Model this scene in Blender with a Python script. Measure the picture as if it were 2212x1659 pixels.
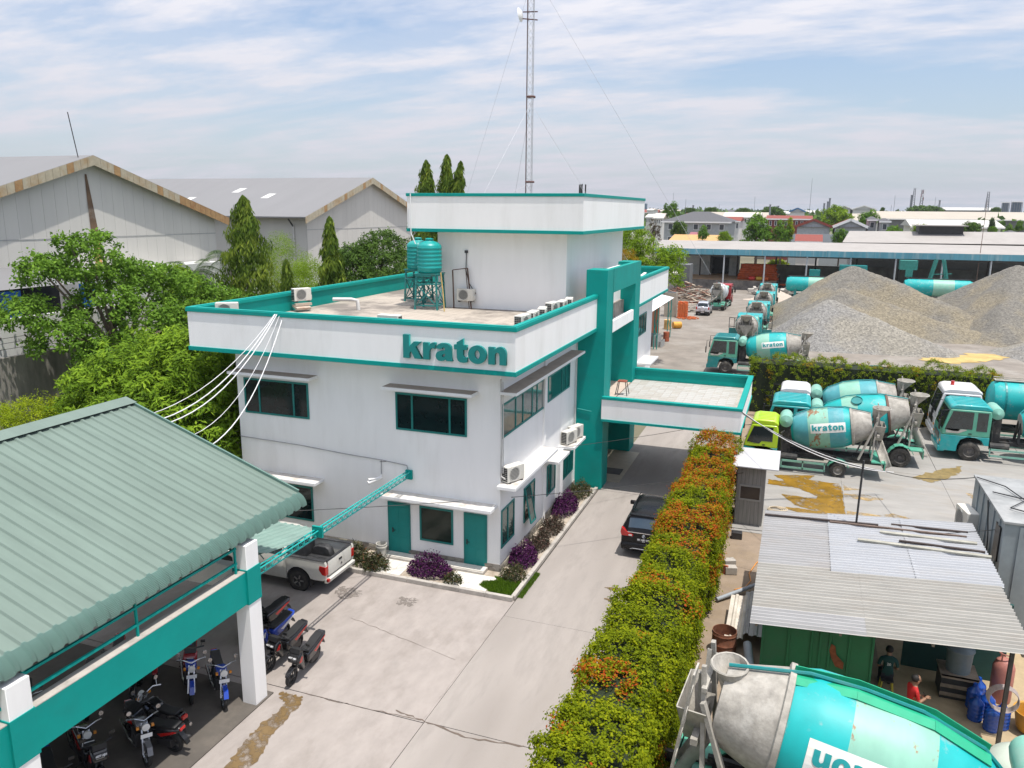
import bpy, bmesh, math, random
import numpy as np
from mathutils import Vector, Matrix
random.seed(7); RNG=np.random.default_rng(7)
R=math.radians
for o in list(bpy.data.objects): bpy.data.objects.remove(o)
SC=bpy.context.scene; COL=SC.collection
# ---------------------------------------------------------------- camera
PITCH,ROLL,YAW=.21784,.0085,.34905
fw=Vector((-math.sin(YAW)*math.cos(PITCH),math.cos(YAW)*math.cos(PITCH),-math.sin(PITCH)))
r0=Vector((math.cos(YAW),math.sin(YAW),0)); u0=r0.cross(fw)
rt=math.cos(ROLL)*r0+math.sin(ROLL)*u0; up=-math.sin(ROLL)*r0+math.cos(ROLL)*u0
cd=bpy.data.cameras.new('camera'); cam=bpy.data.objects.new('camera',cd); COL.objects.link(cam)
cam.matrix_world=Matrix(((rt.x,up.x,-fw.x,6.8066),(rt.y,up.y,-fw.y,-18.961),(rt.z,up.z,-fw.z,13.0),(0,0,0,1)))
cd.sensor_width=36; cd.lens=1699.6128/2212*36; cd.clip_start=.3; cd.clip_end=9000
SC.camera=cam
SC.render.resolution_x=1024; SC.render.resolution_y=768
# ---------------------------------------------------------------- light
SUN=Vector((.22,-.125,1)).normalized()
ELEV=math.asin(SUN.z); AZ=math.atan2(SUN.x,SUN.y)
sl=bpy.data.lights.new('sun','SUN'); so=bpy.data.objects.new('sun',sl); COL.objects.link(so)
sl.energy=3.6; sl.angle=R(.53); sl.color=(1,.95,.88)
so.rotation_euler=SUN.to_track_quat('Z','Y').to_euler(); so.location=(20,-10,60)
W=bpy.data.worlds.new('World'); SC.world=W; W.use_nodes=True
nt=W.node_tree; N=nt.nodes; L=nt.links; N.clear()
def nd(t,**k):
    n=N.new(t)
    for a,b in k.items(): setattr(n,a,b)
    return n
out=nd('ShaderNodeOutputWorld'); bg=nd('ShaderNodeBackground'); bg.inputs[1].default_value=.15
sky=nd('ShaderNodeTexSky',sky_type='NISHITA',sun_disc=False,sun_elevation=ELEV,sun_rotation=AZ,air_density=1.2,dust_density=1.0,ozone_density=2.0)
tc=nd('ShaderNodeTexCoord'); sep=nd('ShaderNodeSeparateXYZ'); L.new(tc.outputs['Generated'],sep.inputs[0])
def wm(op,a,b=None,c=None):
    n=nd('ShaderNodeMath',operation=op)
    for i,v in enumerate((a,b,c)):
        if v is None: continue
        if hasattr(v,'links'): L.new(v,n.inputs[i])
        else: n.inputs[i].default_value=v
    return n.outputs[0]
zc=wm('MAXIMUM',sep.outputs[2],.0); den=wm('ADD',zc,.13)      # clouds lie on a flat layer overhead
cx=wm('DIVIDE',sep.outputs[0],den); cy=wm('DIVIDE',sep.outputs[1],den)
cmb=nd('ShaderNodeCombineXYZ'); L.new(cx,cmb.inputs[0]); L.new(cy,cmb.inputs[1])
mp=nd('ShaderNodeMapping'); L.new(cmb.outputs[0],mp.inputs[0]); mp.inputs['Rotation'].default_value=(0,0,R(40)); mp.inputs['Scale'].default_value=(.5,1.1,1); mp.inputs['Location'].default_value=(2.3,3.6,0)
n1=nd('ShaderNodeTexNoise'); n1.inputs['Scale'].default_value=.8; n1.inputs['Detail'].default_value=6; n1.inputs['Roughness'].default_value=.6; n1.inputs['Distortion'].default_value=.5; L.new(mp.outputs[0],n1.inputs[0])
cr=nd('ShaderNodeValToRGB'); cr.color_ramp.elements[0].position=.36; cr.color_ramp.elements[1].position=.5; L.new(n1.outputs['Fac'],cr.inputs[0])
n2=nd('ShaderNodeTexNoise'); n2.inputs['Scale'].default_value=3.6; n2.inputs['Detail'].default_value=5; n2.inputs['Roughness'].default_value=.62; L.new(mp.outputs[0],n2.inputs[0])
cr2=nd('ShaderNodeValToRGB'); cr2.color_ramp.elements[0].position=.38; cr2.color_ramp.elements[1].position=.62; cr2.color_ramp.elements[0].color=(.3,.3,.3,1); L.new(n2.outputs['Fac'],cr2.inputs[0])
# puffs low over the horizon
cmb3=nd('ShaderNodeCombineXYZ'); az=wm('ARCTAN2',sep.outputs[1],sep.outputs[0]); L.new(wm('MULTIPLY',az,9.),cmb3.inputs[0]); L.new(wm('MULTIPLY',sep.outputs[2],24.),cmb3.inputs[1])
n3=nd('ShaderNodeTexNoise'); n3.inputs['Scale'].default_value=1.0; n3.inputs['Detail'].default_value=5; n3.inputs['Roughness'].default_value=.55; L.new(cmb3.outputs[0],n3.inputs[0])
puff=wm('MULTIPLY',wm('MULTIPLY_ADD',n3.outputs['Fac'],7.,-4.2),1.)
puff=wm('MAXIMUM',wm('MINIMUM',puff,.9),0.)
band=wm('MAXIMUM',wm('SUBTRACT',1.,wm('ABSOLUTE',wm('MULTIPLY_ADD',sep.outputs[2],9.,-.75))),0.)
puff=wm('MULTIPLY',puff,band)
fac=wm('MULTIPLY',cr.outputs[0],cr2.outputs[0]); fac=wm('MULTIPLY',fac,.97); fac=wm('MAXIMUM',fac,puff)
# towards the horizon the veil thickens
hz=wm('POWER',wm('SUBTRACT',1.,wm('MINIMUM',wm('MULTIPLY',zc,2.6),1.)),2.2)
hzf=wm('MULTIPLY',hz,.8)
mix=nd('ShaderNodeMix',data_type='RGBA'); L.new(fac,mix.inputs[0])
skc=nd('ShaderNodeMix',data_type='RGBA',blend_type='MULTIPLY'); skc.inputs[0].default_value=1; L.new(sky.outputs[0],skc.inputs[6]); skc.inputs[7].default_value=(.74,.72,.77,1)
hm=nd('ShaderNodeMix',data_type='RGBA'); L.new(hzf,hm.inputs[0]); L.new(skc.outputs[2],hm.inputs[6]); hm.inputs[7].default_value=(2.35,2.8,3.5,1); L.new(hm.outputs[2],mix.inputs[6]); ccol=nd('ShaderNodeMix',data_type='RGBA'); L.new(wm('MINIMUM',wm('MULTIPLY',zc,1.0),1.),ccol.inputs[0]); ccol.inputs[6].default_value=(3.1,3.08,3.45,1); ccol.inputs[7].default_value=(9.0,9.0,9.2,1); L.new(ccol.outputs[2],mix.inputs[7])  # cloud colour raised toward the unseen zenith to add fill light
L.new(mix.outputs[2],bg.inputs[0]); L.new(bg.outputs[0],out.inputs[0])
SC.view_settings.view_transform='Standard'; SC.view_settings.look='None'; SC.view_settings.exposure=.44; SC.view_settings.gamma=1
SC.render.engine='CYCLES'; W.cycles.sampling_method='MANUAL'; W.cycles.sample_map_resolution=256
SC.cycles.max_bounces=6; SC.cycles.diffuse_bounces=4; SC.cycles.glossy_bounces=2; SC.cycles.transparent_max_bounces=4; SC.cycles.caustics_reflective=False; SC.cycles.caustics_refractive=False
# ---------------------------------------------------------------- materials
MATS={}
def mat(name,col=(.5,.5,.5),rough=.6,metal=0,var=.12,vscale=3.,dirt=None,dscale=.6,damt=.5,bump=0,bscale=40,dthr=(.5,.72),kind=None,stretch=None,spec=.5,coat=0,coords='Object'):
    """plain surface: base colour, fine tone variation, optional larger stains and relief"""
    if name in MATS: return MATS[name]
    m=bpy.data.materials.new(name); m.use_nodes=True; t=m.node_tree; n=t.nodes; l=t.links
    b=n['Principled BSDF']; b.inputs['Roughness'].default_value=rough; b.inputs['Metallic'].default_value=metal
    b.inputs['Specular IOR Level'].default_value=spec
    if coat: b.inputs['Coat Weight'].default_value=coat; b.inputs['Coat Roughness'].default_value=.06
    c=n.new('ShaderNodeTexCoord'); src=c.outputs[coords]
    if stretch:
        mpn=n.new('ShaderNodeMapping'); mpn.inputs['Scale'].default_value=stretch; l.new(src,mpn.inputs[0]); src=mpn.outputs[0]
    no=n.new('ShaderNodeTexNoise'); no.inputs['Scale'].default_value=vscale; no.inputs['Detail'].default_value=3; no.inputs['Roughness'].default_value=.65; l.new(src,no.inputs[0])
    mx=n.new('ShaderNodeMix'); mx.data_type='RGBA'; mx.inputs[6].default_value=[max(0,x*(1-var)) for x in col]+[1]; mx.inputs[7].default_value=[min(1,x*(1+var)) for x in col]+[1]
    r=n.new('ShaderNodeMapRange'); r.inputs[1].default_value=.3; r.inputs[2].default_value=.7; l.new(no.outputs['Fac'],r.inputs[0]); l.new(r.outputs[0],mx.inputs[0]); cur=mx.outputs[2]
    if dirt:
        n2=n.new('ShaderNodeTexNoise'); n2.inputs['Scale'].default_value=dscale; n2.inputs['Detail'].default_value=5; n2.inputs['Roughness'].default_value=.7; l.new(src,n2.inputs[0])
        r2=n.new('ShaderNodeMapRange'); r2.inputs[1].default_value=dthr[0]; r2.inputs[2].default_value=dthr[1]; r2.inputs[4].default_value=damt; l.new(n2.outputs['Fac'],r2.inputs[0])
        m2=n.new('ShaderNodeMix'); m2.data_type='RGBA'; l.new(r2.outputs[0],m2.inputs[0]); l.new(cur,m2.inputs[6]); m2.inputs[7].default_value=list(dirt)+[1]; cur=m2.outputs[2]
    l.new(cur,b.inputs['Base Color'])
    if bump:
        n3=n.new('ShaderNodeTexNoise'); n3.inputs['Scale'].default_value=bscale; n3.inputs['Detail'].default_value=2; l.new(src,n3.inputs[0])
        bp=n.new('ShaderNodeBump'); bp.inputs['Strength'].default_value=bump; bp.inputs['Distance'].default_value=.02; l.new(n3.outputs['Fac'],bp.inputs['Height']); l.new(bp.outputs[0],b.inputs['Normal'])
    MATS[name]=m; return m
def leafmat(name,ramp,trans=.35,rough=.55):
    """leaf colour picked per leaf by the 'tint' attribute (0..1)"""
    if name in MATS: return MATS[name]
    m=bpy.data.materials.new(name); m.use_nodes=True; t=m.node_tree; n=t.nodes; l=t.links
    b=n['Principled BSDF']; b.inputs['Roughness'].default_value=.7; b.inputs['Specular IOR Level'].default_value=.1
    a=n.new('ShaderNodeAttribute'); a.attribute_name='tint'
    cr=n.new('ShaderNodeValToRGB'); e=cr.color_ramp.elements
    e[0].position=ramp[0][0]; e[0].color=list(ramp[0][1])+[1]; e[1].position=ramp[-1][0]; e[1].color=list(ramp[-1][1])+[1]
    for p,c in ramp[1:-1]:
        x=e.new(p); x.color=list(c)+[1]
    l.new(a.outputs['Fac'],cr.inputs[0]); l.new(cr.outputs[0],b.inputs['Base Color'])
    tr=n.new('ShaderNodeBsdfTranslucent'); l.new(cr.outputs[0],tr.inputs[0])
    ms=n.new('ShaderNodeMixShader'); ms.inputs[0].default_value=trans; l.new(b.outputs[0],ms.inputs[1]); l.new(tr.outputs[0],ms.inputs[2]); l.new(ms.outputs[0],n['Material Output'].inputs[0])
    MATS[name]=m; return m
TEAL=mat('teal_paint',(.001,.285,.25),.6,spec=.2,var=.06,vscale=1.2,dirt=(.02,.2,.18),dscale=.5,damt=.35)
TEALD=mat('teal_frame',(.003,.18,.165),.45,var=.08)
WALL=mat('white_render',(.88,.875,.86),.75,var=.02,vscale=1.5,dirt=(.70,.69,.66),dscale=.5,damt=.45,bump=.15,bscale=8,stretch=(1.6,1.6,.3))
WHITE=mat('white_paint',(.78,.78,.77),.6,var=.03)
CONC=mat('old_concrete',(.42,.39,.35),.85,var=.12,vscale=4,dirt=(.2,.18,.16),dscale=1.2,damt=.6,bump=.2)
SLABTOP=mat('ledge_top',(.6,.57,.53),.85,var=.1,vscale=3,dirt=(.32,.26,.2),dscale=1.6,damt=.75)
GLASS=mat('dark_glass',(.004,.014,.015),.06,var=.2,spec=.35)
GLASSG=mat('green_glass',(.02,.075,.07),.05,var=.3,vscale=.8,spec=.9)
STEEL=mat('galvanised',(.42,.43,.44),.45,metal=.6,var=.15)
DARK=mat('dark_metal',(.03,.03,.032),.5,var=.3)
BLACK=mat('black_plastic',(.012,.012,.013),.4,var=.2)
RUBBER=mat('rubber',(.035,.033,.03),.85,var=.25,vscale=6,dirt=(.2,.18,.15),dscale=2.5,damt=.6)
RED=mat('red_plastic',(.45,.012,.01),.25,var=.1,coat=.5)
# ---------------------------------------------------------------- geometry helpers
class MB:
    def __init__(s): s.v=[]; s.f=[]; s.mi=[]; s.m=0; s.T=None
    def add(s,vs,fs):
        k=len(s.v)
        if s.T is not None: vs=[s.T@Vector(p) for p in vs]
        s.v+= [tuple(p) for p in vs]; s.f+=[tuple(i+k for i in f) for f in fs]; s.mi+=[s.m]*len(fs); return s
    def box(s,x0,x1,y0,y1,z0,z1):
        return s.add([(x0,y0,z0),(x1,y0,z0),(x1,y1,z0),(x0,y1,z0),(x0,y0,z1),(x1,y0,z1),(x1,y1,z1),(x0,y1,z1)],[(0,3,2,1),(4,5,6,7),(0,1,5,4),(1,2,6,5),(2,3,7,6),(3,0,4,7)])
    def cbox(s,c,d,rz=0,rx=0,ry=0):
        M=Matrix.Translation(c)@Matrix.Rotation(rz,4,'Z')@Matrix.Rotation(ry,4,'Y')@Matrix.Rotation(rx,4,'X')
        a,b,h=d[0]/2,d[1]/2,d[2]/2
        vs=[M@Vector(p) for p in ((-a,-b,-h),(a,-b,-h),(a,b,-h),(-a,b,-h),(-a,-b,h),(a,-b,h),(a,b,h),(-a,b,h))]
        return s.add(vs,[(0,3,2,1),(4,5,6,7),(0,1,5,4),(1,2,6,5),(2,3,7,6),(3,0,4,7)])
    def bar(s,p,q,w,h=None,upv=(0,0,1)):
        p=Vector(p);q=Vector(q);d=(q-p).normalized();u=Vector(upv)
        if abs(d.dot(u))>.98: u=Vector((1,0,0))
        a=d.cross(u).normalized();b=a.cross(d).normalized();h=h or w;a*=w/2;b*=h/2
        return s.add([p-a-b,p+a-b,p+a+b,p-a+b,q-a-b,q+a-b,q+a+b,q-a+b],[(0,1,2,3),(7,6,5,4),(0,4,5,1),(1,5,6,2),(2,6,7,3),(3,7,4,0)])
    def cyl(s,p,q,r,r2=None,n=12,cap=True):
        return s.tube([p,q],[r,r if r2 is None else r2],n,cap)
    def tube(s,pts,rad,n=8,cap=True):
        pts=[Vector(p) for p in pts]; 
        if not hasattr(rad,'__len__'): rad=[rad]*len(pts)
        vs=[];fs=[]; a=None
        for i,p in enumerate(pts):
            d=(pts[min(i+1,len(pts)-1)]-pts[max(i-1,0)]).normalized()
            if a is None:
                u=Vector((0,0,1)) if abs(d.z)<.9 else Vector((1,0,0)); a=d.cross(u).normalized()
            else: a=(a-d*a.dot(d)).normalized()
            b=d.cross(a)
            for k in range(n):
                t=2*math.pi*k/n; vs.append(p+(a*math.cos(t)+b*math.sin(t))*rad[i])
            if i:
                for k in range(n):
                    o=(i-1)*n; fs.append((o+k,o+(k+1)%n,o+n+(k+1)%n,o+n+k))
        if cap: fs.append(tuple(range(n-1,-1,-1))); fs.append(tuple(range(len(vs)-n,len(vs))))
        return s.add(vs,fs)
    def lathe(s,prof,n=24,M=None,cap=True):
        vs=[];fs=[]
        for r,z in prof:
            for k in range(n):
                t=2*math.pi*k/n; p=Vector((r*math.cos(t),r*math.sin(t),z)); vs.append(M@p if M else p)
        for i in range(len(prof)-1):
            for k in range(n): fs.append((i*n+k,i*n+(k+1)%n,(i+1)*n+(k+1)%n,(i+1)*n+k))
        if cap: fs.append(tuple(range(n-1,-1,-1))); fs.append(tuple(range(len(vs)-n,len(vs))))
        return s.add(vs,fs)
    def prism(s,poly,a,b,axis='y'):
        n=len(poly); P={'y':lambda u,v,t:(u,t,v),'x':lambda u,v,t:(t,u,v),'z':lambda u,v,t:(u,v,t)}[axis]
        vs=[P(u,v,a) for u,v in poly]+[P(u,v,b) for u,v in poly]
        fs=[tuple(range(n)),tuple(range(2*n-1,n-1,-1))]+[(i,n+i,n+(i+1)%n,(i+1)%n) for i in range(n)]
        return s.add(vs,fs)
    def quad(s,*p): return s.add(p,[tuple(range(len(p)))])
    def grid(s,rows):
        n=len(rows[0]); vs=[p for r in rows for p in r]
        return s.add(vs,[(i*n+j,i*n+j+1,(i+1)*n+j+1,(i+1)*n+j) for i in range(len(rows)-1) for j in range(n-1)])
    def mesh(s,name,off=(0,0,0)):
        me=bpy.data.meshes.new(name); o=Vector(off); me.from_pydata([tuple(Vector(p)-o) for p in s.v],[],s.f)
        bm=bmesh.new(); bm.from_mesh(me); bmesh.ops.recalc_face_normals(bm,faces=bm.faces); bm.to_mesh(me); bm.free()
        for p,i in zip(me.polygons,s.mi): p.material_index=i
        return me
def ob(name,g,mats,parent=None,smooth=False,bevel=0,seg=2,world=True,kind=None):
    me=g
    if isinstance(g,MB): me=g.mesh(name,parent_loc(parent) if (parent is not None and world) else (0,0,0))
    for m in (mats if isinstance(mats,(list,tuple)) else [mats]):
        if len(me.materials)<(len(mats) if isinstance(mats,(list,tuple)) else 1): me.materials.append(m)
    o=bpy.data.objects.new(name,me); COL.objects.link(o)
    if parent is not None: o.parent=parent
    if smooth:
        me.polygons.foreach_set('use_smooth',[True]*len(me.polygons))
        try: me.set_sharp_from_angle(angle=R(38 if smooth is True else smooth))
        except Exception: pass
    if bevel:
        b=o.modifiers.new('b','BEVEL'); b.width=bevel; b.segments=seg; b.limit_method='ANGLE'; b.angle_limit=R(40); b.harden_normals=False
        me.polygons.foreach_set('use_smooth',[True]*len(me.polygons))
        try: me.set_sharp_from_angle(angle=R(50))
        except Exception: pass
    if kind: o['kind']=kind
    return o
def parent_loc(p):
    v=Vector((0,0,0))
    while p is not None: v+=p.location; p=p.parent
    return v
def tag(o,label,cat,group=None):
    o['label']=label; o['category']=cat
    if group: o['group']=group
    return o
def thing(name,label,cat,loc=(0,0,0),rz=0,group=None):
    o=bpy.data.objects.new(name,None); COL.objects.link(o); o.location=loc; o.rotation_euler=(0,0,rz); o.empty_display_size=.2
    return tag(o,label,cat,group)
def one(name,g,mats,label,cat,loc=None,group=None,**k):
    """a thing that is one mesh; g in world coordinates, origin moved to its base"""
    if loc is None:
        a=np.array(g.v); loc=(float(a[:,0].mean()),float(a[:,1].mean()),float(a[:,2].min()))
    me=g.mesh(name,loc); o=ob(name,me,mats,None,**k); o.location=loc; return tag(o,label,cat,group)
def struct(name,g,m,**k):
    o=ob(name,g,m,None,**k); o['kind']='structure'; return o
def link_copy(src,parent=None,loc=None,rot=None,scale=None):
    c=src.copy(); COL.objects.link(c); c.parent=parent
    if loc is not None: c.location=loc
    if rot is not None: c.rotation_euler=rot
    if scale is not None: c.scale=scale
    return c
def copy_tree(o,parent=None):
    c=link_copy(o,parent)
    for ch in o.children: copy_tree(ch,c)
    return c
def place(proto,first,loc,rz,label,group=None,scale=None):
    """the prototype itself the first time, a full copy afterwards"""
    o=proto if first else copy_tree(proto)
    o.location=loc; o.rotation_euler=(0,0,rz); o['label']=label
    if group: o['group']=group
    if scale: o.scale=(scale,)*3
    return o
# bold lettering as outlines (unit: x-height 1)
def ell(cx,cy,rx,ry,n=20): return [(cx+rx*math.cos(2*math.pi*i/n),cy+ry*math.sin(2*math.pi*i/n)) for i in range(n)]
GL={'k':(1.2,[[(0,0),(.4,0),(.4,.30),(.52,.44),(.74,0),(1.22,0),(.80,.72),(1.16,1.02),(.70,1.02),(.4,.72),(.4,1.42),(0,1.42)]]),
'r':(.82,[[(0,0),(.4,0),(.4,.45),(.43,.58),(.52,.68),(.64,.71),(.76,.68),(.83,1.03),(.70,1.06),(.56,1.03),(.45,.94),(.38,.8),(.38,1.02),(0,1.02)]]),
'a':(1.08,[[(.03,.70),(.08,.86),(.18,.97),(.33,1.04),(.55,1.06),(.76,1.04),(.90,.97),(.98,.86),(1.0,.70),(1.0,.20),(1.02,.08),(1.07,0),(.68,0),(.65,.10),(.52,.01),(.36,-.03),(.18,-.01),(.06,.09),(0,.24),(.03,.40),(.13,.52),(.28,.58),(.48,.61),(.60,.65),(.61,.72),(.56,.79),(.48,.81),(.42,.78),(.40,.70)],[(.61,.43),(.52,.40),(.42,.35),(.39,.27),(.43,.21),(.52,.22),(.60,.30)]]),
't':(.84,[[(.17,.74),(0,.74),(0,1.02),(.17,1.02),(.17,1.17),(.57,1.4),(.57,1.02),(.8,1.02),(.8,.74),(.57,.74),(.57,.38),(.62,.29),(.72,.28),(.8,.3),(.82,.02),(.60,-.03),(.38,-.01),(.24,.08),(.17,.24)]]),
'o':(1.12,[ell(.56,.51,.56,.545,28),ell(.56,.51,.165,.265,18)]),
'n':(1.08,[[(0,0),(.4,0),(.4,.55),(.43,.66),(.54,.73),(.64,.68),(.68,.55),(.68,0),(1.08,0),(1.08,.66),(1.03,.86),(.92,1.0),(.74,1.06),(.56,1.03),(.38,.88),(.38,1.02),(0,1.02)]])}
def outline_mesh(polys,ext=0.):
    cu=bpy.data.curves.new('tmp','CURVE'); cu.dimensions='2D'; cu.fill_mode='BOTH'; cu.extrude=ext
    for p in polys:
        s=cu.splines.new('POLY'); s.points.add(len(p)-1); s.use_cyclic_u=True
        for i,(x,y) in enumerate(p): s.points[i].co=(x,y,0,1)
    o=bpy.data.objects.new('tmp',cu); COL.objects.link(o); dg=bpy.context.evaluated_depsgraph_get(); dg.update()
    me=bpy.data.meshes.new_from_object(o.evaluated_get(dg)); bpy.data.objects.remove(o); bpy.data.curves.remove(cu); return me
def text_mesh(txt,size,ext=.002,off=0.):
    cu=bpy.data.curves.new('tmp','FONT'); cu.body=txt; cu.size=size; cu.extrude=ext; cu.offset=off; cu.align_x='CENTER'; cu.align_y='CENTER'; cu.resolution_u=2
    o=bpy.data.objects.new('tmp',cu); COL.objects.link(o); dg=bpy.context.evaluated_depsgraph_get(); dg.update()
    me=bpy.data.meshes.new_from_object(o.evaluated_get(dg)); bpy.data.objects.remove(o); bpy.data.curves.remove(cu); return me
# leaves: many small four-cornered blades in one mesh, a 'tint' value on each
def leaf_mesh(name,P,Nrm,ln,wd,tint,droop=0.,rng=RNG,jit=.9):
    n=len(P); d=Nrm+rng.normal(0,jit,(n,3)); d/=np.linalg.norm(d,axis=1)[:,None]+1e-9
    t=rng.normal(0,1,(n,3)); t-=d*(t*d).sum(1)[:,None]; t/=np.linalg.norm(t,axis=1)[:,None]+1e-9   # blade axis
    t[:,2]-=droop; t/=np.linalg.norm(t,axis=1)[:,None]+1e-9
    b=np.cross(d,t); b/=np.linalg.norm(b,axis=1)[:,None]+1e-9
    l=(ln*rng.uniform(.7,1.25,n))[:,None]; w=(wd*rng.uniform(.75,1.2,n))[:,None]
    V=np.empty((n,4,3)); V[:,0]=P; V[:,1]=P+t*l*.45+b*w*.5+d*w*.12; V[:,2]=P+t*l; V[:,3]=P+t*l*.45-b*w*.5+d*w*.12
    return quads_mesh(name,V,tint)
def quads_mesh(name,V,tint=None):
    n=len(V); me=bpy.data.meshes.new(name); me.vertices.add(n*4); me.vertices.foreach_set('co',V.reshape(-1).astype(np.float32))
    me.loops.add(n*4); me.loops.foreach_set('vertex_index',np.arange(n*4,dtype=np.int32))
    me.polygons.add(n); me.polygons.foreach_set('loop_start',np.arange(0,n*4,4,dtype=np.int32))
    try: me.polygons.foreach_set('loop_total',np.full(n,4,dtype=np.int32))
    except Exception: pass
    me.update(calc_edges=True)
    if tint is not None:
        a=me.attributes.new('tint','FLOAT','FACE'); a.data.foreach_set('value',np.clip(tint,0,1).astype(np.float32))
    return me
def sph(n,rng=RNG):
    v=rng.normal(0,1,(n,3)); return v/np.linalg.norm(v,axis=1)[:,None]
def clump_crown(blobs,nc,nl,cr,rng=RNG,low=-.35):
    """blobs: (x,y,z,rx,ry,rz); leaf clumps on the blobs' skins; returns points, normals, clump shade value"""
    P=[];Q=[];T=[]
    vol=np.array([b[3]*b[4]+b[4]*b[5]+b[3]*b[5] for b in blobs]); k=np.maximum(3,(nc*vol/vol.sum())).astype(int)
    for b,c in zip(blobs,k):
        u=sph(int(c*1.6),rng); u=u[u[:,2]>low][:c]
        cen=np.array(b[:3])+u*np.array(b[3:6])*rng.uniform(.72,1.05,(len(u),1))
        tv=rng.uniform(0,1,len(u))
        for ce,no,t in zip(cen,u,tv):
            r=cr*rng.uniform(.6,1.35); w=sph(nl,rng); w[:,2]*=.8
            P.append(ce+w*r*rng.uniform(.35,1.,(nl,1))); Q.append(w*.55+no*.45+np.array((.15,-.1,.75))); T.append(np.full(nl,t)*.6+rng.uniform(0,.4,nl))
    return np.concatenate(P),np.concatenate(Q),np.concatenate(T)
# ================================================================ setting: ground sheets
def poly_sheet(pts,z): return MB().add([(x,y,z) for x,y in pts],[tuple(range(len(pts)))])
GRD=mat('far_ground',(.16,.15,.10),.95,var=.25,vscale=.02,dirt=(.07,.10,.035),dscale=.012,damt=.9)
struct('ground',MB().quad((-5000,-3000,-.06),(5000,-3000,-.06),(5000,8000,-.06),(-5000,8000,-.06)),GRD)
YARD=mat('yard_concrete',(.32,.285,.262),.9,var=.10,vscale=2.2,dirt=(.20,.172,.15),dscale=.7,damt=.6,bump=.12,bscale=30,stretch=(1,.5,1),coords='Object')
DRIVE=mat('drive_concrete',(.305,.275,.252),.9,var=.11,vscale=1.6,dirt=(.18,.158,.14),dscale=.4,damt=.6,bump=.12,bscale=30,stretch=(1.6,.35,1))
TYARD=mat('truck_yard_concrete',(.285,.274,.256),.9,var=.12,vscale=.9,dirt=(.26,.22,.17),dscale=.5,damt=.65,bump=.2,bscale=25,stretch=(.6,1.6,1))
DUST=mat('dusty_gravel',(.215,.19,.162),.95,var=.18,vscale=.6,dirt=(.31,.29,.26),dscale=.22,damt=.8,bump=.35,bscale=14)
DIRT=mat('sandy_dirt',(.26,.20,.145),.95,var=.16,vscale=1.5,dirt=(.24,.18,.11),dscale=.7,damt=.8,bump=.4,bscale=22)
def slabs(name,xs,ys,z,m,gap=.012):
    base=MB().quad((xs[0],ys[0],z-.05),(xs[-1],ys[0],z-.05),(xs[-1],ys[-1],z-.05),(xs[0],ys[-1],z-.05))
    root=struct(name,base,mat('joint_dirt',(.24,.20,.17),.95))
    for i in range(len(xs)-1):
        for j in range(len(ys)-1):
            g=MB().box(xs[i]+gap*random.uniform(.4,1.4),xs[i+1]-gap*random.uniform(.2,1.2),ys[j]+gap*random.uniform(.4,1.4),ys[j+1]-gap*random.uniform(.2,1.2),z-.1,z+random.uniform(-.004,.003))
            ob('slab',g,m,root)
    return root
CY=slabs('concrete_yard',[-34,-15,-1.44],[-14,-2.8,4.2],0,YARD)
slabs('driveway',[-1.44,2.9],[-14,-2.75,3.1,15.9,23.4,35],0,DRIVE)
slabs('truck_yard',[4.9,9.5,14.2,19,24,30],[13.2,16.1,19.8,24,29,34],0,TYARD)
def crack(pts,w,seed):
    rg=random.Random(seed); L_=[];R_=[]
    for (a,b) in zip(pts,pts[1:]):
        for k in range(10):
            f=k/10; x=a[0]+(b[0]-a[0])*f+rg.uniform(-.035,.035); y=a[1]+(b[1]-a[1])*f+rg.uniform(-.03,.03); q=w*rg.uniform(.3,1.6); L_.append((x,y+q,.0055)); R_.append((x,y-q,.0055))
    ob('crack',MB().grid([L_,R_]),mat('crack_dirt',(.13,.10,.08),.95),CY,world=False)
crack([(-5.0,-2.82),(-3.2,-2.8),(-1.34,-2.74)],.012,1); crack([(-2.4,-2.6),(-1.3,-2.75),(-.2,-2.95),(1.5,-2.72)],.022,2); crack([(-1.5,-2.7),(-1.46,.5),(-1.45,4)],.010,3); crack([(-6,1.2),(-4,.7),(-1.6,.1)],.006,4)
struct('dirt_strip',poly_sheet([(2.9,-14),(14,-14),(16,10),(16,13.2),(2.9,13.2)],-.012),DIRT)
struct('hedge_soil',poly_sheet([(2.9,13.2),(4.9,13.2),(4.9,35),(2.9,35)],-.014),DIRT)
struct('gravel_yard',poly_sheet([(-3,35),(-3,36.5),(-30,37),(-30,160),(60,160),(60,34),(30,34),(4.9,34),(4.9,35)],-.02),DUST)
struct('lawn_strip',poly_sheet([(-60,-30),(-15,-30),(-15,36),(-60,36)],-.03),mat('rough_grass',(.07,.09,.025),.95,var=.4,vscale=2,dirt=(.2,.16,.1),dscale=.5))
# wet stains with their own outline
def blob_poly(pts,sub=9,jit=.05,seed=1):
    rg=random.Random(seed); o=[]
    for i in range(len(pts)):
        a=pts[i];b=pts[(i+1)%len(pts)]
        for k in range(sub):
            t=k/sub; j=jit*(.3 if k==0 else 1); o.append((a[0]+(b[0]-a[0])*t+rg.uniform(-j,j),a[1]+(b[1]-a[1])*t+rg.uniform(-j,j)))
    return o
def sheet_tri(pts,z):
    me=outline_mesh([pts]); 
    for v in me.vertices: v.co.z=z
    return me
def puddle(pts,label,m,z=.008,jit=.05,seed=1):
    c=(sum(p[0] for p in pts)/len(pts),sum(p[1] for p in pts)/len(pts)); me=sheet_tri([(x-c[0],y-c[1]) for x,y in blob_poly(pts,9,jit,seed)],0)
    o=ob('puddle',me,m); o.location=(c[0],c[1],z); tag(o,label,'puddle')
WETB=mat('wet_brown',(.17,.11,.045),.35,var=.15,vscale=1.5)
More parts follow.
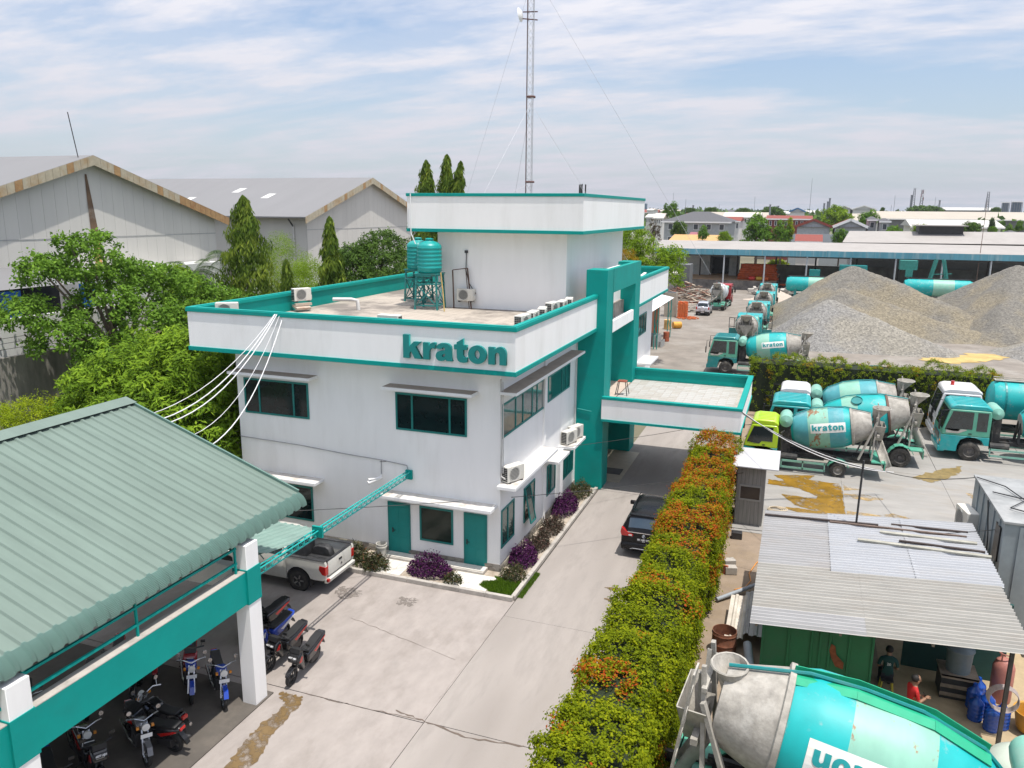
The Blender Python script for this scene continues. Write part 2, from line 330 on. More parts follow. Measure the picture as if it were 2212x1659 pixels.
RUSTY=mat('rusty_water',(.26,.145,.016),.3,var=.3,vscale=1.3,dirt=(.15,.075,.012),dscale=.8,damt=.7)
RUSTY2=mat('rusty_stain',(.33,.22,.08),.6,var=.22,vscale=2,dirt=(.5,.44,.36),dscale=2.5,damt=.6)
def ragged(m,lo,hi,sc):
    n=m.node_tree.nodes; l=m.node_tree.links; b=n['Principled BSDF']; c=n.new('ShaderNodeTexCoord'); no=n.new('ShaderNodeTexNoise'); no.inputs['Scale'].default_value=sc; no.inputs['Detail'].default_value=5; no.inputs['Roughness'].default_value=.7; l.new(c.outputs['Object'],no.inputs[0]); r=n.new('ShaderNodeMapRange'); r.inputs[1].default_value=lo; r.inputs[2].default_value=hi; l.new(no.outputs['Fac'],r.inputs[0]); l.new(r.outputs[0],b.inputs['Alpha'])
ragged(WETB,.34,.55,2.6); ragged(RUSTY,.33,.5,1.7); ragged(RUSTY2,.42,.6,1.4)
puddle([(-5.67,-2.96),(-5.2,-2.97),(-4.98,-2.99),(-4.86,-3.36),(-4.85,-3.77),(-4.77,-4.69),(-4.56,-5.38),(-4.5,-6.6),(-5.2,-6.8),(-5.11,-5.99),(-5.29,-4.95),(-5.35,-4.22),(-5.22,-3.77),(-5.31,-3.33),(-5.67,-3.1)],'brown wet drain stain running past the motorbike shed post',WETB,seed=3)
OIL=mat('oil_spot',(.19,.165,.145),.6,var=.2); ragged(OIL,.4,.62,5.)
puddle([(-7.6,2.9),(-7.0,3.1),(-6.5,2.7),(-6.9,2.2),(-7.4,2.4)],'dark oil spots on the concrete behind the pickup tailgate',OIL,jit=.1,seed=31); puddle([(-5.2,3.0),(-4.6,3.1),(-4.5,2.6),(-5.0,2.5)],'faint dark spots on the concrete in front of the purple shrub',OIL,jit=.1,seed=32)
puddle([(1.17,6.26),(1.85,6.4),(2.3,6.3),(2.3,6.05),(1.95,6.15),(1.49,6.08)],'thin brown puddle on the driveway nearest the black car',WETB,jit=.03,seed=4)
puddle([(1.34,5.43),(1.61,5.53),(1.8,5.4),(1.57,5.28)],'smallest brown puddle on the driveway beside the hedge',WETB,jit=.03,seed=5)
puddle([(6.31,21.24),(8.26,21.89),(7.99,21.1),(9.42,20.99),(9.5,19.96),(9.5,19.33),(9.49,17.23),(9.47,16.2),(8.5,16.2),(7.57,16.25),(6.66,16.68),(7.56,16.85),(8.33,16.78),(7.38,17.15),(6.79,18.48),(8.29,18.37),(8.36,18.79),(7.54,19.61),(6.1,19.69),(6.07,20.45),(6.87,20.43)],'large orange rusty puddle behind the guard booth',RUSTY,seed=6)
puddle([(9.55,21.0),(10.35,20.5),(9.58,20.1)],'pale rust stain beside the lime truck rear wheel',RUSTY2,seed=7)
puddle([(9.55,19.6),(10.43,19.81),(11.38,19.48),(10.56,18.96),(9.55,19.2)],'rusty streak in the middle of the truck yard',RUSTY2,seed=8)
puddle([(9.55,17.25),(10.96,17.27),(11.51,17.66),(12.31,17.27),(12.84,16.64),(11.44,16.34),(11.0,16.25),(9.55,16.4)],'rusty streak along the back of the corrugated roof',RUSTY2,seed=9)
puddle([(12.9,23.5),(14.3,25.2),(15.6,26.4),(15.2,25.0),(14.4,23.6),(13.6,22.9)],'olive wet stain in front of the tanker bumper',mat('olive_wet',(.22,.16,.06),.5,var=.3),seed=10,jit=.12)
puddle([(15.0,21.8),(15.6,22.0),(15.9,21.2),(15.2,21.0)],'small brown stain near the grey container corner',RUSTY2,seed=11)
# ================================================================ office building
B=thing('office_building','white two storey office block with teal trim, tower, portal and entrance porch','building',(-8,16,0))
WX,WY=-2.65,5.9
g=MB(); g.box(-13.82,WX,WY,15.95,0,7.7); g.box(-13.82,-4.0,15.95,23.6,0,7.7); g.box(-13.82,WX,23.6,35.2,0,7.7); ob('wall',g,WALL,B)
ROOF=bpy.data.materials.new('roof_tiles'); ROOF.use_nodes=True
def tilemat(m,c1,c2,mort,sx,sy,dirt,rough=.85):
    t=m.node_tree;n=t.nodes;l=t.links;b=n['Principled BSDF'];b.inputs['Roughness'].default_value=rough
    c=n.new('ShaderNodeTexCoord');br=n.new('ShaderNodeTexBrick');br.offset=0;br.inputs['Scale'].default_value=1;br.inputs['Brick Width'].default_value=sx;br.inputs['Row Height'].default_value=sy;br.inputs['Mortar Size'].default_value=.012
    br.inputs['Color1'].default_value=c1+(1,);br.inputs['Color2'].default_value=c2+(1,);br.inputs['Mortar'].default_value=mort+(1,);l.new(c.outputs['Object'],br.inputs[0])
    no=n.new('ShaderNodeTexNoise');no.inputs['Scale'].default_value=.33;no.inputs['Detail'].default_value=8;no.inputs['Roughness'].default_value=.68;l.new(c.outputs['Object'],no.inputs[0])
    r=n.new('ShaderNodeMapRange');r.inputs[1].default_value=.47;r.inputs[2].default_value=.6;r.inputs[4].default_value=.85;l.new(no.outputs['Fac'],r.inputs[0])
    mx=n.new('ShaderNodeMix');mx.data_type='RGBA';l.new(r.outputs[0],mx.inputs[0]);l.new(br.outputs['Color'],mx.inputs[6]);mx.inputs[7].default_value=dirt+(1,);l.new(mx.outputs[2],b.inputs['Base Color']);return m
tilemat(ROOF,(.44,.385,.325),(.40,.35,.295),(.27,.23,.19),.4,.4,(.15,.13,.115))
PX0,PX1,PY0,PY1=-15.2,-1.8,5.0,36.0
ob('roof_slab',MB().box(PX0+.15,PX1-.15,PY0+.15,PY1-.15,7.7,8.4),ROOF,B)
ob('soffit',MB().box(PX0+.02,PX1-.02,PY0+.02,PY1-.02,7.62,7.7),WHITE,B)
def ring(x0,x1,y0,y1,t,z0,z1,skip=None):
    g=MB(); g.box(x0,x1,y0,y0+t,z0,z1); g.box(x0,x1,y1-t,y1,z0,z1); g.box(x0,x0+t,y0+t,y1-t,z0,z1)
    if skip: g.box(x1-t,x1,y0+t,skip[0],z0,z1); g.box(x1-t,x1,skip[1],y1-t,z0,z1)
    else: g.box(x1-t,x1,y0+t,y1-t,z0,z1)
    return g
SK=(15.9,23.7)
ob('parapet',ring(PX0,PX1,PY0,PY1,.15,7.7,9.1,SK),WALL,B)
ob('parapet_lining',ring(PX0+.152,PX1-.152,PY0+.152,PY1-.152,.03,8.405,9.1,SK),TEAL,B)
ob('coping',ring(PX0-.05,PX1+.05,PY0-.05,PY1+.05,.3,9.1,9.25,SK),TEAL,B,bevel=.012)
ob('coping_lip',ring(PX0-.02,PX1+.02,PY0-.02,PY1+.02,.2,9.25,9.28,SK),TEAL,B)
ob('lower_band',ring(PX0-.04,PX1+.04,PY0-.04,PY1+.04,.25,7.6,7.76,SK),TEAL,B,bevel=.01)
# tower
ob('tower_wall',MB().box(-9.6,-3.2,15.6,27.3,8.4,12.1),WALL,B)
TX0,TX1,TY0,TY1=-10.73,-2.24,14.7,28.6
ob('tower_slab',MB().box(TX0+.15,TX1-.15,TY0+.15,TY1-.15,12.03,12.5),WHITE,B)
ob('tower_parapet',ring(TX0,TX1,TY0,TY1,.15,12.1,13.58),WALL,B)
ob('tower_coping',ring(TX0-.04,TX1+.04,TY0-.04,TY1+.04,.28,13.58,13.72),TEAL,B,bevel=.012)
ob('tower_band',ring(TX0-.04,TX1+.04,TY0-.04,TY1+.04,.25,11.97,12.12),TEAL,B,bevel=.01)
# portal
ob('portal_pier',MB().box(-2.66,-1.35,15.9,17.15,0,7.6).box(-2.33,-1.35,15.9,17.15,7.6,10.38),TEAL,B)
ob('portal_pier',MB().box(-3.98,-1.35,22.4,23.7,0,7.6).box(-2.33,-1.35,22.4,23.7,7.6,10.38),TEAL,B)
ob('portal_header',MB().box(-1.62,-1.352,17.15,22.4,9.27,10.378),TEAL,B)
ob('portal_recess',MB().box(-2.3,-2.15,17.15,22.4,7.3,10.2),WALL,B)
ob('balcony',MB().box(-2.15,-1.4,17.15,22.4,7.34,7.42).box(-1.55,-1.4,17.15,22.4,7.42,7.88),WALL,B)
ob('balcony_slab',MB().box(-3.98,-1.4,17.16,22.39,3.75,3.93),mat('pink_tile',(.52,.42,.35),.6),B)
ob('entrance_floor',MB().box(-3.98,-.75,17.2,22.4,0,.03),mat('cream_floor',(.42,.36,.28),.45),B)
ob('door_mat',MB().box(-2.1,-.95,18.3,19.2,.03,.05),mat('mat_grey',(.1,.1,.1),.95),B)
# porch
QX1,QY0,QY1=4.85,15.75,23.4
p=ob('porch',MB().box(-1.348,QX1-.02,QY0+.02,QY1-.02,3.47,3.93),CONC,B)
def pring(t,z0,z1,e=0):
    g=MB(); g.box(-1.40,QX1+e,QY0-e,QY0-e+t,z0,z1); g.box(-1.348,QX1+e,QY1+e-t,QY1+e,z0,z1); g.box(QX1+e-t,QX1+e,QY0-e+t,QY1+e-t,z0,z1); return g
ob('porch_parapet',pring(.15,3.5,4.47),WALL,p); ob('porch_coping',pring(.26,4.47,4.6,.04),TEAL,p,bevel=.01); ob('porch_band',pring(.22,3.42,3.53,.04),TEAL,p)
gg=MB(); gg.box(-1.34,QX1-.152,QY1-.182,QY1-.152,3.95,4.47); gg.box(QX1-.182,QX1-.152,QY0+.152,QY1-.182,3.95,4.47); gg.box(-1.34,QX1-.182,QY0+.152,QY0+.182,3.95,4.47); ob('porch_lining',gg,TEAL,p)
TILE=mat('porch_tile',(.43,.42,.395),.7,var=.08,vscale=.7,dirt=(.31,.28,.23),dscale=.9,damt=.5,coords='Object')
tl=MB().box(-.186,.186,-.186,.186,0,.012).mesh('tile'); tl.materials.append(TILE)
TILE2=mat('porch_tile_b',(.40,.38,.345),.7,var=.1,vscale=2,dirt=(.28,.25,.2),dscale=1.5,damt=.6)
tl2=tl.copy(); tl2.materials.clear(); tl2.materials.append(TILE2)
for i in range(15):
    for j in range(18):
        o=bpy.data.objects.new('tile',tl2 if random.random()<.3 else tl); COL.objects.link(o); o.parent=p; x,y=-1.1+i*.4,QY0+.42+j*.4
        if x>QX1-.38 or y>QY1-.38: continue
        o.location=(x+8,y-16,3.932+random.uniform(0,.003))
for o in [o for o in bpy.data.objects if o.name.startswith('tile') and o.location.length<1e-6]: bpy.data.objects.remove(o)
# ledges and sun shades
def shade(x0,x1,y0,y1,z,t=.12,top=SLABTOP):
    s=ob('sun_shade',MB().box(x0,x1,y0,y1,z-t,z),WHITE,B,bevel=.008); ob('shade_top',MB().box(x0+.03,x1-.03,y0+.03,y1-.03,z+.001,z+.008),top,s)
WARM=mat('awning_top',(.34,.29,.25),.9,var=.1,dirt=(.22,.19,.17),dscale=2,damt=.6)
shade(-13.75,-10.05,5.25,WY,6.82,.11,WARM); shade(-7.0,-3.48,5.25,WY,6.78,.11,WARM); shade(-13.7,-10.0,5.25,WY,2.72)
shade(-7.2,-2.75,5.2,WY,2.66); shade(WX,-2.0,5.72,14.8,6.86,.1,WARM); shade(WX,-1.95,5.52,10.7,3.5); shade(WX,-1.95,10.78,12.46,2.86); shade(WX,-1.95,13.2,15.15,2.8)
ob('pilaster',MB().box(WX,-2.45,12.75,13.2,0,2.7).box(WX,-2.56,10.74,10.98,0,7.6),WALL,B)
# windows and doors
def win_front(x0,x1,z0,z1,cuts=(),y=WY,gm=GLASS,fw_=.07):
    g=MB(); f=y-.035
    for a,b,c,d in ((x0,x1,z1-fw_,z1),(x0,x1,z0,z0+fw_),(x0,x0+fw_,z0+fw_,z1-fw_),(x1-fw_,x1,z0+fw_,z1-fw_)): g.box(a,b,f,y+.01,c,d)
    xs=[x0+fw_]+[x for c in cuts for x in (c-.035,c+.035)]+[x1-fw_]
    for c in cuts: g.box(c-.035,c+.035,f,y+.01,z0+fw_,z1-fw_)
    w=ob('window',g,TEALD,B)
    for i in range(0,len(xs),2): ob('pane',MB().box(xs[i],xs[i+1],y-.012,y+.005,z0+fw_,z1-fw_),gm,w)
def win_side(y0,y1,z0,z1,cuts=(),x=WX,gm=GLASSG,fw_=.07,tilt=0):
    g=MB(); f=x+.035
    for a,b,c,d in ((y0,y1,z1-fw_,z1),(y0,y1,z0,z0+fw_),(y0,y0+fw_,z0+fw_,z1-fw_),(y1-fw_,y1,z0+fw_,z1-fw_)): g.box(x-.01,f,a,b,c,d)
    ys=[y0+fw_]+[q for c in cuts for q in (c-.04,c+.04)]+[y1-fw_]
    for c in cuts: g.box(x-.01,f,c-.04,c+.04,z0+fw_,z1-fw_)
    w=ob('window',g,TEALD,B)
    for i in range(0,len(ys),2): ob('pane',MB().box(x-.005,x+.012,ys[i],ys[i+1],z0+fw_,z1-fw_),gm,w)
win_front(-13.49,-10.52,5.06,6.48,(-12.78,-11.2)); win_front(-6.77,-3.93,5.06,6.47,(-6.1,-4.6)); win_front(-13.5,-10.54,.86,2.3,(-12.0,)); win_front(-5.87,-4.5,.83,2.2,gm=mat('brown_glass',(.02,.03,.022),.08,spec=.35))
GLV=mat('view_glass',(.10,.13,.12),.04,var=.3,vscale=.6,spec=1.0)
win_side(5.98,10.93,5.1,6.35,(7.4,8.2,9.3,9.9),gm=GLV); win_side(11.35,14.6,5.2,6.32,(13.4,14.0))
win_side(5.98,7.35,.95,2.42,(6.66,)); win_side(8.45,9.78,.98,2.42,(9.1,)); win_side(11.42,12.65,1.05,2.4,(12.0,)); win_side(13.7,15.5,1.0,2.0,(14.6,))
sash=MB(); sash.bar((WX+.05,8.5,2.36),(WX+.3,8.5,1.0),.05); sash.bar((WX+.05,9.08,2.36),(WX+.3,9.08,1.0),.05); sash.bar((WX+.3,8.5,1.0),(WX+.3,9.08,1.0),.05)
s=ob('open_sash',sash,TEALD,B); ob('pane',MB().quad((WX+.06,8.52,2.36),(WX+.06,9.06,2.36),(WX+.3,9.06,1.02),(WX+.3,8.52,1.02)),GLASSG,s)
DOOR=mat('teal_door',(.002,.22,.20),.55,var=.05)
for x0,x1,h in ((-7.2,-6.26,-6.98),(-4.06,-3.15,-3.92)):
    d=ob('door',MB().box(x0,x1,WY-.05,WY+.01,.12,2.2),TEALD,B)
    ob('door_leaf',MB().box(x0+.07,x1-.05,WY-.062,WY-.05,.14,2.14),DOOR,d)
    for z0,z1 in ((.3,.85),(.98,1.3),(1.42,2.02)):
        for k in (0,1):
            a=x0+.16+k*.36; ob('door_panel',MB().box(a,a+.3,WY-.07,WY-.062,z0,z1),DOOR,d,bevel=.005)
    ob('handle',MB().box(h-.02,h+.02,WY-.10,WY-.062,1.0,1.18).bar((h,WY-.11,1.1),(h+.12,WY-.11,1.1),.02),DARK,d)
# back wing windows beyond the portal
win_side(28.0,29.6,5.15,6.5,(28.8,)); win_side(30.3,33.0,5.15,6.5,(31.2,32.1))
# raised letters on the parapet
x=-5.88; S=.575
adv={'k':.76,'r':.47,'a':.69,'t':.51,'o':.73,'n':.7}
LET=mat('sign_teal',(.002,.205,.195),.55,var=.03); 
for ch in 'kraton':
    w,polys=GL[ch]; me=outline_mesh(polys,.06)
    for v in me.vertices: v.co=Vector((v.co.x*S*1.02+x+8,-(v.co.z)+4.94-16,v.co.y*S+7.98))
    bm=bmesh.new(); bm.from_mesh(me); bmesh.ops.recalc_face_normals(bm,faces=bm.faces); bm.to_mesh(me); bm.free()
    ob('sign_letter',me,LET,B,world=False); x+=adv[ch]
# stone plinth
PL=ob('plinth',MB().box(-13.8,WX+.02,WY-.03,WY-.001,0,.36).box(WX+.001,WX+.03,WY-.03,15.88,0,.36),mat('mortar',(.30,.28,.25),.95),B)
STN=[mat('stone_a',(.30,.28,.23),.9,var=.25,bump=.4),mat('stone_b',(.22,.20,.17),.9,var=.25,bump=.4),mat('stone_c',(.37,.34,.27),.9,var=.25,bump=.4)]
sm=[]
for k in range(6):
    me=MB().cbox((0,0,0),(.26+.04*(k%3),.05,.10)).mesh('stone'); me.materials.append(STN[k%3])
    for v in me.vertices: v.co+=Vector((random.uniform(-.02,.02),random.uniform(-.008,.008),random.uniform(-.02,.02)))
    sm.append(me)
def stones(a,b,fixed,side):
    for row in range(3):
        t=a+random.uniform(0,.2)
        while t<b-.15:
            o=bpy.data.objects.new('stone',random.choice(sm)); COL.objects.link(o); o.parent=PL
            o.location=((t+8,fixed-16,.06+row*.115) if side=='f' else (fixed+8,t-16,.06+row*.115)); o.rotation_euler=(0,random.uniform(-.05,.05),0 if side=='f' else R(90)); t+=.31+random.uniform(-.02,.03)
stones(-9.2,-7.25,WY-.04,'f'); stones(-6.2,-4.1,WY-.04,'f'); stones(-3.1,-2.6,WY-.04,'f'); stones(5.9,15.8,WX+.04,'s')
# pipes and cables fixed to the walls
g=MB(); g.tube([(-13.8,5.86,4.05),(-11,5.86,3.98),(-9,5.86,3.86),(-7.4,5.86,3.80),(-6.35,5.86,3.72)],.018,6); g.tube([(-7.42,5.86,3.8),(-7.42,5.85,3.25)],.02,6); g.tube([(-6.35,5.86,3.72),(-6.3,5.86,3.5)],.015,6); ob('wall_cable',g,mat('grey_cable',(.35,.35,.36),.6),B)
g=MB(); g.tube([(-2.62,5.82,7.3),(-2.6,5.8,6.5),(-2.58,5.82,5),(-2.6,5.8,3.8),(-2.35,5.9,3.6)],.03,6); g.tube([(-2.55,5.84,7.2),(-2.52,5.83,5.2),(-2.53,5.84,3.9)],.02,6); g.tube([(-2.6,15.6,7.5),(-2.58,15.5,5),(-2.6,15.5,3)],.03,6); ob('drain_pipe',g,mat('grey_pipe',(.55,.54,.52),.6),B)
g=MB(); g.tube([(-10.5,14.6,13.7),(-10.5,14.6,11.9),(-10.3,14.65,11.4)],.025,6); ob('tower_pipe',g,WHITE,B)
g=MB(); g.tube([(-8.1,15.55,11.0),(-8.1,15.5,10.2),(-7.95,15.5,9.6),(-7.6,15.5,9.1)],.02,6); g.box(-8.17,-8.03,15.5,15.6,11.0,11.12); ob('ac_hose',g,DARK,B)
g=MB()
for q in ((-1.36,17.13),): g.tube([(-1.33,17.1,10.42),(-1.33,17.12,6),(-1.31,17.0,4.7)],.012,5)
g.tube([(-2.6,15.86,3.9),(-1.9,15.86,3.82)],.02,5); ob('thin_pipe',g,mat('teal_pipe',(.03,.35,.32),.5),B)
# ================================================================ motorbike shed
SH=thing('motorbike_shed','open motorbike shed with pale green ribbed metal roof, white posts and teal beam','shed',(-9,-8,0))
GRN=mat('green_roof_metal',(.165,.22,.188),.5,spec=.3,var=.08,vscale=.7,dirt=(.125,.172,.147),dscale=.5,damt=.5,stretch=(.4,2,1),metal=.15)
GRNE=mat('green_roof_nose',(.125,.215,.185),.5,var=.08,metal=.15)
EX,EZ,RX,RZ=-6.2,5.05,-12.35,7.22     # eave, ridge
slope=(RZ-EZ)/(RX-EX)
def roofpt(d):   # distance down from ridge, ends in a rolled nose
    Ls=math.hypot(RX-EX,RZ-EZ)
    if d<=Ls: t=d/Ls; return (RX+(EX-RX)*t,RZ+(EZ-RZ)*t,-slope)
    a=min((d-Ls)/.46,1.)*R(70); th=math.atan(slope); r=.46/R(70)
    x=EX+r*(math.sin(a-th)-math.sin(-th)); z=EZ-r*(math.cos(-th)-math.cos(a-th)); return (x,z,0)
Ls=math.hypot(RX-EX,RZ-EZ)
ds=[0,Ls*.5,Ls]+[Ls+.46*k/26 for k in range(1,27)]
yy=-1.0
PITCH_=.335
def sheet(y1,y0):
    rows=[]
    for i,d in enumerate(ds):
        x,z,_=roofpt(d); row=[]; y=y1
        crimp=(.006 if i%2 else -.006) if d>Ls else 0
        while y>y0+1e-4:
            for dy,h in ((0,0),(.205,0),(.235,.045),(.30,.045),(.334,0)):
                yy_=y-dy
                if yy_<y0-1e-3: continue
                row.append((x+crimp*.7,yy_,z+h+crimp))
            y-=PITCH_
        rows.append(row)
    return MB().grid(rows)
for k in range(15):
    y1=-1.0-k*PITCH_*3; g=sheet(y1,y1-PITCH_*3)
    n=len(g.f)//(len(ds)-1); g.mi=[(1 if i//n>=2 else 0) for i in range(len(g.f))]
    me=g.mesh('roof_sheet',(-9,-8,0)); ob('roof_sheet',me,[GRN,GRNE],SH)
# far slope and ridge cap
ob('back_slope',MB().quad((RX,-1.0,RZ),(RX,-16.1,RZ),(-18.5,-16.1,5.0),(-18.5,-1.0,5.0)),GRN,SH)
g=MB(); g.add([(RX-.35,-.95,RZ-.07),(RX,-.95,RZ+.09),(RX+.42,-.95,RZ-.05),(RX-.35,-16.1,RZ-.07),(RX,-16.1,RZ+.09),(RX+.42,-16.1,RZ-.05)],[(0,1,4,3),(1,2,5,4)]); ob('ridge_cap',g,GRN,SH)
g=MB(); g.bar((RX,-1.02,RZ+.03),(EX,-1.02,EZ+.03),.06,.1); ob('barge_trim',g,GRNE,SH)
for y0 in (-10.3,-3.76,-16.6):
    ob('post',MB().box(-6.34,-5.91,y0,y0+.48,0,4.58),WALL,SH,bevel=.01)
    b=MB().box(-6.36,-5.89,y0-.02,y0+.5,2.96,3.92); ob('post_band',b,TEAL,SH)
    ob('post',MB().box(-18.2,-17.8,y0,y0+.48,0,4.9),WALL,SH)
ob('beam',MB().box(-6.25,-5.95,-16.2,-3.76,2.98,3.86),TEAL,SH); ob('beam_top',MB().box(-6.25,-5.95,-16.2,-3.76,3.861,3.88),CONC,SH)
ob('beam',MB().box(-18,-6.3,-3.6,-3.35,3.2,3.86),WALL,SH)
g=MB()
for z in (4.15,4.55): g.bar((-6.1,-16.2,z),(-6.1,-3.9,z),.055)
for y in (-14.8,-12.4,-7.15,-3.95,-9.8): g.bar((-6.1,y,3.88),(-6.1,y,4.9),.05)
ob('rail',g,TEAL,SH)
g=MB()
for y in (-1.4,-3.5,-5.6,-7.7,-9.8,-11.9,-14):
    g.bar((EX-.2,y,EZ-.16),(RX,y,RZ-.2),.06,.1); g.bar((-18.3,y,4.9),(RX,y,RZ-.2),.06,.1); g.bar((EX-.2,y,EZ-.3),(-18.3,y,4.7),.06,.08)
for t in (.08,.3,.5,.72,.94):
    x=RX+(EX-RX)*t; z=RZ+(EZ-RZ)*t-.1; g.bar((x,-1,z),(x,-16,z),.05,.08)
ob('roof_frame',g,mat('teal_dark_steel',(.01,.10,.095),.6),SH)
g=MB()
for y in (-4.5,-5.2,-6.1): g.bar((-7.4,y,3.95),(-11,y-.4,4.05),.14,.1)
g.cbox((-7.2,-4.6,4.1),(.3,.5,.22),.2); ob('stored_timber',g,mat('old_timber',(.25,.2,.15),.9,var=.3),SH)
ob('shed_floor',MB().box(-18,-5.85,-16,-3.1,-.05,.03),mat('shed_concrete_shaded',(.10,.088,.075),.9,var=.15,vscale=1.3,dirt=(.2,.17,.14),dscale=.6),SH)  # floor colour lowered to deepen the shade under the roof
# small green canopy by the pickup
CN=thing('lean_to_canopy','small green ribbed lean-to canopy over the pickup cab','canopy',(-10,0,0))
g=MB(); rows=[]
for y,z in ((-1.25,3.08),(2.0,2.52)):
    row=[]; x=-13.5
    while x<-7.55:
        for dx,h in ((0,0),(.16,0),(.19,.035),(.24,.035),(.27,0)): row.append((x+dx,y,z+h))
        x+=.27
    rows.append(row)
ob('roof_sheet',g.grid(rows),mat('green_roof_old',(.22,.33,.29),.5,var=.1,vscale=1,dirt=(.15,.22,.2),dscale=.8,damt=.6),CN)
g=MB(); g.bar((-7.65,-1.25,3.0),(-7.65,2.0,2.45),.05,.08); g.bar((-13.4,-1.2,3.0),(-7.6,-1.2,3.0),.05,.08); g.bar((-13.4,1.95,2.45),(-7.6,1.95,2.45),.05,.08)
for k in range(6): g.bar((-7.65,-1.1+k*.5,2.98-k*.085),(-7.65,-.9+k*.5,2.7-k*.04),.025)
g.bar((-7.65,-1.2,0),(-7.65,-1.2,3.0),.06); g.bar((-13.3,1.9,0),(-13.3,1.9,2.45),.06); g.bar((-7.65,-1.2,2.55),(-7.65,1.9,2.3),.04)
ob('frame',g,mat('teal_dark_steel'),CN)
# lattice beam from shed to office wall
LB=thing('lattice_beam','teal steel lattice beam spanning from the shed post to the office wall','beam',(-6.1,1.3,3.3))
g=MB(); A0=Vector((-6.1,-3.25,3.55)); A1=Vector((-6.27,5.88,3.37)); nn=30
for dx,dz in ((-.07,.12),(.07,.12),(0,-.1)): g.cyl(A0+Vector((dx,0,dz)),A1+Vector((dx,0,dz)),.022,n=6)
for k in range(nn):
    a=A0.lerp(A1,k/nn); b=A0.lerp(A1,(k+.5)/nn); c=A0.lerp(A1,(k+1)/nn)
    for s in (-.07,.07): g.cyl(a+Vector((s,0,.12)),b+Vector((0,0,-.1)),.01,n=4); g.cyl(b+Vector((0,0,-.1)),c+Vector((s,0,.12)),.01,n=4)
ob('lattice',g,mat('teal_bright',(.01,.40,.37),.45,var=.08),LB); ob('wall_plate',MB().box(-6.39,-6.13,5.8,5.9,3.2,3.55),TEAL,LB); ob('joint_plate',MB().box(-6.3,-5.95,-.32,-.24,3.4,3.74),TEAL,LB)
# ================================================================ planting bed
KB=thing('planter_kerb','low concrete kerb round the planting bed at the office corner','kerb',(-5,4.2,0))
kx=-8.5
while kx<-1.5:
    x1=min(kx+1.0,-1.45); ob('kerb_stone',MB().box(kx+.004,x1-.004,4.05,4.2,0,.16),CONC,KB,bevel=.012); kx=x1
    if x1>=-1.451: break
ky=4.2
while ky<15.7:
    y1=min(ky+1.0,15.8); ob('kerb_stone',MB().box(-1.6,-1.45,ky+.004,y1-.004,0,.16),CONC,KB,bevel=.012); ky=y1
struct('planting_soil',MB().quad((-8.5,4.2,.09),(-2.65,4.2,.09),(-2.65,5.9,.09),(-8.5,5.9,.09)).quad((-2.65,4.2,.09),(-1.6,4.2,.09),(-1.6,15.8,.09),(-2.65,15.8,.09)),mat('garden_soil',(.42,.36,.29),.95,var=.2,vscale=4,dirt=(.2,.15,.1),dscale=1.5,damt=.7))
PT=MB().box(-.195,.195,-.195,.195,0,.02).mesh('tile'); PT.materials.append(mat('path_tile',(.66,.63,.57),.6,var=.05,dirt=(.45,.4,.34),dscale=2,damt=.5))
PW=thing('door_path','pale tiled path and step in front of the office doors','path',(-5,5,.09))
ob('step',MB().box(-7.3,-3.1,5.35,5.9,.09,.2),CONC,PW,bevel=.01)
for x0,x1 in ((-7.1,-5.9),(-4.15,-2.75)):
    x=x0
    while x<x1:
        for y in (4.42,4.82,5.16):
            o=bpy.data.objects.new('tile',PT); COL.objects.link(o); o.parent=PW; o.location=(x+.2+5,y-5,.005)
        x+=.4
for x in np.arange(-7.1,-3.2,.4):
    o=bpy.data.objects.new('tile',PT); COL.objects.link(o); o.parent=PW; o.location=(float(x)+.2+5,5.62-5,.112)
def strip_leaf(name,c,r,h,n,ln,wd,lm,label,cat,grp=None,up=.9,stem=True):
    rg=np.random.default_rng(abs(hash(label))%9999 if False else int(c[0]*100+c[1]*37)%9999)
    root=thing(name,label,cat,c,0,grp)
    u=rg.normal(0,1,(n,2)); q=np.sqrt(rg.uniform(0,1,n)); a=rg.uniform(0,2*math.pi,n)
    x=np.cos(a)*q*r[0]; y=np.sin(a)*q*r[1]; z=h*(1-q**2*.75)*rg.uniform(.25,1,n)*(1+.25*np.sin(a*3+q*5))
    P=np.stack([x,y,z],1); Nn=np.stack([np.cos(a)*q*.6,np.sin(a)*q*.6,np.full(n,up)],1)
    ob('foliage',leaf_mesh('foliage',P,Nn,ln,wd,rg.uniform(0,1,n),rng=rg,jit=.8),lm,root)
    g=MB()
    for k in range(9):
        t=2*math.pi*k/9; g.tube([(math.cos(t)*.06,math.sin(t)*.06,0),(math.cos(t)*r[0]*.55,math.sin(t)*r[1]*.55,h*.7)],[.012,.006],4)
    ob('stems',g,mat('stem_brown',(.12,.08,.05),.9),root,world=False)
    return root
PUR=leafmat('purple_leaf',[(0,(.018,.005,.02)),(.6,(.06,.012,.06)),(1,(.12,.03,.11))],.15)
OLV=leafmat('olive_leaf',[(0,(.02,.03,.012)),(.5,(.05,.06,.02)),(.85,(.10,.10,.05)),(1,(.16,.06,.03))],.2)
BRZ=leafmat('bronze_leaf',[(0,(.02,.02,.012)),(.5,(.05,.045,.03)),(1,(.12,.06,.05))],.2)
GRS=leafmat('grass_leaf',[(0,(.06,.13,.01)),(1,(.16,.28,.02))],.35)
strip_leaf('garden_shrub',(-7.93,4.75,.09),(.5,.5),.75,700,.2,.045,OLV,'olive green shrub with reddish tips beside the pickup tailgate','shrub')
strip_leaf('garden_shrub',(-7.05,4.5,.09),(.5,.45),.6,800,.2,.04,OLV,'spiky grey green shrub in front of the white bucket','shrub')
strip_leaf('garden_shrub',(-4.95,4.85,.09),(.85,.55),.8,2200,.1,.05,PUR,'wide purple leaved shrub between the two office doors','shrub')
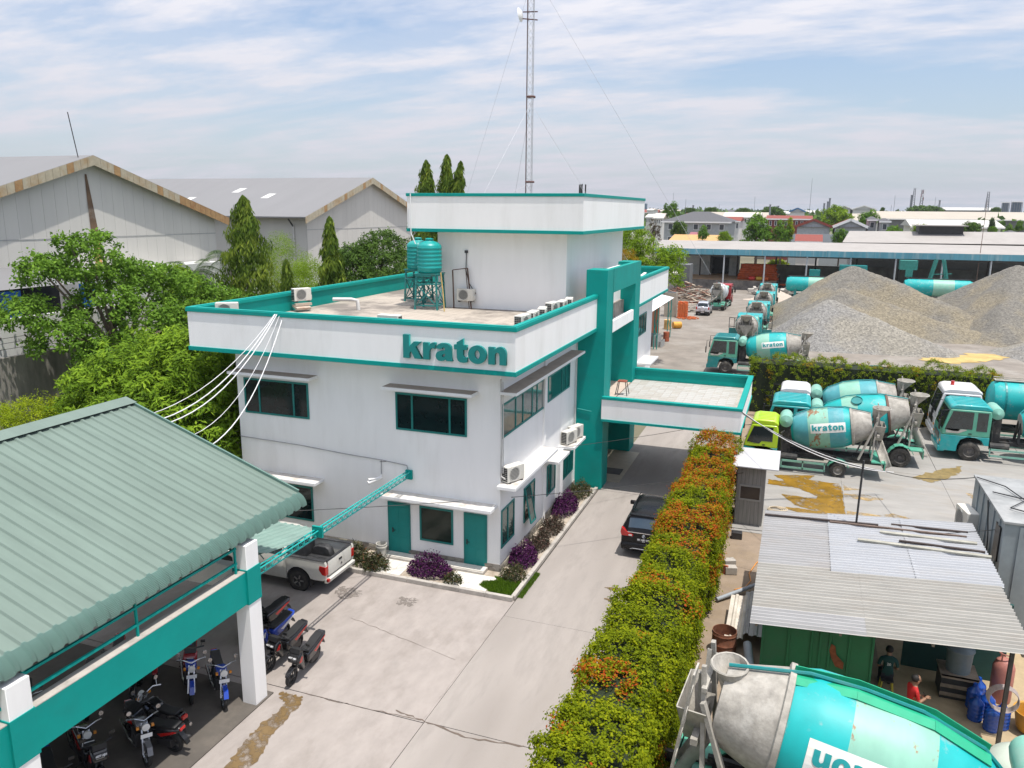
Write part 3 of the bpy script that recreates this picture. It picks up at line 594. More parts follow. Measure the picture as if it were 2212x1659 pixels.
strip_leaf('garden_shrub',(-3.9,4.5,.09),(.35,.3),.4,400,.13,.04,OLV,'smallest green shrub beside the purple bush at the doors','shrub')
strip_leaf('garden_shrub',(-2.0,5.6,.09),(.45,.5),.55,800,.15,.035,OLV,'low dark green shrub behind the grass patch at the corner','shrub')
strip_leaf('garden_shrub',(-2.1,6.95,.09),(.5,.8),.8,2200,.1,.05,PUR,'nearer purple shrub along the office side wall','shrub')
strip_leaf('garden_shrub',(-2.0,8.5,.09),(.42,.7),.6,900,.16,.035,BRZ,'bronze shrub next to the nearer purple shrub on the side wall','shrub')
strip_leaf('garden_shrub',(-2.0,10.2,.09),(.45,.85),.65,1100,.16,.035,BRZ,'bronze shrub just before the farther purple shrub on the side wall','shrub')
strip_leaf('garden_shrub',(-2.1,12.5,.09),(.5,1.05),.85,2400,.1,.05,PUR,'farther purple shrub along the office side wall','shrub')
strip_leaf('garden_shrub',(-2.0,14.6,.09),(.5,.9),.7,1400,.14,.035,OLV,'dark green shrub at the foot of the teal portal pier','shrub')
n=9000; P=np.stack([RNG.uniform(-2.9,-1.62,n),RNG.uniform(4.22,5.35,n),np.full(n,.09)],1); keep=(P[:,0]>-2.75-.3*np.sin(P[:,1]*7))
P=P[keep]; o=ob('lawn_grass',leaf_mesh('lawn_grass',P,np.tile((0.,0,.3),(len(P),1)),.11,.018,RNG.uniform(0,1,len(P)),droop=-2.,jit=.5),GRS); o['kind']='stuff'; o['label']='bright green grass patch at the corner of the planting bed'
n=1600; P=np.stack([RNG.uniform(-1.44,-1.25,n),RNG.uniform(4.4,6.4,n),np.full(n,.0)],1); o=ob('kerb_grass',leaf_mesh('kerb_grass',P,np.tile((0.,0,.3),(n,1)),.09,.016,RNG.uniform(0,1,n),droop=-2.,jit=.5),GRS); o['kind']='stuff'; o['label']='strip of weeds growing along the outside of the kerb'
g=MB(); g.lathe([(.15,0),(.17,.02),(.19,.45),(.215,.46),(.215,.50),(.19,.5),(.19,.56),(.205,.57),(.205,.6),(.18,.6),(.17,.08)],18,Matrix.Translation((-7.2,5.3,.12)),cap=False); g.lathe([(.001,.08),(.17,.08)],18,Matrix.Translation((-7.2,5.3,.12)),cap=False)
one('bucket',g,mat('dirty_white_plastic',(.55,.53,.47),.6,var=.15,dirt=(.35,.3,.24),dscale=4),'dirty white plastic bucket against the wall by the left door','bucket',smooth=True)
# ================================================================ security camera, stool
t=thing('security_camera','white bullet security camera on the office front wall','camera',(-7.42,5.86,3.2))
ob('bracket',MB().tube([(-7.42,5.86,3.25),(-7.42,5.7,3.12),(-7.5,5.6,3.1)],.025,6),WHITE,t); ob('housing',MB().cyl((-7.35,5.75,3.16),(-7.72,5.35,3.02),.075,n=10).cbox((-7.53,5.55,3.16),(.5,.14,.02),R(47),0,0),WHITE,t,smooth=True)
t=thing('stool','rusty red topped stool standing on the porch roof','stool',(-1.2,19.3,3.95))
ob('seat',MB().box(-1.42,-.98,19.1,19.5,4.62,4.66).cbox((-1.2,19.3,4.67),(.3,.25,.03),.4),mat('rust_seat',(.28,.08,.05),.8,var=.3),t)
for sx in (-1,1):
    for sy in (-1,1): ob('leg',MB().bar((-1.2+sx*.18,19.3+sy*.16,4.63),(-1.2+sx*.3,19.3+sy*.26,3.95),.03),DARK,t)
# ================================================================ air conditioners (front faces local -Y)
def make_ac():
    t=thing('air_conditioner','x','air conditioner'); ACB=mat('ac_casing',(.66,.64,.58),.5,var=.06,dirt=(.4,.34,.25),dscale=3,damt=.5)
    ob('casing',MB().box(-.42,.42,-.16,.16,.05,.62),ACB,t,bevel=.015)
    ob('fan_ring',MB().lathe([(.23,0),(.25,.012),(.25,-.01)],20,Matrix.Translation((-.08,-.165,.335))@Matrix.Rotation(R(90),4,'X'),cap=False),mat('ac_ring',(.5,.49,.46),.5),t)
    ob('fan_disc',MB().lathe([(.001,0),(.225,0)],20,Matrix.Translation((-.08,-.163,.335))@Matrix.Rotation(R(90),4,'X'),cap=False),mat('ac_dark',(.16,.16,.15),.6),t)
    g=MB()
    for k in range(9): g.box(-.30,.14,-.175,-.165,.335-.2+k*.05,.335-.2+k*.05+.008)
    ob('grille',g,mat('ac_ring'),t)
    g=MB()
    for k in range(7):
        for j in range(3): g.box(-.428,-.421,-.13+j*.09,-.05+j*.09,.1+k*.07,.15+k*.07)
    ob('side_louvre',g,BLACK,t)
    for s in (-.3,.3): ob('foot',MB().box(s-.04,s+.04,-.18,.18,0,.05),DARK,t)
    ob('valve_cover',MB().box(.42,.47,-.1,.05,.1,.3),ACB,t)
    return t
AC=make_ac(); first=True
# name stays, labels differ
ACS=[((-2.3,6.25,3.5),R(90-25),'air conditioner on the long side ledge at the office corner'),((-2.35,13.75,2.8),R(72),'left one of the two air conditioners on the short ledge by the portal'),((-2.3,14.6,2.8),R(72),'right one of the two air conditioners on the short ledge by the portal'),
((-14.55,11.5,8.82),R(62),'weathered air conditioner on a rusty bracket at the left parapet'),((-14.4,6.3,8.72),R(30),'air conditioner peeking over the far left corner of the roof parapet'),((-6.85,5.75,8.7),R(180),'single air conditioner just behind the front parapet above the sign'),
((-8.05,15.38,8.72),0,'air conditioner hanging on the tower wall beneath the black hose')]
for k,(y,lab) in enumerate(((8.4,'roof air conditioner nearest the sign corner in the row behind the right parapet'),(9.55,'second roof air conditioner from the sign corner behind the right parapet'),(10.75,'third roof air conditioner from the sign corner behind the right parapet'),(12.1,'fourth roof air conditioner from the sign corner'),(13.5,'fifth roof air conditioner from the sign corner behind the right parapet'),(14.6,'last roof air conditioner of the row, next to the portal pier'))):
    ACS.append(((-2.75,y,8.6 if k!=3 else 8.68),R(84+9*(k%3)),lab))
ACS+=[((-2.9,26.9,8.62),R(20),'air conditioner on the back roof beside the satellite dish'),((-2.6,29.5,8.55),R(60),'air conditioner on the back roof behind a leaning plank')]
for loc,rz,lab in ACS: place(AC,first,loc,rz,lab,'outdoor air conditioner units'); first=False
g=MB(); g.cbox((-14.45,11.35,8.6),(.7,.5,.1),R(60),.25); g.cbox((-14.4,11.4,8.72),(.8,.12,.12),R(60)); one('ac_bracket',g,mat('rusted_plate',(.5,.42,.34),.8,var=.2,dirt=(.3,.1,.03),dscale=3,damt=.9),'rusty angled plate under the air conditioner at the left parapet','bracket')
g=MB(); g.tube([(-13.4,12.3,8.9),(-12.6,12.6,8.9),(-12.35,12.7,8.85),(-12.3,12.7,8.4)],.09,10); one('vent_pipe',g,mat('pvc_grey',(.55,.54,.52),.5,var=.1),'bent grey pipe elbow standing on the office roof','pipe',smooth=60)
# open-topped condenser trays behind parapet
# ================================================================ water tanks
def make_tank():
    t=thing('water_tank','x','water tank'); TP=mat('tank_plastic',(.004,.30,.28),.38,var=.05)
    pr=[(.02,1.55),(.16,1.55),(.18,1.5),(.4,1.42),(.52,1.33),(.57,1.25)]
    for k in range(6):
        z=1.2-k*.18; pr+=[(.57,z),(.585,z-.02),(.585,z-.05),(.57,z-.07)]
    pr+=[(.57,.12),(.5,.02),(.3,0)]
    ob('shell',MB().lathe(pr,32),TP,t,smooth=50); ob('lid',MB().lathe([(.17,1.54),(.2,1.55),(.2,1.59),(.1,1.62),(.001,1.62)],20,cap=False),TP,t,smooth=True)
    return t
def make_stand():
    t=thing('tank_stand','x','stand'); TS=mat('teal_steel_old',(.01,.20,.19),.55,var=.2,dirt=(.08,.05,.03),dscale=3,damt=.8)
    for sx in (-1,1):
        for sy in (-1,1): ob('leg',MB().bar((sx*.48,sy*.48,1.6),(sx*.55,sy*.55,0),.08),TS,t)
    g=MB()
    for z in (1.6,1.2,.2):
        for s in (-1,1): g.bar((-.52,s*.52,z),(.52,s*.52,z),.06); g.bar((s*.52,-.52,z),(s*.52,.52,z),.06)
    for s in (-1,1):
        for a in (-1,1): g.bar((-.5*a,s*.54,.2),(.5*a,s*.5,1.2),.04); g.bar((s*.54,-.5*a,.2),(s*.5,.5*a,1.2),.04)
    ob('bracing',g,TS,t)
    g=MB()
    for k in range(6): g.bar((-.58,-.5+k*.2,1.66),(.58,-.5+k*.2,1.66),.14,.04)
    ob('deck',g,TS,t); return t
tk=make_tank(); st=make_stand()
place(tk,True,(-9.57,14.62,10.07),0,'front teal plastic water tank, overlapping the tower wall','teal rooftop water tanks'); place(tk,False,(-11.55,17.4,9.98),.7,'rear teal plastic water tank, half hidden behind the front one','teal rooftop water tanks')
place(st,True,(-9.57,14.62,8.4),.1,'teal steel stand under the front water tank','tank stands'); place(st,False,(-11.55,17.4,8.35),.05,'teal steel stand under the rear water tank','tank stands')
one('bamboo_pole',MB().tube([(-8.85,14.3,10.15),(-8.65,14.1,9.2),(-8.5,13.9,8.4)],.03,6),mat('bamboo',(.42,.3,.1),.7,var=.3),'yellow bamboo pole leaning on the front tank stand','pole')
g=MB(); g.bar((-8.7,15.3,10.2),(-8.0,15.45,10.3),.04); g.bar((-8.0,15.45,10.3),(-7.75,15.3,8.4),.05); g.bar((-8.1,15.45,10.3),(-7.85,15.3,8.4),.03); g.bar((-8.7,15.3,10.2),(-8.6,15.2,8.4),.05)
one('rusty_ladder',g,mat('rust_steel',(.10,.05,.035),.8,var=.3),'rusty metal frame leaning on the tower wall beside the tanks','frame')
# ================================================================ radio mast
MX,MY=-10.95,33.0
t=thing('radio_mast','slender triangular lattice radio mast with guy wires behind the office tower','mast',(MX,MY,8.4))
MG=mat('mast_grey',(.45,.46,.48),.5,metal=.3,var=.1); g=MB(); c3=[Vector((.24*math.cos(a),.24*math.sin(a),0)) for a in (R(90),R(210),R(330))]
z=8.4; c=Vector((MX,MY,0))
for p in c3: g.cyl(c+p+Vector((0,0,8.4)),c+p+Vector((0,0,31)),.02,n=5)
while z<30.6:
    for i in range(3):
        a,b=c3[i],c3[(i+1)%3]; g.cyl(c+a+Vector((0,0,z)),c+b+Vector((0,0,z+.45)),.008,n=4); g.cyl(c+a+Vector((0,0,z+.45)),c+b+Vector((0,0,z)),.008,n=4)
    z+=.45
ob('lattice',g,MG,t); g=MB()
for z in (14.85,20.3): g.lathe([(.3,z-8.4-.06),(.33,z-8.4),(.3,z-8.4+.06)],12,Matrix.Translation((MX,MY,8.4)),cap=False)
g.tube([(MX-.26,MY-.1,8.4),(MX-.27,MY-.1,31)],.03,5); ob('collar',g,mat('mast_rust',(.12,.06,.05),.8),t)
for p,q in (((MX,MY,19.9),(-5.5,28.3,13.5)),((MX,MY,19.9),(-12.9,28.6,13.3)),((MX,MY,19.9),(-4.4,36.5,9.)),((MX,MY,27.5),(-16,30,9)),((MX,MY,28.),(1,36.5,8.8)),((MX,MY,14.8),(-9.8,28.5,13.4)),((MX,MY,14.8),(-12,28.5,13.3)),((MX,MY,19.9),(-14,36,9))): ob('guy_wire',MB().cyl(p,q,.009,n=4),MG,t)
g=MB(); g.lathe([(.001,0),(.2,.02),(.36,.09),(.45,.18)],18,Matrix.Translation((MX-.55,MY-.3,25.35))@Matrix.Rotation(R(-100),4,'Y'),cap=False); d=ob('dish',g,WHITE,t,smooth=True)
ob('dish_arm',MB().bar((MX-.55,MY-.2,25.5),(MX+.4,MY,25.5),.06).bar((MX-.55,MY-.2,25.1),(MX+.4,MY,25.0),.06),mat('mast_rust'),d)
g=MB(); g.cyl((-14.6,60,0),(-14.6,60,15.6),.09,.06,n=6)
for k in range(3):
    a=2.1*k; g.cbox((-14.6+.35*math.cos(a),60+.35*math.sin(a),15.1),(.12,.12,.9),a)
one('telecom_antenna',g,DARK,'small cluster of panel antennas just above the tower roof','antenna')
# ================================================================ vehicles: shared pieces
# every vehicle is built with its nose at local x = 0, pointing to -x
def wheel(parent,x,y,r,w,rim,name='wheel',side=1,spokes=0):
    M=Matrix.Translation((x,y,r))@Matrix.Rotation(R(90),4,'X')
    o=ob(name,MB().lathe([(r*.58,-w/2),(r*.9,-w/2),(r,-w*.36),(r,w*.36),(r*.9,w/2),(r*.58,w/2)],28,M,cap=False),RUBBER,parent,smooth=40,world=False)
    g=MB(); f=-side*w*.36
    g.lathe([(r*.6,-side*w/2),(r*.56,f),(r*.5,f*.55),(r*.24,f*.55),(r*.2,f),(.001,f)],24,M,cap=False)
    if spokes:
        for k in range(spokes):
            a=2*math.pi*k/spokes; p=M@Vector((r*.15*math.cos(a),r*.15*math.sin(a),f*1.02)); q=M@Vector((r*.55*math.cos(a),r*.55*math.sin(a),f*1.1)); g.bar(p,q,r*.15,.03,(0,1,0))
    else:
        for k in range(8):
            a=2*math.pi*k/8; p=M@Vector((r*.36*math.cos(a),r*.36*math.sin(a),f*.6)); q=M@Vector((r*.36*math.cos(a),r*.36*math.sin(a),f*.75)); g.cyl(p,q,.025,n=6)
    ob('rim',g,rim,o,smooth=40,world=False); return o
RIMD=mat('truck_rim',(.09,.085,.08),.7,var=.3,dirt=(.25,.22,.18),dscale=5)
RIMG=mat('alloy_rim',(.30,.29,.27),.45,metal=.5,var=.2)
LAMPW=mat('lamp_clear',(.7,.7,.68),.1,spec=.8); LAMPO=mat('lamp_amber',(.6,.22,.02),.2)
DRT=mat('cement_grey',(.34,.32,.28),.9,var=.2,vscale=4,dirt=(.5,.47,.42),dscale=2,damt=.7,bump=.3)
FRM=mat('truck_frame_black',(.025,.025,.025),.7,var=.4,dirt=(.18,.16,.13),dscale=2,damt=.6)
MINT=mat('mint_paint',(.20,.44,.35),.4,var=.07,dirt=(.36,.42,.36),dscale=1,damt=.5)
TRUCKTEAL=mat('truck_teal',(.004,.33,.34),.4,var=.08,dirt=(.20,.34,.32),dscale=2.2,damt=.55,coat=.15)
TRUCKDK=mat('truck_teal_dark',(.004,.20,.20),.4,var=.08,dirt=(.1,.16,.14),dscale=1.5,damt=.4,coat=.2)
TRUCKGN=mat('truck_green',(.09,.36,.25),.4,var=.1,dirt=(.2,.26,.2),dscale=1.2,damt=.5)
DR_T=mat('drum_teal',(.003,.36,.36),.5,var=.1,vscale=1.5,dirt=(.30,.36,.35),dscale=2.6,damt=.55,dthr=(.56,.68))
DR_B=mat('drum_faded',(.07,.32,.36),.55,var=.12,vscale=1.5,dirt=(.26,.42,.44),dscale=.9,damt=.7)
DR_M=mat('drum_mint',(.22,.46,.36),.5,var=.08,vscale=1.5,dirt=(.40,.40,.36),dscale=2.4,damt=.6,dthr=(.54,.68))
DR_R=mat('drum_mint_rusty',(.22,.46,.36),.5,var=.1,vscale=1.5,dirt=(.26,.10,.04),dscale=1.7,damt=.9,dthr=(.555,.60),stretch=(1.6,1,.8))
DR_C=mat('drum_cement',(.33,.31,.275),.9,var=.3,vscale=3.5,dirt=(.50,.48,.44),dscale=1.8,damt=.8,bump=.3,bscale=18)
DR_W=mat('drum_white',(.62,.66,.68),.5,var=.08,dirt=(.45,.46,.44),dscale=1,damt=.6)
DR_D=mat('drum_ring',(.14,.08,.06),.8,var=.3)
RUSTP=mat('rust_patch',(.24,.08,.03),.9,var=.35,vscale=8)
LIME=mat('lime_paint',(.42,.62,.02),.35,var=.05,coat=.3)
SIGNW=mat('panel_white',(.72,.73,.7),.6,var=.05,dirt=(.6,.42,.15),dscale=1.5,damt=.4); SIGNT=mat('panel_teal',(.01,.28,.29),.5,var=.1)
TRW=mat('cab_white',(.72,.72,.73),.35,var=.04,coat=.3); TRR=mat('cab_red',(.32,.015,.02),.35,var=.08,coat=.3); TRGREY=mat('cab_silver',(.45,.47,.5),.35,metal=.2)
CGLASS=mat('cab_glass',(.02,.028,.03),.08,var=.4,vscale=1.5,spec=.8)
def make_cab(t,c,up_,lo,roof):
    W2=c['w']/2; L=c['cl']; h=c['ch']; a=c['fa']; k=h/3.05; b=.62*k; m=1.36*k; e=c.get('e',0)
    arch=[(a+.62,b+.32),(a+.5,b+.56),(a+.2,b+.68),(a-.2,b+.68),(a-.5,b+.52),(a-.62,b+.2),(a-.64,b-.1)]
    cab=ob('cab',MB().prism([(0,m),(.02,m+.22*k),(.34,h-.26),(L-.06,h-.26),(L,h-.5),(L,m)],-W2,W2),up_,t,bevel=.05,world=False)
    ob('cab_lower',MB().prism([(0,m-.002)]+[(-.02,b-.05),(.05,b-.14)]+[(max(a-.64,.12),b-.14)]+arch[::-1][1:]+[(a+.66,b+.3),(L,b+.3),(L,m-.002)],-W2-.003,W2+.003),lo,cab,bevel=.02,world=False)
    ob('cab_roof',MB().prism([(.30,h-.27),(.38,h-.09),(.62,h),(L-.25,h),(L-.04,h-.12),(L+.02,h-.27)],-W2+.03,W2-.03),roof,cab,bevel=.06,world=False)
    g=MB()
    for q in range(6): y=-W2+.3+q*(2*W2-.6)/5; g.box(.6,L-.25,y-.03,y+.03,h,h+.02)
    ob('roof_rib',g,roof,cab,world=False)
    wz0,wz1=m+.3*k,h-.36
    fx=lambda z:.02+(z-(m+.22*k))/(h-.26-(m+.22*k))*.32
    ob('windscreen',MB().quad((fx(wz0)-.012,-W2+.14,wz0),(fx(wz0)-.012,W2-.14,wz0),(fx(wz1)-.012,W2-.2,wz1),(fx(wz1)-.012,-W2+.2,wz1)),CGLASS,cab,world=False)
    for s in (-1,1):
        y0,y1=(W2-.01,W2+.008) if s>0 else (-W2-.008,-W2+.01)
        x1=L*.63 if c.get('quarter',True) else L-.25
        ob('side_window',MB().prism([(fx(wz0)+.1,wz0),(fx(wz0)+.5,wz0-.06),(x1*.55,wz0-.06),(x1*.62,wz0+.08),(x1,wz0+.08),(x1,wz1),(fx(wz1)+.14,wz1)],y0,y1),CGLASS,cab,world=False)
        if c.get('quarter',True): ob('quarter_window',MB().prism([(L*.71,wz0+.02),(L*.93,wz0+.02),(L*.93,wz1),(L*.71,wz1)],y0,y1),CGLASS,cab,world=False)
        if c.get('lower_panel'): ob('lower_window',MB().prism([(.22,m+.12),(L*.35,m+.12),(L*.52,m+.32),(L*.52,m+.36),(.22,m+.36)],y0,y1),mat('grey_panel',(.42,.40,.36),.6),cab,world=False)
        ob('door_handle',MB().box(L*.56,L*.63,y0-.0 if s>0 else y0-.02,y1+(.02 if s>0 else 0),m+.12,m+.17),BLACK,cab,world=False)
        ob('headlight',MB().box(-.04,.02,s*W2*.58-.17,s*W2*.58+.17,b+.1,b+.28),LAMPW,cab,world=False)
        ob('indicator',MB().box(-.03,.1,s*(W2-.1)-.1,s*(W2-.1)+.1,b+.34,b+.46),LAMPO,cab,world=False)
        g=MB(); g.tube([(.3,s*W2,h-.3),(-.12,s*(W2+.12),h-.34),(-.15,s*(W2+.18),m+.35)],.02,5); g.box(-.2,-.13,s*(W2+.2)-.1,s*(W2+.2)+.1,m+.35,m+.85); ob('mirror',g,BLACK,cab,world=False)
    ob('grille',MB().box(-.025,.01,-W2*.55,W2*.55,b+.35,m-.05),BLACK,cab,world=False); ob('bumper',MB().box(-.1,.25,-W2,W2,b-.2,b+.1),lo,cab,bevel=.04,world=False)
    ob('wiper',MB().bar((0.0,-.3,m+.3*k),(.2,.25,m+.6*k),.02),BLACK,cab,world=False)
    return cab
def drum_fn(c):
    A=Vector((c['dx0'],0,c['dz0'])); E=Vector((c['dx1'],0,c['dz1'])); D=(E-A).normalized(); Ln=(E-A).length; U=Vector((0,1,0)).cross(D); U=-U if U.z<0 else U
    st=[(0,.52),(.06,.74),(.26,.965),(.36,1.),(.58,1.),(.66,.985),(1.,.60)]; rm=c['rm']
    def rad(s):
        q=s/Ln
        for (a,r1),(b,r2) in zip(st,st[1:]):
            if q<=b: return rm*(r1+(r2-r1)*(q-a)/(b-a))
        return rm*.6
    return A,D,U,Ln,rad
def make_drum(t,c,bands,text=0,flip=False,panel=(.36,.8),rust=True):
    A,D,U,Ln,rad=drum_fn(c); Y=Vector((0,1,0)); n=36; g=MB(); vs=[];fs=[];ms=[]
    ss=sorted(set([0,.03,.06,.16,.26,.31,.36,.47,.58,.62,.66,.85,1.]+[b for b,_ in bands if b<1])); ml=[]
    for q in ss:
        for k in range(n):
            a=2*math.pi*k/n; vs.append(A+D*(q*Ln)+(Y*math.cos(a)+U*math.sin(a))*rad(q*Ln))
    for i in range(len(ss)-1):
        m_=next(mi for b,mi in bands if ss[i]<b-1e-6)
        for k in range(n): fs.append((i*n+k,i*n+(k+1)%n,(i+1)*n+(k+1)%n,(i+1)*n+k)); ms.append(m_)
    g.add(vs,fs); g.mi=ms; me=g.mesh('drum'); d=ob('drum',me,c['dm'],t,smooth=30,world=False)
    g=MB(); Mx=Matrix((tuple(list(Y)+[0]),tuple(list(U)+[0]),tuple(list(D)+[0]),(0,0,0,1))).transposed(); Mx.translation=A
    for q,e in ((.76,.03),):
        r=rad(q*Ln); g.lathe([(r,q*Ln-.07),(r+.045+e,q*Ln-.05),(r+.045+e,q*Ln+.05),(r,q*Ln+.07)],36,Mx,cap=False)
    ob('drum_ring',g,c.get('ring',DRT),d,smooth=40,world=False)
    ob('drum_end',MB().lathe([(.001,-.05),(rad(0)*.9,-.03),(rad(0),0)],24,Mx,cap=False).lathe([(rad(Ln),Ln),(rad(Ln)*.75,Ln+.02),(rad(Ln)*.72,Ln-.3),(.001,Ln-.3)],24,Mx,cap=False),DR_C,d,smooth=40,world=False)
    def pos(s,th,off,sd): return A+D*s+(Y*(sd*math.cos(th))+U*math.sin(th))*(rad(s)+off)
    if text:
        sd=text; s0,s1=panel[0]*Ln,panel[1]*Ln; wl=s1-s0; hgt=wl*.30; rm=c['rm']; th0=c.get('th',.28)
        rows=[[pos(s0+wl*i/12,th0+(j/4-.5)*hgt/rm,.008,sd) for i in range(13)] for j in range(5)]
        pn=ob('sign_panel',MB().grid(rows),SIGNW,d,world=False)
        tot=sum(GL[ch][0]+.12 for ch in 'kraton'); sc=wl*.92/tot; x=wl*.04
        for ch in 'kraton':
            w,polys=GL[ch]; m_=outline_mesh(polys)
            bm=bmesh.new(); bm.from_mesh(m_); bmesh.ops.subdivide_edges(bm,edges=bm.edges,cuts=1); bm.to_mesh(m_); bm.free()
            for v in m_.vertices:
                u=x+v.co.x*sc; vv=(v.co.y-.58)*sc*1.0
                if flip: p=pos(s0+u,th0-vv/rm,.02,sd)
                else: p=pos(s0+u,th0+vv/rm,.02,sd)
                v.co=p
            ob('sign_letter',m_,SIGNT,pn,world=False); x+=(w+.12)*sc
    if rust:
        rg=random.Random(int(c['rm']*1000)+len(bands))
        for k in range(5):
            s=rg.uniform(.42,.62)*Ln; th=rg.uniform(.1,1.2); sd=text or -1; pts=[pos(s+.1*rg.uniform(.5,1.4)*math.cos(a*.9),th+.12*rg.uniform(.4,1.6)*math.sin(a*.9),.012,sd) for a in range(7)]
            ob('rust_patch',MB().add(pts,[tuple(range(7))]),RUSTP,d,world=False)
    return d
def make_rear(t,c,hop=DRT,fend=TRUCKGN):
    A,D,U,Ln,rad=drum_fn(c); x1=c['dx1']; z1=c['dz1']; W2=c['w']/2; k=c['rm']/1.1
    # feed hopper
    def cone(cx,cz,r0,r1,h0,h1,tw=1.):
        vs=[];n=16
        for r,z,s in ((r0,h0,1),(r1,h1,0)):
            for i in range(n): a=2*math.pi*i/n; vs.append((cx+r*.85*math.cos(a)+(0 if s else -.25*k),r*tw*math.sin(a),z))
        return MB().add(vs,[(i,(i+1)%n,n+(i+1)%n,n+i) for i in range(n)])
    hx=x1+c.get('ho',.42)*k; hr=c.get('hr',.52)*k; ob('hopper',cone(hx,0,hr,.2*k,z1+(.95+c.get('hh',0))*k,z1+(.38+c.get('hh',0))*k),hop,t,world=False).modifiers.new('s','SOLIDIFY').thickness=.02
    g=MB(); n=16
    rim=[(hx+hr*.85*math.cos(2*math.pi*i/n),hr*math.sin(2*math.pi*i/n),z1+(.95+c.get('hh',0))*k) for i in range(n+1)]; g.tube(rim,.025,5,False)
    for s in (-1,1):
        g.bar((x1+.1,s*.7*k,.95),(x1+.25,s*.42*k,z1+.85*k),.1,.08); g.bar((x1-.5,s*.75*k,.95),(x1+.2,s*.62*k,z1+.3*k),.12,.08)
        g.bar((x1+.3,s*.4*k,z1+.7*k),(x1+.35,0,1.3),.08,.05)
    g.bar((x1+.2,-.6*k,z1+.5*k),(x1+.2,.6*k,z1+.5*k),.09); g.bar((x1+.3,-.75*k,z1-.4*k),(x1+.3,.75*k,z1-.4*k),.12)
    ob('rear_frame',g,hop,t,world=False)
    g=MB()   # discharge throat: two plates meeting in a V, then the swing chute
    for s in (-1,1): g.add([(x1+.12,s*.72*k,z1+.15*k),(x1+.62*k,s*.6*k,z1+.1*k),(x1+.55*k,s*.14*k,z1-.75*k),(x1+.2,s*.16*k,z1-.75*k)],[(0,1,2,3)])
    g.add([(x1+.63*k,-.6*k,z1+.1*k),(x1+.63*k,.6*k,z1+.1*k),(x1+.56*k,.14*k,z1-.75*k),(x1+.56*k,-.14*k,z1-.75*k)],[(0,1,2,3)])
    o=ob('discharge_throat',g,hop,t,world=False); o.modifiers.new('s','SOLIDIFY').thickness=.02
    p=Vector((x1+.35*k,0,z1-.7*k)); q=Vector((x1+.85*k,c.get('chy',-.9)*k,.75+.1*k)); ax=(q-p).normalized(); sdv=ax.cross(Vector((0,0,1))).normalized(); up2=sdv.cross(ax)
    rows=[]
    for i in range(5):
        f=i/4; cpt=p.lerp(q,f); r=.26*k
        rows.append([cpt+sdv*(r*math.cos(R(180+180*j/8)))+up2*(r*math.sin(R(180+180*j/8))) for j in range(9)])
    o=ob('chute',MB().grid(rows),hop,t,world=False,smooth=True); o.modifiers.new('s','SOLIDIFY').thickness=.025
    g=MB()
    for s in (-.2,.2): g.bar((x1+.75*k,W2*.75+s,.6),(x1+.3*k,W2*.72+s,z1+1.*k),.035)
    for j in range(8): f=j/7; xx=x1+(.75-.45*f)*k; zz=.6+(z1+k-.6)*f; g.bar((xx,W2*.74-.2,zz),(xx,W2*.74+.2,zz),.03)
    ob('ladder',g,hop,t,world=False)
    ob('platform',MB().box(x1+.1,x1+.75*k,-W2*.95,W2*.95,.92,.98).box(x1+.72*k,x1+.78*k,-W2*.95,W2*.95,.55,.98),fend,t,world=False)
    for s in (-1,1):
        g=MB(); xr=c['ra'][-1]; r=c['wr']; pts=[(xr+(r+.12)*math.cos(a),r+(r+.12)*math.sin(a)) for a in [R(20+140*j/7) for j in range(8)]]
        for (a0,b0),(a1,b1) in zip(pts,pts[1:]): g.quad((a0,s*(W2-.5),b0),(a0,s*W2,b0),(a1,s*W2,b1),(a1,s*(W2-.5),b1))
        ob('mudguard',g,fend,t,world=False).modifiers.new('s','SOLIDIFY').thickness=.03
        ob('tail_light',MB().box(x1+.78*k,x1+.80*k,s*W2*.78-.15,s*W2*.78+.15,.62,.74),RED,t,world=False)
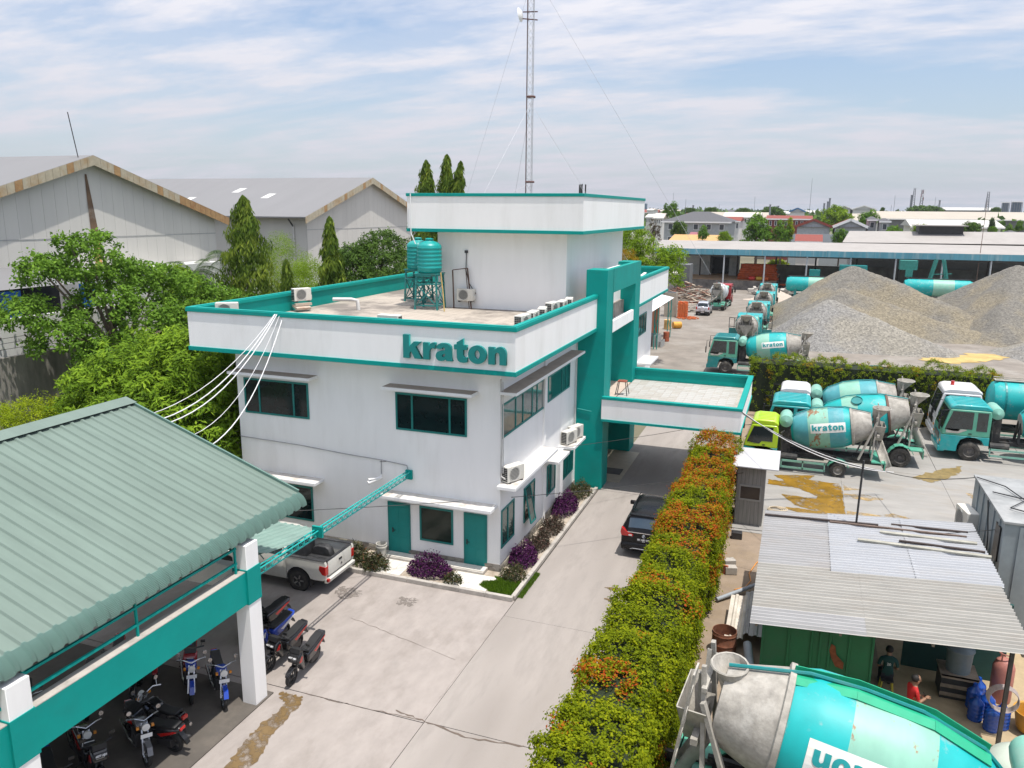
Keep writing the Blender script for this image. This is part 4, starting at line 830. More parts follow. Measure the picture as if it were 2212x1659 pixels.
def make_truck(c,up_,lo,roof,bands,text=0,flip=False,rims=RIMD,rust=False,tank=MINT,body='mixer',panel=(.36,.8)):
    t=thing('mixer_truck' if body=='mixer' else 'tanker_truck','x','truck')
    make_cab(t,c,up_,lo,roof); W2=c['w']/2; r=c['wr']; L=c['len']
    g=MB()
    for s in (-.38,.38): g.box(.3,L,s-.05,s+.05,r+.3,r+.52)
    for x in np.arange(.8,L,.9): g.box(x,x+.1,-.38,.38,r+.32,r+.48)
    for x in [c['fa']]+c['ra']: g.cyl((x,-W2+.2,r),(x,W2-.2,r),.09,n=8)
    ob('chassis',g,FRM,t,world=False)
    for s in (-1,1):
        wheel(t,c['fa'],s*(W2-.16),r,.28,rims,side=s)
        for x in c['ra']: wheel(t,x,s*(W2-.26),r,.5,rims,side=s)
        g=MB(); x0=c['fa']+.95; x1=c['ra'][0]-r-.25
        if x1-x0>.6:
            for z in (r+.22,r-.12): g.box(x0,x1,s*(W2-.06),s*(W2-.02),z-.05,z+.05)
            for x in (x0,(x0+x1)/2,x1): g.box(x-.03,x+.03,s*(W2-.06),s*(W2-.02),r-.17,r+.27)
            ob('side_guard',g,c.get('guard',MINT),t,world=False)
    eng=MB(); x=c['cl']; eng.box(x+.05,x+.5,-.55,.55,r+.3,r+1.0); eng.cyl((x+.1,-W2+.3,r+.35),(x+1.0,-W2+.3,r+.35),.2,n=12); eng.cyl((x+.1,W2-.3,r+.3),(x+.9,W2-.3,r+.3),.22,n=12); eng.tube([(x+.2,-.7,r+.5),(x+.15,-.75,r+1.6),(x+.3,-.7,r+1.7)],.06,8); eng.tube([(x+.3,.3,r+.7),(x+.5,.5,r+1.2),(x+.6,.1,r+.9)],.04,6)
    ob('engine_gear',eng,FRM,t,world=False)
    if body=='mixer':
        make_drum(t,c,bands,text,flip,rust=rust,panel=panel); make_rear(t,c)
        zt=c['dz0']+.55*c['rm']; xm=c['cl']+.32
        wt=ob('water_tank',MB().lathe([(.001,-W2*.78),(.2,-W2*.76),(.31,-W2*.66),(.33,-W2*.5),(.33,W2*.5),(.31,W2*.66),(.001,W2*.78)],18,Matrix.Translation((xm,0,zt))@Matrix.Rotation(R(90),4,'X'),cap=False),tank,t,smooth=40,world=False)
        ob('tank_strap',MB().box(xm-.3,xm+.3,-.5,-.4,r+.5,zt-.25).box(xm-.3,xm+.3,.4,.5,r+.5,zt-.25),FRM,wt,world=False)
        A,D,U,Ln,rad=drum_fn(c); g=MB(); 
        for s in (-1,1): g.bar((c['dx0']-.1,s*.42,r+.5),(c['dx0']-.02,s*.25,c['dz0']+.1),.12); g.bar((c['dx0']-.1,s*.42,r+.5),(c['dx1']+.2,s*.42,r+.55),.1,.14)
        ob('drum_support',g,FRM,t,world=False)
        pts=[A+D*(q*Ln)+U*(rad(q*Ln)+.07)+Vector((0,c.get('py',-.15),0)) for q in (0,.08,.3,.5,.7,.85,1.)]
        ob('top_pipe',MB().tube(pts,.035,6),c.get('pipe',TRUCKDK),t,world=False)
    return t
BIG=dict(w=2.4,cl=2.3,ch=3.05,fa=1.45,ra=[6.85],wr=.52,len=8.0,dx0=2.95,dx1=7.15,dz0=2.0,dz1=2.62,rm=1.12,lower_panel=True)
def V(**k): d=dict(BIG); d.update(k); return d
STD=[(.26,0),(.48,1),(.77,0),(2,2)]
def dm(*m): return list(m)
# lime fronted small mixer in front
c=V(w=2.05,cl=1.65,ch=2.62,fa=.95,ra=[4.6],wr=.38,len=6.6,dx0=2.25,dx1=6.0,dz0=2.0,dz1=2.62,rm=1.05,quarter=False,lower_panel=False,dm=dm(DR_B,DR_R,DR_C,DR_T),chy=-1.0,th=.22)
t=make_truck(c,LIME,TRUCKTEAL,LIME,[(.03,3),(.22,0),(.48,1),(.67,0),(.77,3),(2,2)],-1,panel=(.25,.68),rims=mat('pale_rim',(.36,.34,.3),.7,var=.2)); t.location=(4.72,23.0,0); tag(t,'small mixer truck with lime green cab and faded teal drum beside the guard booth','truck')
# teal one behind, teal drum with a hatch
c=V(dm=dm(DR_T,DR_M,DR_C),ring=DR_D,dz1=2.75,chy=.2); T2=make_truck(c,TRUCKTEAL,TRUCKDK,TRUCKTEAL,[(.24,0),(.42,1),(.77,0),(2,2)],0,rust=False)
T2.location=(5.58,26.1,0); T2['label']='teal cabbed mixer truck parked right behind the lime one, drum with an open hatch'
A,D,U,Ln,rad=drum_fn(c); p=A+D*(.42*Ln)+(Vector((0,-1,0))*math.cos(1.0)+U*math.sin(1.0))*(rad(.42*Ln)+.02)
dr=[o for o in T2.children if o.name.startswith('drum') and not o.name.startswith('drum_')][0]
ob('hatch',MB().lathe([(.001,0),(.26,0),(.28,.03),(.28,.05)],18,Matrix.Translation(p)@(Vector((0,-math.cos(1.0),0))+U*math.sin(1.0)).to_track_quat('Z','Y').to_matrix().to_4x4(),cap=False),TRUCKDK,dr,world=False)
c=V(w=2.3,dm=dm(DR_B,DR_M,DR_C),cl=2.0,ch=2.95,dz1=2.7,dx0=2.75,dx1=6.6,len=7.4,ra=[6.2],quarter=False,lower_panel=False); t=make_truck(c,TRW,TRW,TRW,[(.24,0),(.52,1),(.77,0),(2,2)],0,rust=False); t.location=(5.9,30.0,0); t['label']='white cabbed mixer truck nearest the back hedge'
# right hand pair
c=V(dm=dm(DR_T,DR_M,DR_C),dx0=3.9,dx1=8.3,ra=[7.2,8.5],len=9.4); t=make_truck(c,TRUCKGN,TRUCKTEAL,TRUCKTEAL,STD,0,rust=False); t.location=(14.6,28.7,0); t['label']='teal and green cabbed mixer truck at the right edge of the yard'
# bulk tanker behind it
c=V(dm=dm(DR_T,DR_M,DR_C),quarter=True,lower_panel=False,ra=[6.6,7.9],len=8.6,ch=3.2); t=make_truck(c,TRW,TRW,TRW,STD,0,body='tanker'); t.location=(14.75,32.2,0); t['label']='white cabbed bulk cement tanker with a teal tank at the right edge'
M_=Matrix.Translation((0,0,0)); MY=Matrix(((0,0,1,0),(1,0,0,0),(0,1,0,0),(0,0,0,1)))
tkk=ob('tank',MB().lathe([(.001,2.75),(.7,2.8),(1.0,2.95),(1.12,3.2),(1.12,8.2),(1.0,8.45),(.001,8.6)],32,Matrix.Translation((0,0,2.55))@MY,cap=False),DR_T,t,smooth=35,world=False)
g=MB(); g.lathe([(1.12,3.45),(1.15,3.45),(1.15,3.55),(1.12,3.55)],32,Matrix.Translation((0,0,2.55))@MY,cap=False); g.lathe([(1.12,6.4),(1.15,6.4),(1.15,6.5),(1.12,6.5)],32,Matrix.Translation((0,0,2.55))@MY,cap=False); ob('tank_hoop',g,TRUCKDK,tkk,world=False)
g=MB(); g.box(3.0,8.2,-.3,.3,3.68,3.72); g.tube([(3.0,-.32,3.8),(8.2,-.32,3.8)],.03,5); g.tube([(3.0,.32,3.8),(8.2,.32,3.8)],.03,5); ob('walkway',g,DRT,tkk,world=False); ob('beacon',MB().cyl((.9,0,3.2),(.9,0,3.45),.1,n=10),RED,t,world=False)
# big one in the foreground, seen from its tail
c=V(dm=dm(DR_T,DR_R,DR_C),dx0=3.2,dx1=7.55,dz0=1.95,dz1=2.62,rm=1.16,ra=[5.9,7.1],len=8.6,py=0.,chy=0.,th=.33,hr=.36,ho=-.12,hh=-.22); t=make_truck(c,TRUCKGN,TRUCKTEAL,TRUCKTEAL,[(.24,0),(.53,1),(.76,0),(2,2)],1,True,panel=(.24,.66)); t.location=(14.6,-4.3,0); t.rotation_euler=(0,0,R(176)); t.scale=(1.15,1.15,1.15); t['label']='large mixer truck in the foreground with cement crusted hopper, drum lettering upside down'
A,D,U,Ln,rad=drum_fn(c); g=MB()
for q0,q1 in ((.06,.26),(.26,.53),(.53,.76)):
    a=A+D*(q0*Ln)+U*(rad(q0*Ln)+.03); b=A+D*(q1*Ln)+U*(rad(q1*Ln)+.03); Y=Vector((0,1,0))
    g.add([a-Y*.1,a+Y*.1,a+Y*.26-U*.05,b-Y*.1,b+Y*.1,b+Y*.26-U*.05,a+U*.12-Y*.1,b+U*.12-Y*.1],[(0,1,4,3),(1,2,5,4),(6,0,3,7)])
ob('top_gutter',g,mat('gutter_green',(.01,.32,.17),.5,var=.1),t,world=False).modifiers.new('s','SOLIDIFY').thickness=.02
# across the lane: one broadside, a row of four tails, one with a red cab
c=V(dm=dm(DR_T,DR_M,DR_C),pipe=TRUCKDK); t=make_truck(c,TRUCKGN,TRUCKDK,TRUCKDK,[(.2,0),(.44,1),(.77,0),(2,2)],-1,rust=False,panel=(.30,.70)); t.location=(.12,47.7,0); t['label']='dark green cabbed mixer truck standing broadside just beyond the porch roof'
sv=MB(); 
for k in range(14): sv.box(2.312,2.33,-.95+k*.135,-.88+k*.135,1.75,1.95)
sv.box(2.302,2.318,-1.02,1.02,1.55,2.6); ob('cab_back_panel',sv,mat('grey_back',(.12,.14,.14),.7,var=.2,dirt=(.22,.22,.2),dscale=2),t,world=False)
c=V(dm=dm(DR_T,DR_M,DR_C)); RT=make_truck(c,TRUCKTEAL,TRUCKDK,TRUCKTEAL,STD,0,rust=False)
labs=['teal mixer truck seen from behind with both cab doors swung open','second teal mixer truck in the row of tails beside the gravel','third teal mixer truck in the row of tails beside the gravel','farthest teal mixer truck in the row beside the gravel']
for k,(x,y) in enumerate(((2.35,56.3),(2.6,68.2),(2.75,80.5),(2.6,92.5))): place(RT,k==0,(x,y+8.0,0),R(-90),labs[k],'teal mixer trucks in the row')
for s in (-1,1):
    g=MB(); 
    g.bar((.3,s*1.22,.9),(.0,s*2.1,.9),.05,.9) ; o=ob('open_door',g,TRUCKDK,RT,world=False)
    g=MB(); y0,y1=s*1.25,s*2.1
    for z in (1.5,2.4): g.bar((.3,y0,z),(0,y1,z),.06)
    for f in (0,.4,1): g.bar((.3-.3*f,y0+(y1-y0)*f,1.35),(.3-.3*f,y0+(y1-y0)*f,2.4),.06)
    ob('door_frame',g,FRM,o,world=False)
c=V(dm=dm(DR_W,DR_W,DRT),ch=3.1,ra=[6.2,7.4],chy=-1.2,ring=DR_W); t=make_truck(c,TRR,TRR,TRR,[(.9,0),(2,2)],0,rust=False); t.location=(-3.3,97.6,0); t.rotation_euler=(0,0,R(-93)); t['label']='grey drummed mixer truck with a red cab behind the silver car'
c=V(w=2.05,cl=1.65,ch=2.62,fa=.95,ra=[4.6],wr=.38,len=6.6,dx0=2.25,dx1=6.0,rm=1.05,quarter=False,lower_panel=False,dm=dm(DR_M,DR_M,DR_C)); t=make_truck(c,TRW,TRW,TRW,[(.3,0),(.62,1),(2,2)],0,rust=False); t.location=(7.9,37.9,0); t.scale=(.88,.88,.88); t['label']='mixer truck almost hidden behind the back hedge, only its drum top showing'
# ---------------------------------------------------------------- cars
def cat(P,n):
    P=np.array(P,float); out=[]
    for i in range(len(P)-1):
        p0=P[max(i-1,0)];p1=P[i];p2=P[i+1];p3=P[min(i+2,len(P)-1)]
        for k in range(n):
            t=k/n; out.append(p1+.5*t*((p2-p0)+t*(2*p0-5*p1+4*p2-p3+t*(3*(p1-p2)+p3-p0))) if False else (1-t)*p1+t*p2)
    out.append(P[-1]); return np.array(out)
class Loft:
    """car body: stations x, sill z, half width, belt z, top half width, top z"""
    def __init__(s,st,nu=3):
        s.rings=[]
        S=cat(st,nu)
        for x,zs,w,zb,wt,zt in S:
            pts=[(-w*.93,zs),(-w*.99,zs+.15),(-w,zs+(zb-zs)*.55),(-w*.985,zb),(-(w*.985+wt)/2-.01,(zb+zt-.03)/2),(-wt,zt-.035),(-wt*.93,zt-.008),(-wt*.5,zt+.012),(0,zt+.018)]
            pts+= [(-a,b) for a,b in pts[-2::-1]]; s.rings.append([Vector((x,a,b)) for a,b in pts])
        s.nu=nu
    def body(s):
        g=MB(); g.grid(s.rings); g.add(s.rings[0],[tuple(range(len(s.rings[0])))]); g.add(s.rings[-1],[tuple(range(len(s.rings[-1])))]); return g
    def pt(s,u,v):
        u*=s.nu; i=min(int(u),len(s.rings)-2); j=min(int(v),len(s.rings[0])-2); a=u-i; b=v-j; r=s.rings
        return (r[i][j]*(1-a)+r[i+1][j]*a)*(1-b)+(r[i][j+1]*(1-a)+r[i+1][j+1]*a)*b
    def patch(s,u0,u1,v0,v1,off=.008,n=4,m=4,c=(2.5,0,.8)):
        rows=[]
        for i in range(n+1):
            row=[]
            for j in range(m+1):
                u=u0+(u1-u0)*i/n; v=v0+(v1-v0)*j/m; p=s.pt(u,v); du=s.pt(u+.02,v)-p if u+.02<(len(s.rings)-1)/s.nu else p-s.pt(u-.02,v); dv=s.pt(u,v+.02)-p; nn=du.cross(dv)
                nn=nn.normalized() if nn.length>1e-9 else Vector((0,0,1))
                if nn.dot(p-Vector(c))<0: nn=-nn
                row.append(p+nn*off)
            rows.append(row)
        return MB().grid(rows)
def make_car(name,label,st,paint,glass,wr=.33,fa=.85,ra=3.6,w=1.78,rim=RIMG):
    t=thing(name,label,'car'); L=Loft(st); b=ob('body',L.body(),paint,t,smooth=32,world=False)
    for s in (-1,1):
        for x in (fa,ra):
            ob('wheel_arch',MB().lathe([(.001,0),(wr+.07,0),(wr+.07,.03)],20,Matrix.Translation((x,s*(w/2+.0),wr+.02))@Matrix.Rotation(R(90)*s,4,'X'),cap=False),BLACK,t,world=False); wheel(t,x,s*(w/2-.085),wr,.2,rim,side=s,spokes=5)
    return t,L,b
# black people carrier: stations (x, sill, half width, belt, top half width, top)
st=[(0,.45,.70,.62,.6,.72),(.12,.3,.84,.75,.7,.88),(.5,.26,.9,.9,.74,.98),(1.25,.26,.915,.98,.74,1.06),(1.35,.26,.915,1.0,.70,1.1),(2.05,.26,.915,1.03,.62,1.64),(2.5,.26,.915,1.05,.63,1.74),(3.4,.26,.915,1.07,.63,1.76),(4.2,.26,.91,1.09,.61,1.72),(4.45,.28,.9,1.1,.60,1.60),(4.66,.3,.88,1.0,.62,1.14),(4.72,.36,.85,.8,.7,1.02)]
BLK=mat('black_car_paint',(.006,.006,.007),.25,var=.1,coat=.12,spec=.25)
t,L,b=make_car('people_carrier','shiny black people carrier with number plate parked beside the tall hedge',st,BLK,CGLASS,fa=.95,ra=3.75,w=1.83)
RG=mat('rear_glass',(.035,.06,.085),.04,spec=1.)
ob('rear_window',L.patch(9.15,9.9,5.2,10.8,.012,4,8),RG,b,smooth=True,world=False)
for v0,v1 in ((3.15,4.85),(11.15,12.85)):
    for u0,u1 in ((5.1,5.95),(6.05,6.95),(7.05,7.9),(8.05,8.85)): ob('side_window',L.patch(u0,u1,v0,v1,.008),CGLASS,b,world=False)
ob('windscreen',L.patch(4.1,4.95,5.2,10.8,.008),CGLASS,b,world=False); ob('spoiler',MB().box(4.3,4.52,-.62,.62,1.62,1.67),BLK,b,bevel=.02,world=False)
ob('chrome_strip',MB().box(4.70,4.735,-.62,.62,1.02,1.05),mat('chrome',(.7,.7,.72),.15,metal=1),b,world=False)
for s in (-1,1):
    ob('tail_lamp',MB().prism([(s*.86,1.2),(s*.9,1.0),(s*.86,.86),(s*.42,.86),(s*.40,.94),(s*.66,1.04)],4.60,4.745,'x'),RED,b,bevel=.01,world=False); ob('lamp_insert',MB().box(4.745,4.75,min(s*.45,s*.58),max(s*.45,s*.58),.885,.94),LAMPW,b,world=False)
    ob('reflector',MB().box(4.72,4.74,min(s*.55,s*.8),max(s*.55,s*.8),.42,.47),RED,b,world=False); ob('mirror',MB().cbox((1.75,s*1.02,1.1),(.14,.22,.16)),BLK,b,bevel=.03,world=False)
    ob('roof_rail',MB().tube([(2.2,s*.6,1.72),(2.4,s*.6,1.8),(4.0,s*.59,1.8),(4.2,s*.58,1.74)],.018,5),BLK,b,world=False)
ob('rear_bumper',MB().prism([(4.5,.32),(4.78,.34),(4.8,.52),(4.76,.62),(4.5,.62)],-.86,.86),BLK,b,bevel=.03,world=False); ob('bumper_trim',MB().tube([(4.8,-.5,.38),(4.81,-.4,.42),(4.81,.4,.42),(4.8,.5,.38)],.015,5),STEEL,b,world=False)
pl=ob('number_plate',MB().box(4.74,4.755,-.24,.24,.69,.83),BLACK,b,world=False)
def flat_text(txt,size,parent,M,m,ext=.002):
    me=text_mesh(txt,size,ext,.004); me.transform(M); return ob('lettering',me,m,parent,world=False)
FX=Matrix(((0,0,1,0),(1,0,0,0),(0,1,0,0),(0,0,0,1)))
PLW=mat('plate_white',(.7,.7,.7),.5)
flat_text('BK 1491 DD',.09,pl,Matrix.Translation((4.758,0,.775))@FX,PLW); flat_text('01 22',.04,pl,Matrix.Translation((4.758,0,.713))@FX,PLW)
g=MB()
for rx,ry in ((.075,.05),(.03,.048)): g.tube([(4.757,rx*math.cos(a),.925+ry*math.sin(a)) for a in [2*math.pi*k/16 for k in range(17)]],.007,4,False)
g.tube([(4.757,.06*math.cos(a),.945+.02*math.sin(a)) for a in [2*math.pi*k/16 for k in range(17)]],.006,4,False); ob('badge',g,mat('chrome'),b,world=False)
t.location=(2.0,13.75,0); t.rotation_euler=(0,0,R(-90))
# silver off-roader far down the lane
st=[(0,.45,.70,.62,.6,.75),(.12,.32,.82,.78,.7,.92),(.9,.3,.86,.96,.72,1.05),(1.1,.3,.87,1.0,.7,1.1),(1.6,.3,.87,1.03,.6,1.6),(2.0,.3,.87,1.04,.6,1.7),(3.5,.3,.87,1.05,.6,1.7),(3.72,.32,.86,1.05,.6,1.62),(3.85,.34,.85,1.0,.66,1.1),(3.9,.38,.83,.8,.7,1.02)]
SIL=mat('silver_paint',(.55,.56,.6),.3,metal=.3,coat=.6)
t,L,b=make_car('off_roader','silver off-roader with a spare wheel on its back door driving down the lane',st,SIL,CGLASS,fa=.75,ra=3.1,w=1.74)
ob('rear_window',L.patch(7.1,7.85,5.3,10.7,.01),CGLASS,b,world=False)
for v0,v1 in ((3.2,4.8),(11.2,12.8)):
    for u0,u1 in ((4.15,5.3),(5.4,5.95),(6.05,6.9)): ob('side_window',L.patch(u0,u1,v0,v1,.008),CGLASS,b,world=False)
ob('spare_wheel',MB().lathe([(.001,.2),(.26,.2),(.33,.14),(.34,0)],22,Matrix.Translation((3.9,0,.88))@MY,cap=False),SIL,b,smooth=40,world=False)
for s in (-1,1): ob('tail_lamp',MB().box(3.83,3.91,min(s*.68,s*.84),max(s*.68,s*.84),.8,1.12),RED,b,world=False); ob('mirror',MB().cbox((1.5,s*.98,1.1),(.12,.2,.16)),SIL,b,world=False); ob('fog_lamp',MB().cyl((3.88,s*.66,.6),(3.93,s*.66,.6),.06,n=10),LAMPW,b,world=False)
ob('rear_bumper',MB().box(3.75,3.97,-.84,.84,.32,.55),BLACK,b,bevel=.03,world=False); ob('number_plate',MB().box(3.972,3.98,-.22,.22,.4,.52),PLW,b,world=False)
t.location=(-4.65,87.2,0); t.rotation_euler=(0,0,R(-90))
# white pickup
PKW=mat('pickup_white',(.62,.61,.56),.4,var=.04,dirt=(.42,.37,.28),dscale=.9,damt=.45,coat=.3)
st=[(0,.45,.7,.66,.6,.8),(.12,.34,.84,.8,.7,.98),(1.1,.32,.88,.98,.72,1.1),(1.3,.32,.88,1.05,.7,1.16),(1.95,.32,.88,1.1,.6,1.68),(2.3,.32,.88,1.1,.62,1.76),(3.0,.32,.88,1.12,.62,1.76),(3.3,.32,.88,1.12,.6,1.7),(3.45,.32,.88,1.1,.7,1.16),(3.47,.32,.88,1.0,.8,1.1)]
t,L,b=make_car('pickup_truck','dented white pickup truck with black bed liner parked by the front wall',st,PKW,CGLASS,wr=.37,fa=.95,ra=3.98,w=1.8)
ob('windscreen',L.patch(3.1,3.95,5.2,10.8,.008),CGLASS,b,world=False); ob('rear_window',L.patch(7.1,7.9,5.3,10.7,.01),CGLASS,b,world=False)
for v0,v1 in ((3.2,4.8),(11.2,12.8)):
    for u0,u1 in ((4.1,5.4),(5.5,6.9)): ob('side_window',L.patch(u0,u1,v0,v1,.008),CGLASS,b,world=False)
LIN=mat('bed_liner',(.022,.023,.026),.6,var=.3,vscale=4,dirt=(.12,.12,.12),dscale=1.2,damt=.6)
for s in (-1,1):
    pr=[(3.5,.4),(3.5,1.22),(5.05,1.22),(5.1,1.12),(5.08,.62),(4.98,.52),(4.6,.5)]+[(3.98+.5*math.cos(a),.4+.48*math.sin(a)) for a in [R(15+150*k/8) for k in range(9)]]
    g=MB().prism(pr,min(s*.80,s*.90),max(s*.80,s*.90)); ob('bed_side',g,PKW,t,bevel=.03,world=False)
    ob('tail_lamp',MB().prism([(4.86,1.06),(5.11,1.04),(5.10,.72),(4.95,.74),(4.82,.92)],min(s*.74,s*.915),max(s*.74,s*.915)),RED,t,bevel=.015,world=False)
    ob('wheel_well',MB().prism([(3.55,.7),(3.65,.98),(3.8,1.06),(4.15,1.06),(4.3,.98),(4.4,.7)],min(s*.52,s*.80),max(s*.52,s*.80)),LIN,t,bevel=.04,world=False)
    ob('mudflap',MB().box(4.42,4.45,min(s*.66,s*.88),max(s*.66,s*.88),.2,.5),BLACK,t,world=False)
    ob('bed_rail',MB().box(3.5,5.06,min(s*.76,s*.91),max(s*.76,s*.91),1.215,1.25),LIN,t,bevel=.012,world=False)
g=MB().box(3.5,5.04,-.78,.78,.66,.70)
for k in range(9): g.box(3.55,5.0,-.72+k*.18-.03,-.72+k*.18+.03,.70,.712)
ob('bed_floor',g,LIN,t,world=False); ob('bed_front',MB().box(3.49,3.54,-.79,.79,.6,1.22),LIN,t,world=False)
tg=ob('tailgate',MB().prism([(5.03,.64),(5.10,.66),(5.12,1.1),(5.09,1.2),(5.03,1.2)],-.73,.73),PKW,t,bevel=.02,world=False)
ob('tailgate_handle',MB().box(5.112,5.125,-.1,.1,.98,1.05),BLACK,tg,world=False); ob('tailgate_liner',MB().box(5.0,5.03,-.73,.73,.7,1.2),LIN,tg,world=False); ob('tailgate_cap',MB().box(5.0,5.1,-.75,.75,1.2,1.225),LIN,tg,world=False)
g=MB(); 
for k in range(3):
    a=2.09*k; g.cbox((5.116,.06+.03*math.sin(a),.82+.03*math.cos(a)),(.006,.035,.035),0,a+.78)
ob('badge',g,DARK,tg,world=False)
ob('rear_bumper',MB().prism([(5.0,.42),(5.16,.44),(5.18,.58),(5.0,.6)],-.88,.88),PKW,t,bevel=.03,world=False); ob('bumper_light',MB().box(5.1,5.19,-.88,-.78,.5,.6),RED,t,world=False)
ob('fuel_cap',MB().cyl((3.72,.9,.98),(3.72,.912,.98),.09,n=14),WHITE,t,world=False)
ob('underbody',MB().box(.4,5.0,-.6,.6,.3,.5),FRM,t,world=False)
t.location=(-12.7,3.1,0); t.rotation_euler=(0,0,R(0))
# ================================================================ foliage
from mathutils import noise as MN
BARK=mat('bark',(.16,.12,.09),.95,var=.3,vscale=4,bump=.4); BARKP=mat('bark_pale',(.30,.26,.2),.95,var=.25,vscale=4)
def hedge(name,label,x0,x1,y0,y1,h,n,lm,red=.0,seed=1,taper=.0):
    rg=np.random.default_rng(seed); c=((x0+x1)/2,(y0+y1)/2,0); t=thing(name,label,'hedge',c)
    lx,ly=x1-x0,y1-y0; aT=lx*ly; aX=ly*h; aY=lx*h
    nc=n//26; pick=rg.choice(5,nc,p=np.array([aT*1.3,aX,aX,aY,aY])/(aT*1.3+2*aX+2*aY))
    u=rg.uniform(-.5,.5,nc); v=rg.uniform(-.5,.5,nc); z=rg.uniform(.06,1,nc)*h
    P=np.zeros((nc,3)); Nn=np.zeros((nc,3))
    for k in range(5):
        m=pick==k
        if k==0: P[m]=np.stack([u[m]*lx,v[m]*ly,np.full(m.sum(),h)],1); Nn[m]=(0,0,1)
        elif k<3: s=1 if k==1 else -1; P[m]=np.stack([np.full(m.sum(),s*lx/2),v[m]*ly,z[m]],1); Nn[m]=(s,0,.15)
        else: s=1 if k==3 else -1; P[m]=np.stack([u[m]*lx,np.full(m.sum(),s*ly/2),z[m]],1); Nn[m]=(0,s,.15)
    # the clipped line bulges where one bush meets the next
    P[:,2]*=1+(.1*np.clip((P[:,1]+c[1]-12.5)/3,0,1) if ly>lx else 0)
    along=(P[:,1]+c[1]) if ly>lx else (P[:,0]+c[0])
    bul=(.09*np.sin(along*2.1+1)+.08*np.sin(along*4.7)+.09*np.sin(along*.77+2))*(1 if ly>lx else 1.9)
    P+=Nn*bul[:,None]; edge=np.abs(P[:,0])/(lx/2) if ly>lx else np.abs(P[:,1])/(ly/2); P[pick==0,2]-=.22*np.clip(edge[pick==0],0,1)**4*h*.5
    P+=rg.normal(0,.05,(nc,3))
    if ly>lx: P[:,0]+=np.where(P[:,0]<0,.25,0)*np.clip((P[:,1]+c[1]+4)/5,0,1)*np.clip(-P[:,0]/(lx/2),0,1)
    pat=np.sin(along*.9+.4)*.5+np.sin(along*2.3+2+P[:,0])*.4+np.sin(P[:,1]*3.1+P[:,0]*2.2)*.35
    W_=sph(nc*26,rg); r=rg.uniform(.3,1,(nc*26,1))*rg.uniform(.09,.2,(nc,1)).repeat(26,0)
    PP=P.repeat(26,0)+W_*r; NN=Nn.repeat(26,0)*.6+W_*.45+np.array((.12,-.08,.6))
    outer=(W_*Nn.repeat(26,0)).sum(1)*r[:,0]
    base=rg.uniform(0,.5,nc).repeat(26)*.6+rg.uniform(0,.25,nc*26)
    far=np.clip((P[:,1]+c[1]+2)/14,-.3,1)*.42 if ly>lx else 0
    nz=np.array([MN.noise(Vector((p[0]*.9+seed,(p[1])*.8,p[2]*1.1))) for p in P])
    hot=((nz+far+red*.45*(P[:,2]/h-.6)+rg.normal(0,.1,nc))>.42).repeat(26)&(rg.uniform(0,1,nc*26)<np.where((P[:,1]+c[1])>5,.72,.5).repeat(26))
    tint=np.where(hot,rg.uniform(.58,1,nc*26),np.clip(base,0,.5))
    ob('foliage',leaf_mesh('foliage',PP,NN,.078,.05,tint,rng=rg,jit=.38),lm,t)
    g=MB(); nx,ny=(2,int(ly/.5)) if ly>lx else (int(lx/.5),2)
    rows=[]
    b=.18; g.box(x0+b+(.15 if ly>lx else 0),x1-b,y0+b,y1-b,.0,h-.25); ob('hedge_core',g,mat('hedge_inside',(.012,.02,.006),.95,var=.5,vscale=9),t)  # solid dark core added to block the view through the leaves
    g=MB(); L_=max(lx,ly); k=0
    while k<L_:
        p=(x0+lx*.3,y0+k,0) if ly>lx else (x0+k,y0+ly*.3,0); g.tube([p,(p[0]+.1,p[1]+.1,.6)],[.03,.02],5); k+=.6
    ob('stems',g,BARK,t)
    return t
HL=leafmat('hedge_leaf',[(0,(.075,.11,.004)),(.3,(.19,.24,.005)),(.5,(.33,.36,.008)),(.6,(.36,.25,.010)),(.8,(.42,.14,.010)),(1,(.48,.06,.018))],.45)
HL2=leafmat('hedge_leaf_b',[(0,(.05,.085,.008)),(.3,(.15,.21,.01)),(.5,(.27,.33,.015)),(.6,(.33,.27,.015)),(1,(.32,.15,.015))],.35)
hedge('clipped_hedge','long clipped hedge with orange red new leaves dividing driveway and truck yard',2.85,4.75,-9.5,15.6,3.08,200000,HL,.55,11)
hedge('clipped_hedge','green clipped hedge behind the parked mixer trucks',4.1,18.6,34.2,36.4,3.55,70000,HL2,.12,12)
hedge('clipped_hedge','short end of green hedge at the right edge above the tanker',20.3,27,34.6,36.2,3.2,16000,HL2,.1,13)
def tree(name,label,base,blobs,nc,nl,cr,ln,wd,lm,trunk=.18,bark=BARK,droop=0.,seed=1,group=None,cat='tree',jit=.9,low=-.35):
    rg=np.random.default_rng(seed); t=thing(name,label,cat,base,0,group)
    P,Q,T=clump_crown(blobs,nc,nl,cr,rg,low); P-=np.array(base)
    ob('crown',leaf_mesh('crown',P,Q,ln,wd,T,droop,rg,jit),lm,t)
    g=MB(); b=Vector(base); cz=min(b_[2]-b_[5]*.4 for b_ in blobs); top=Vector((sum(q[0] for q in blobs)/len(blobs),sum(q[1] for q in blobs)/len(blobs),0))
    fork=Vector((b.x*.6+top.x*.4,b.y*.6+top.y*.4,max(b.z+1.,cz))); g.tube([b,b.lerp(fork,.5)+Vector((.1,.05,0)),fork],[trunk,trunk*.8,trunk*.65],8)
    for q in blobs:
        e=Vector(q[:3]); m_=fork.lerp(e,.5)+Vector((0,0,.25*q[5])); g.tube([fork,m_,e+Vector((0,0,q[5]*.3))],[trunk*.5,trunk*.3,trunk*.1],6)
    ob('trunk',g,bark,t); return t
LF=lambda n,a,b,c,tr=.35: leafmat(n,[(0,a),(.5,b),(1,c)],tr)
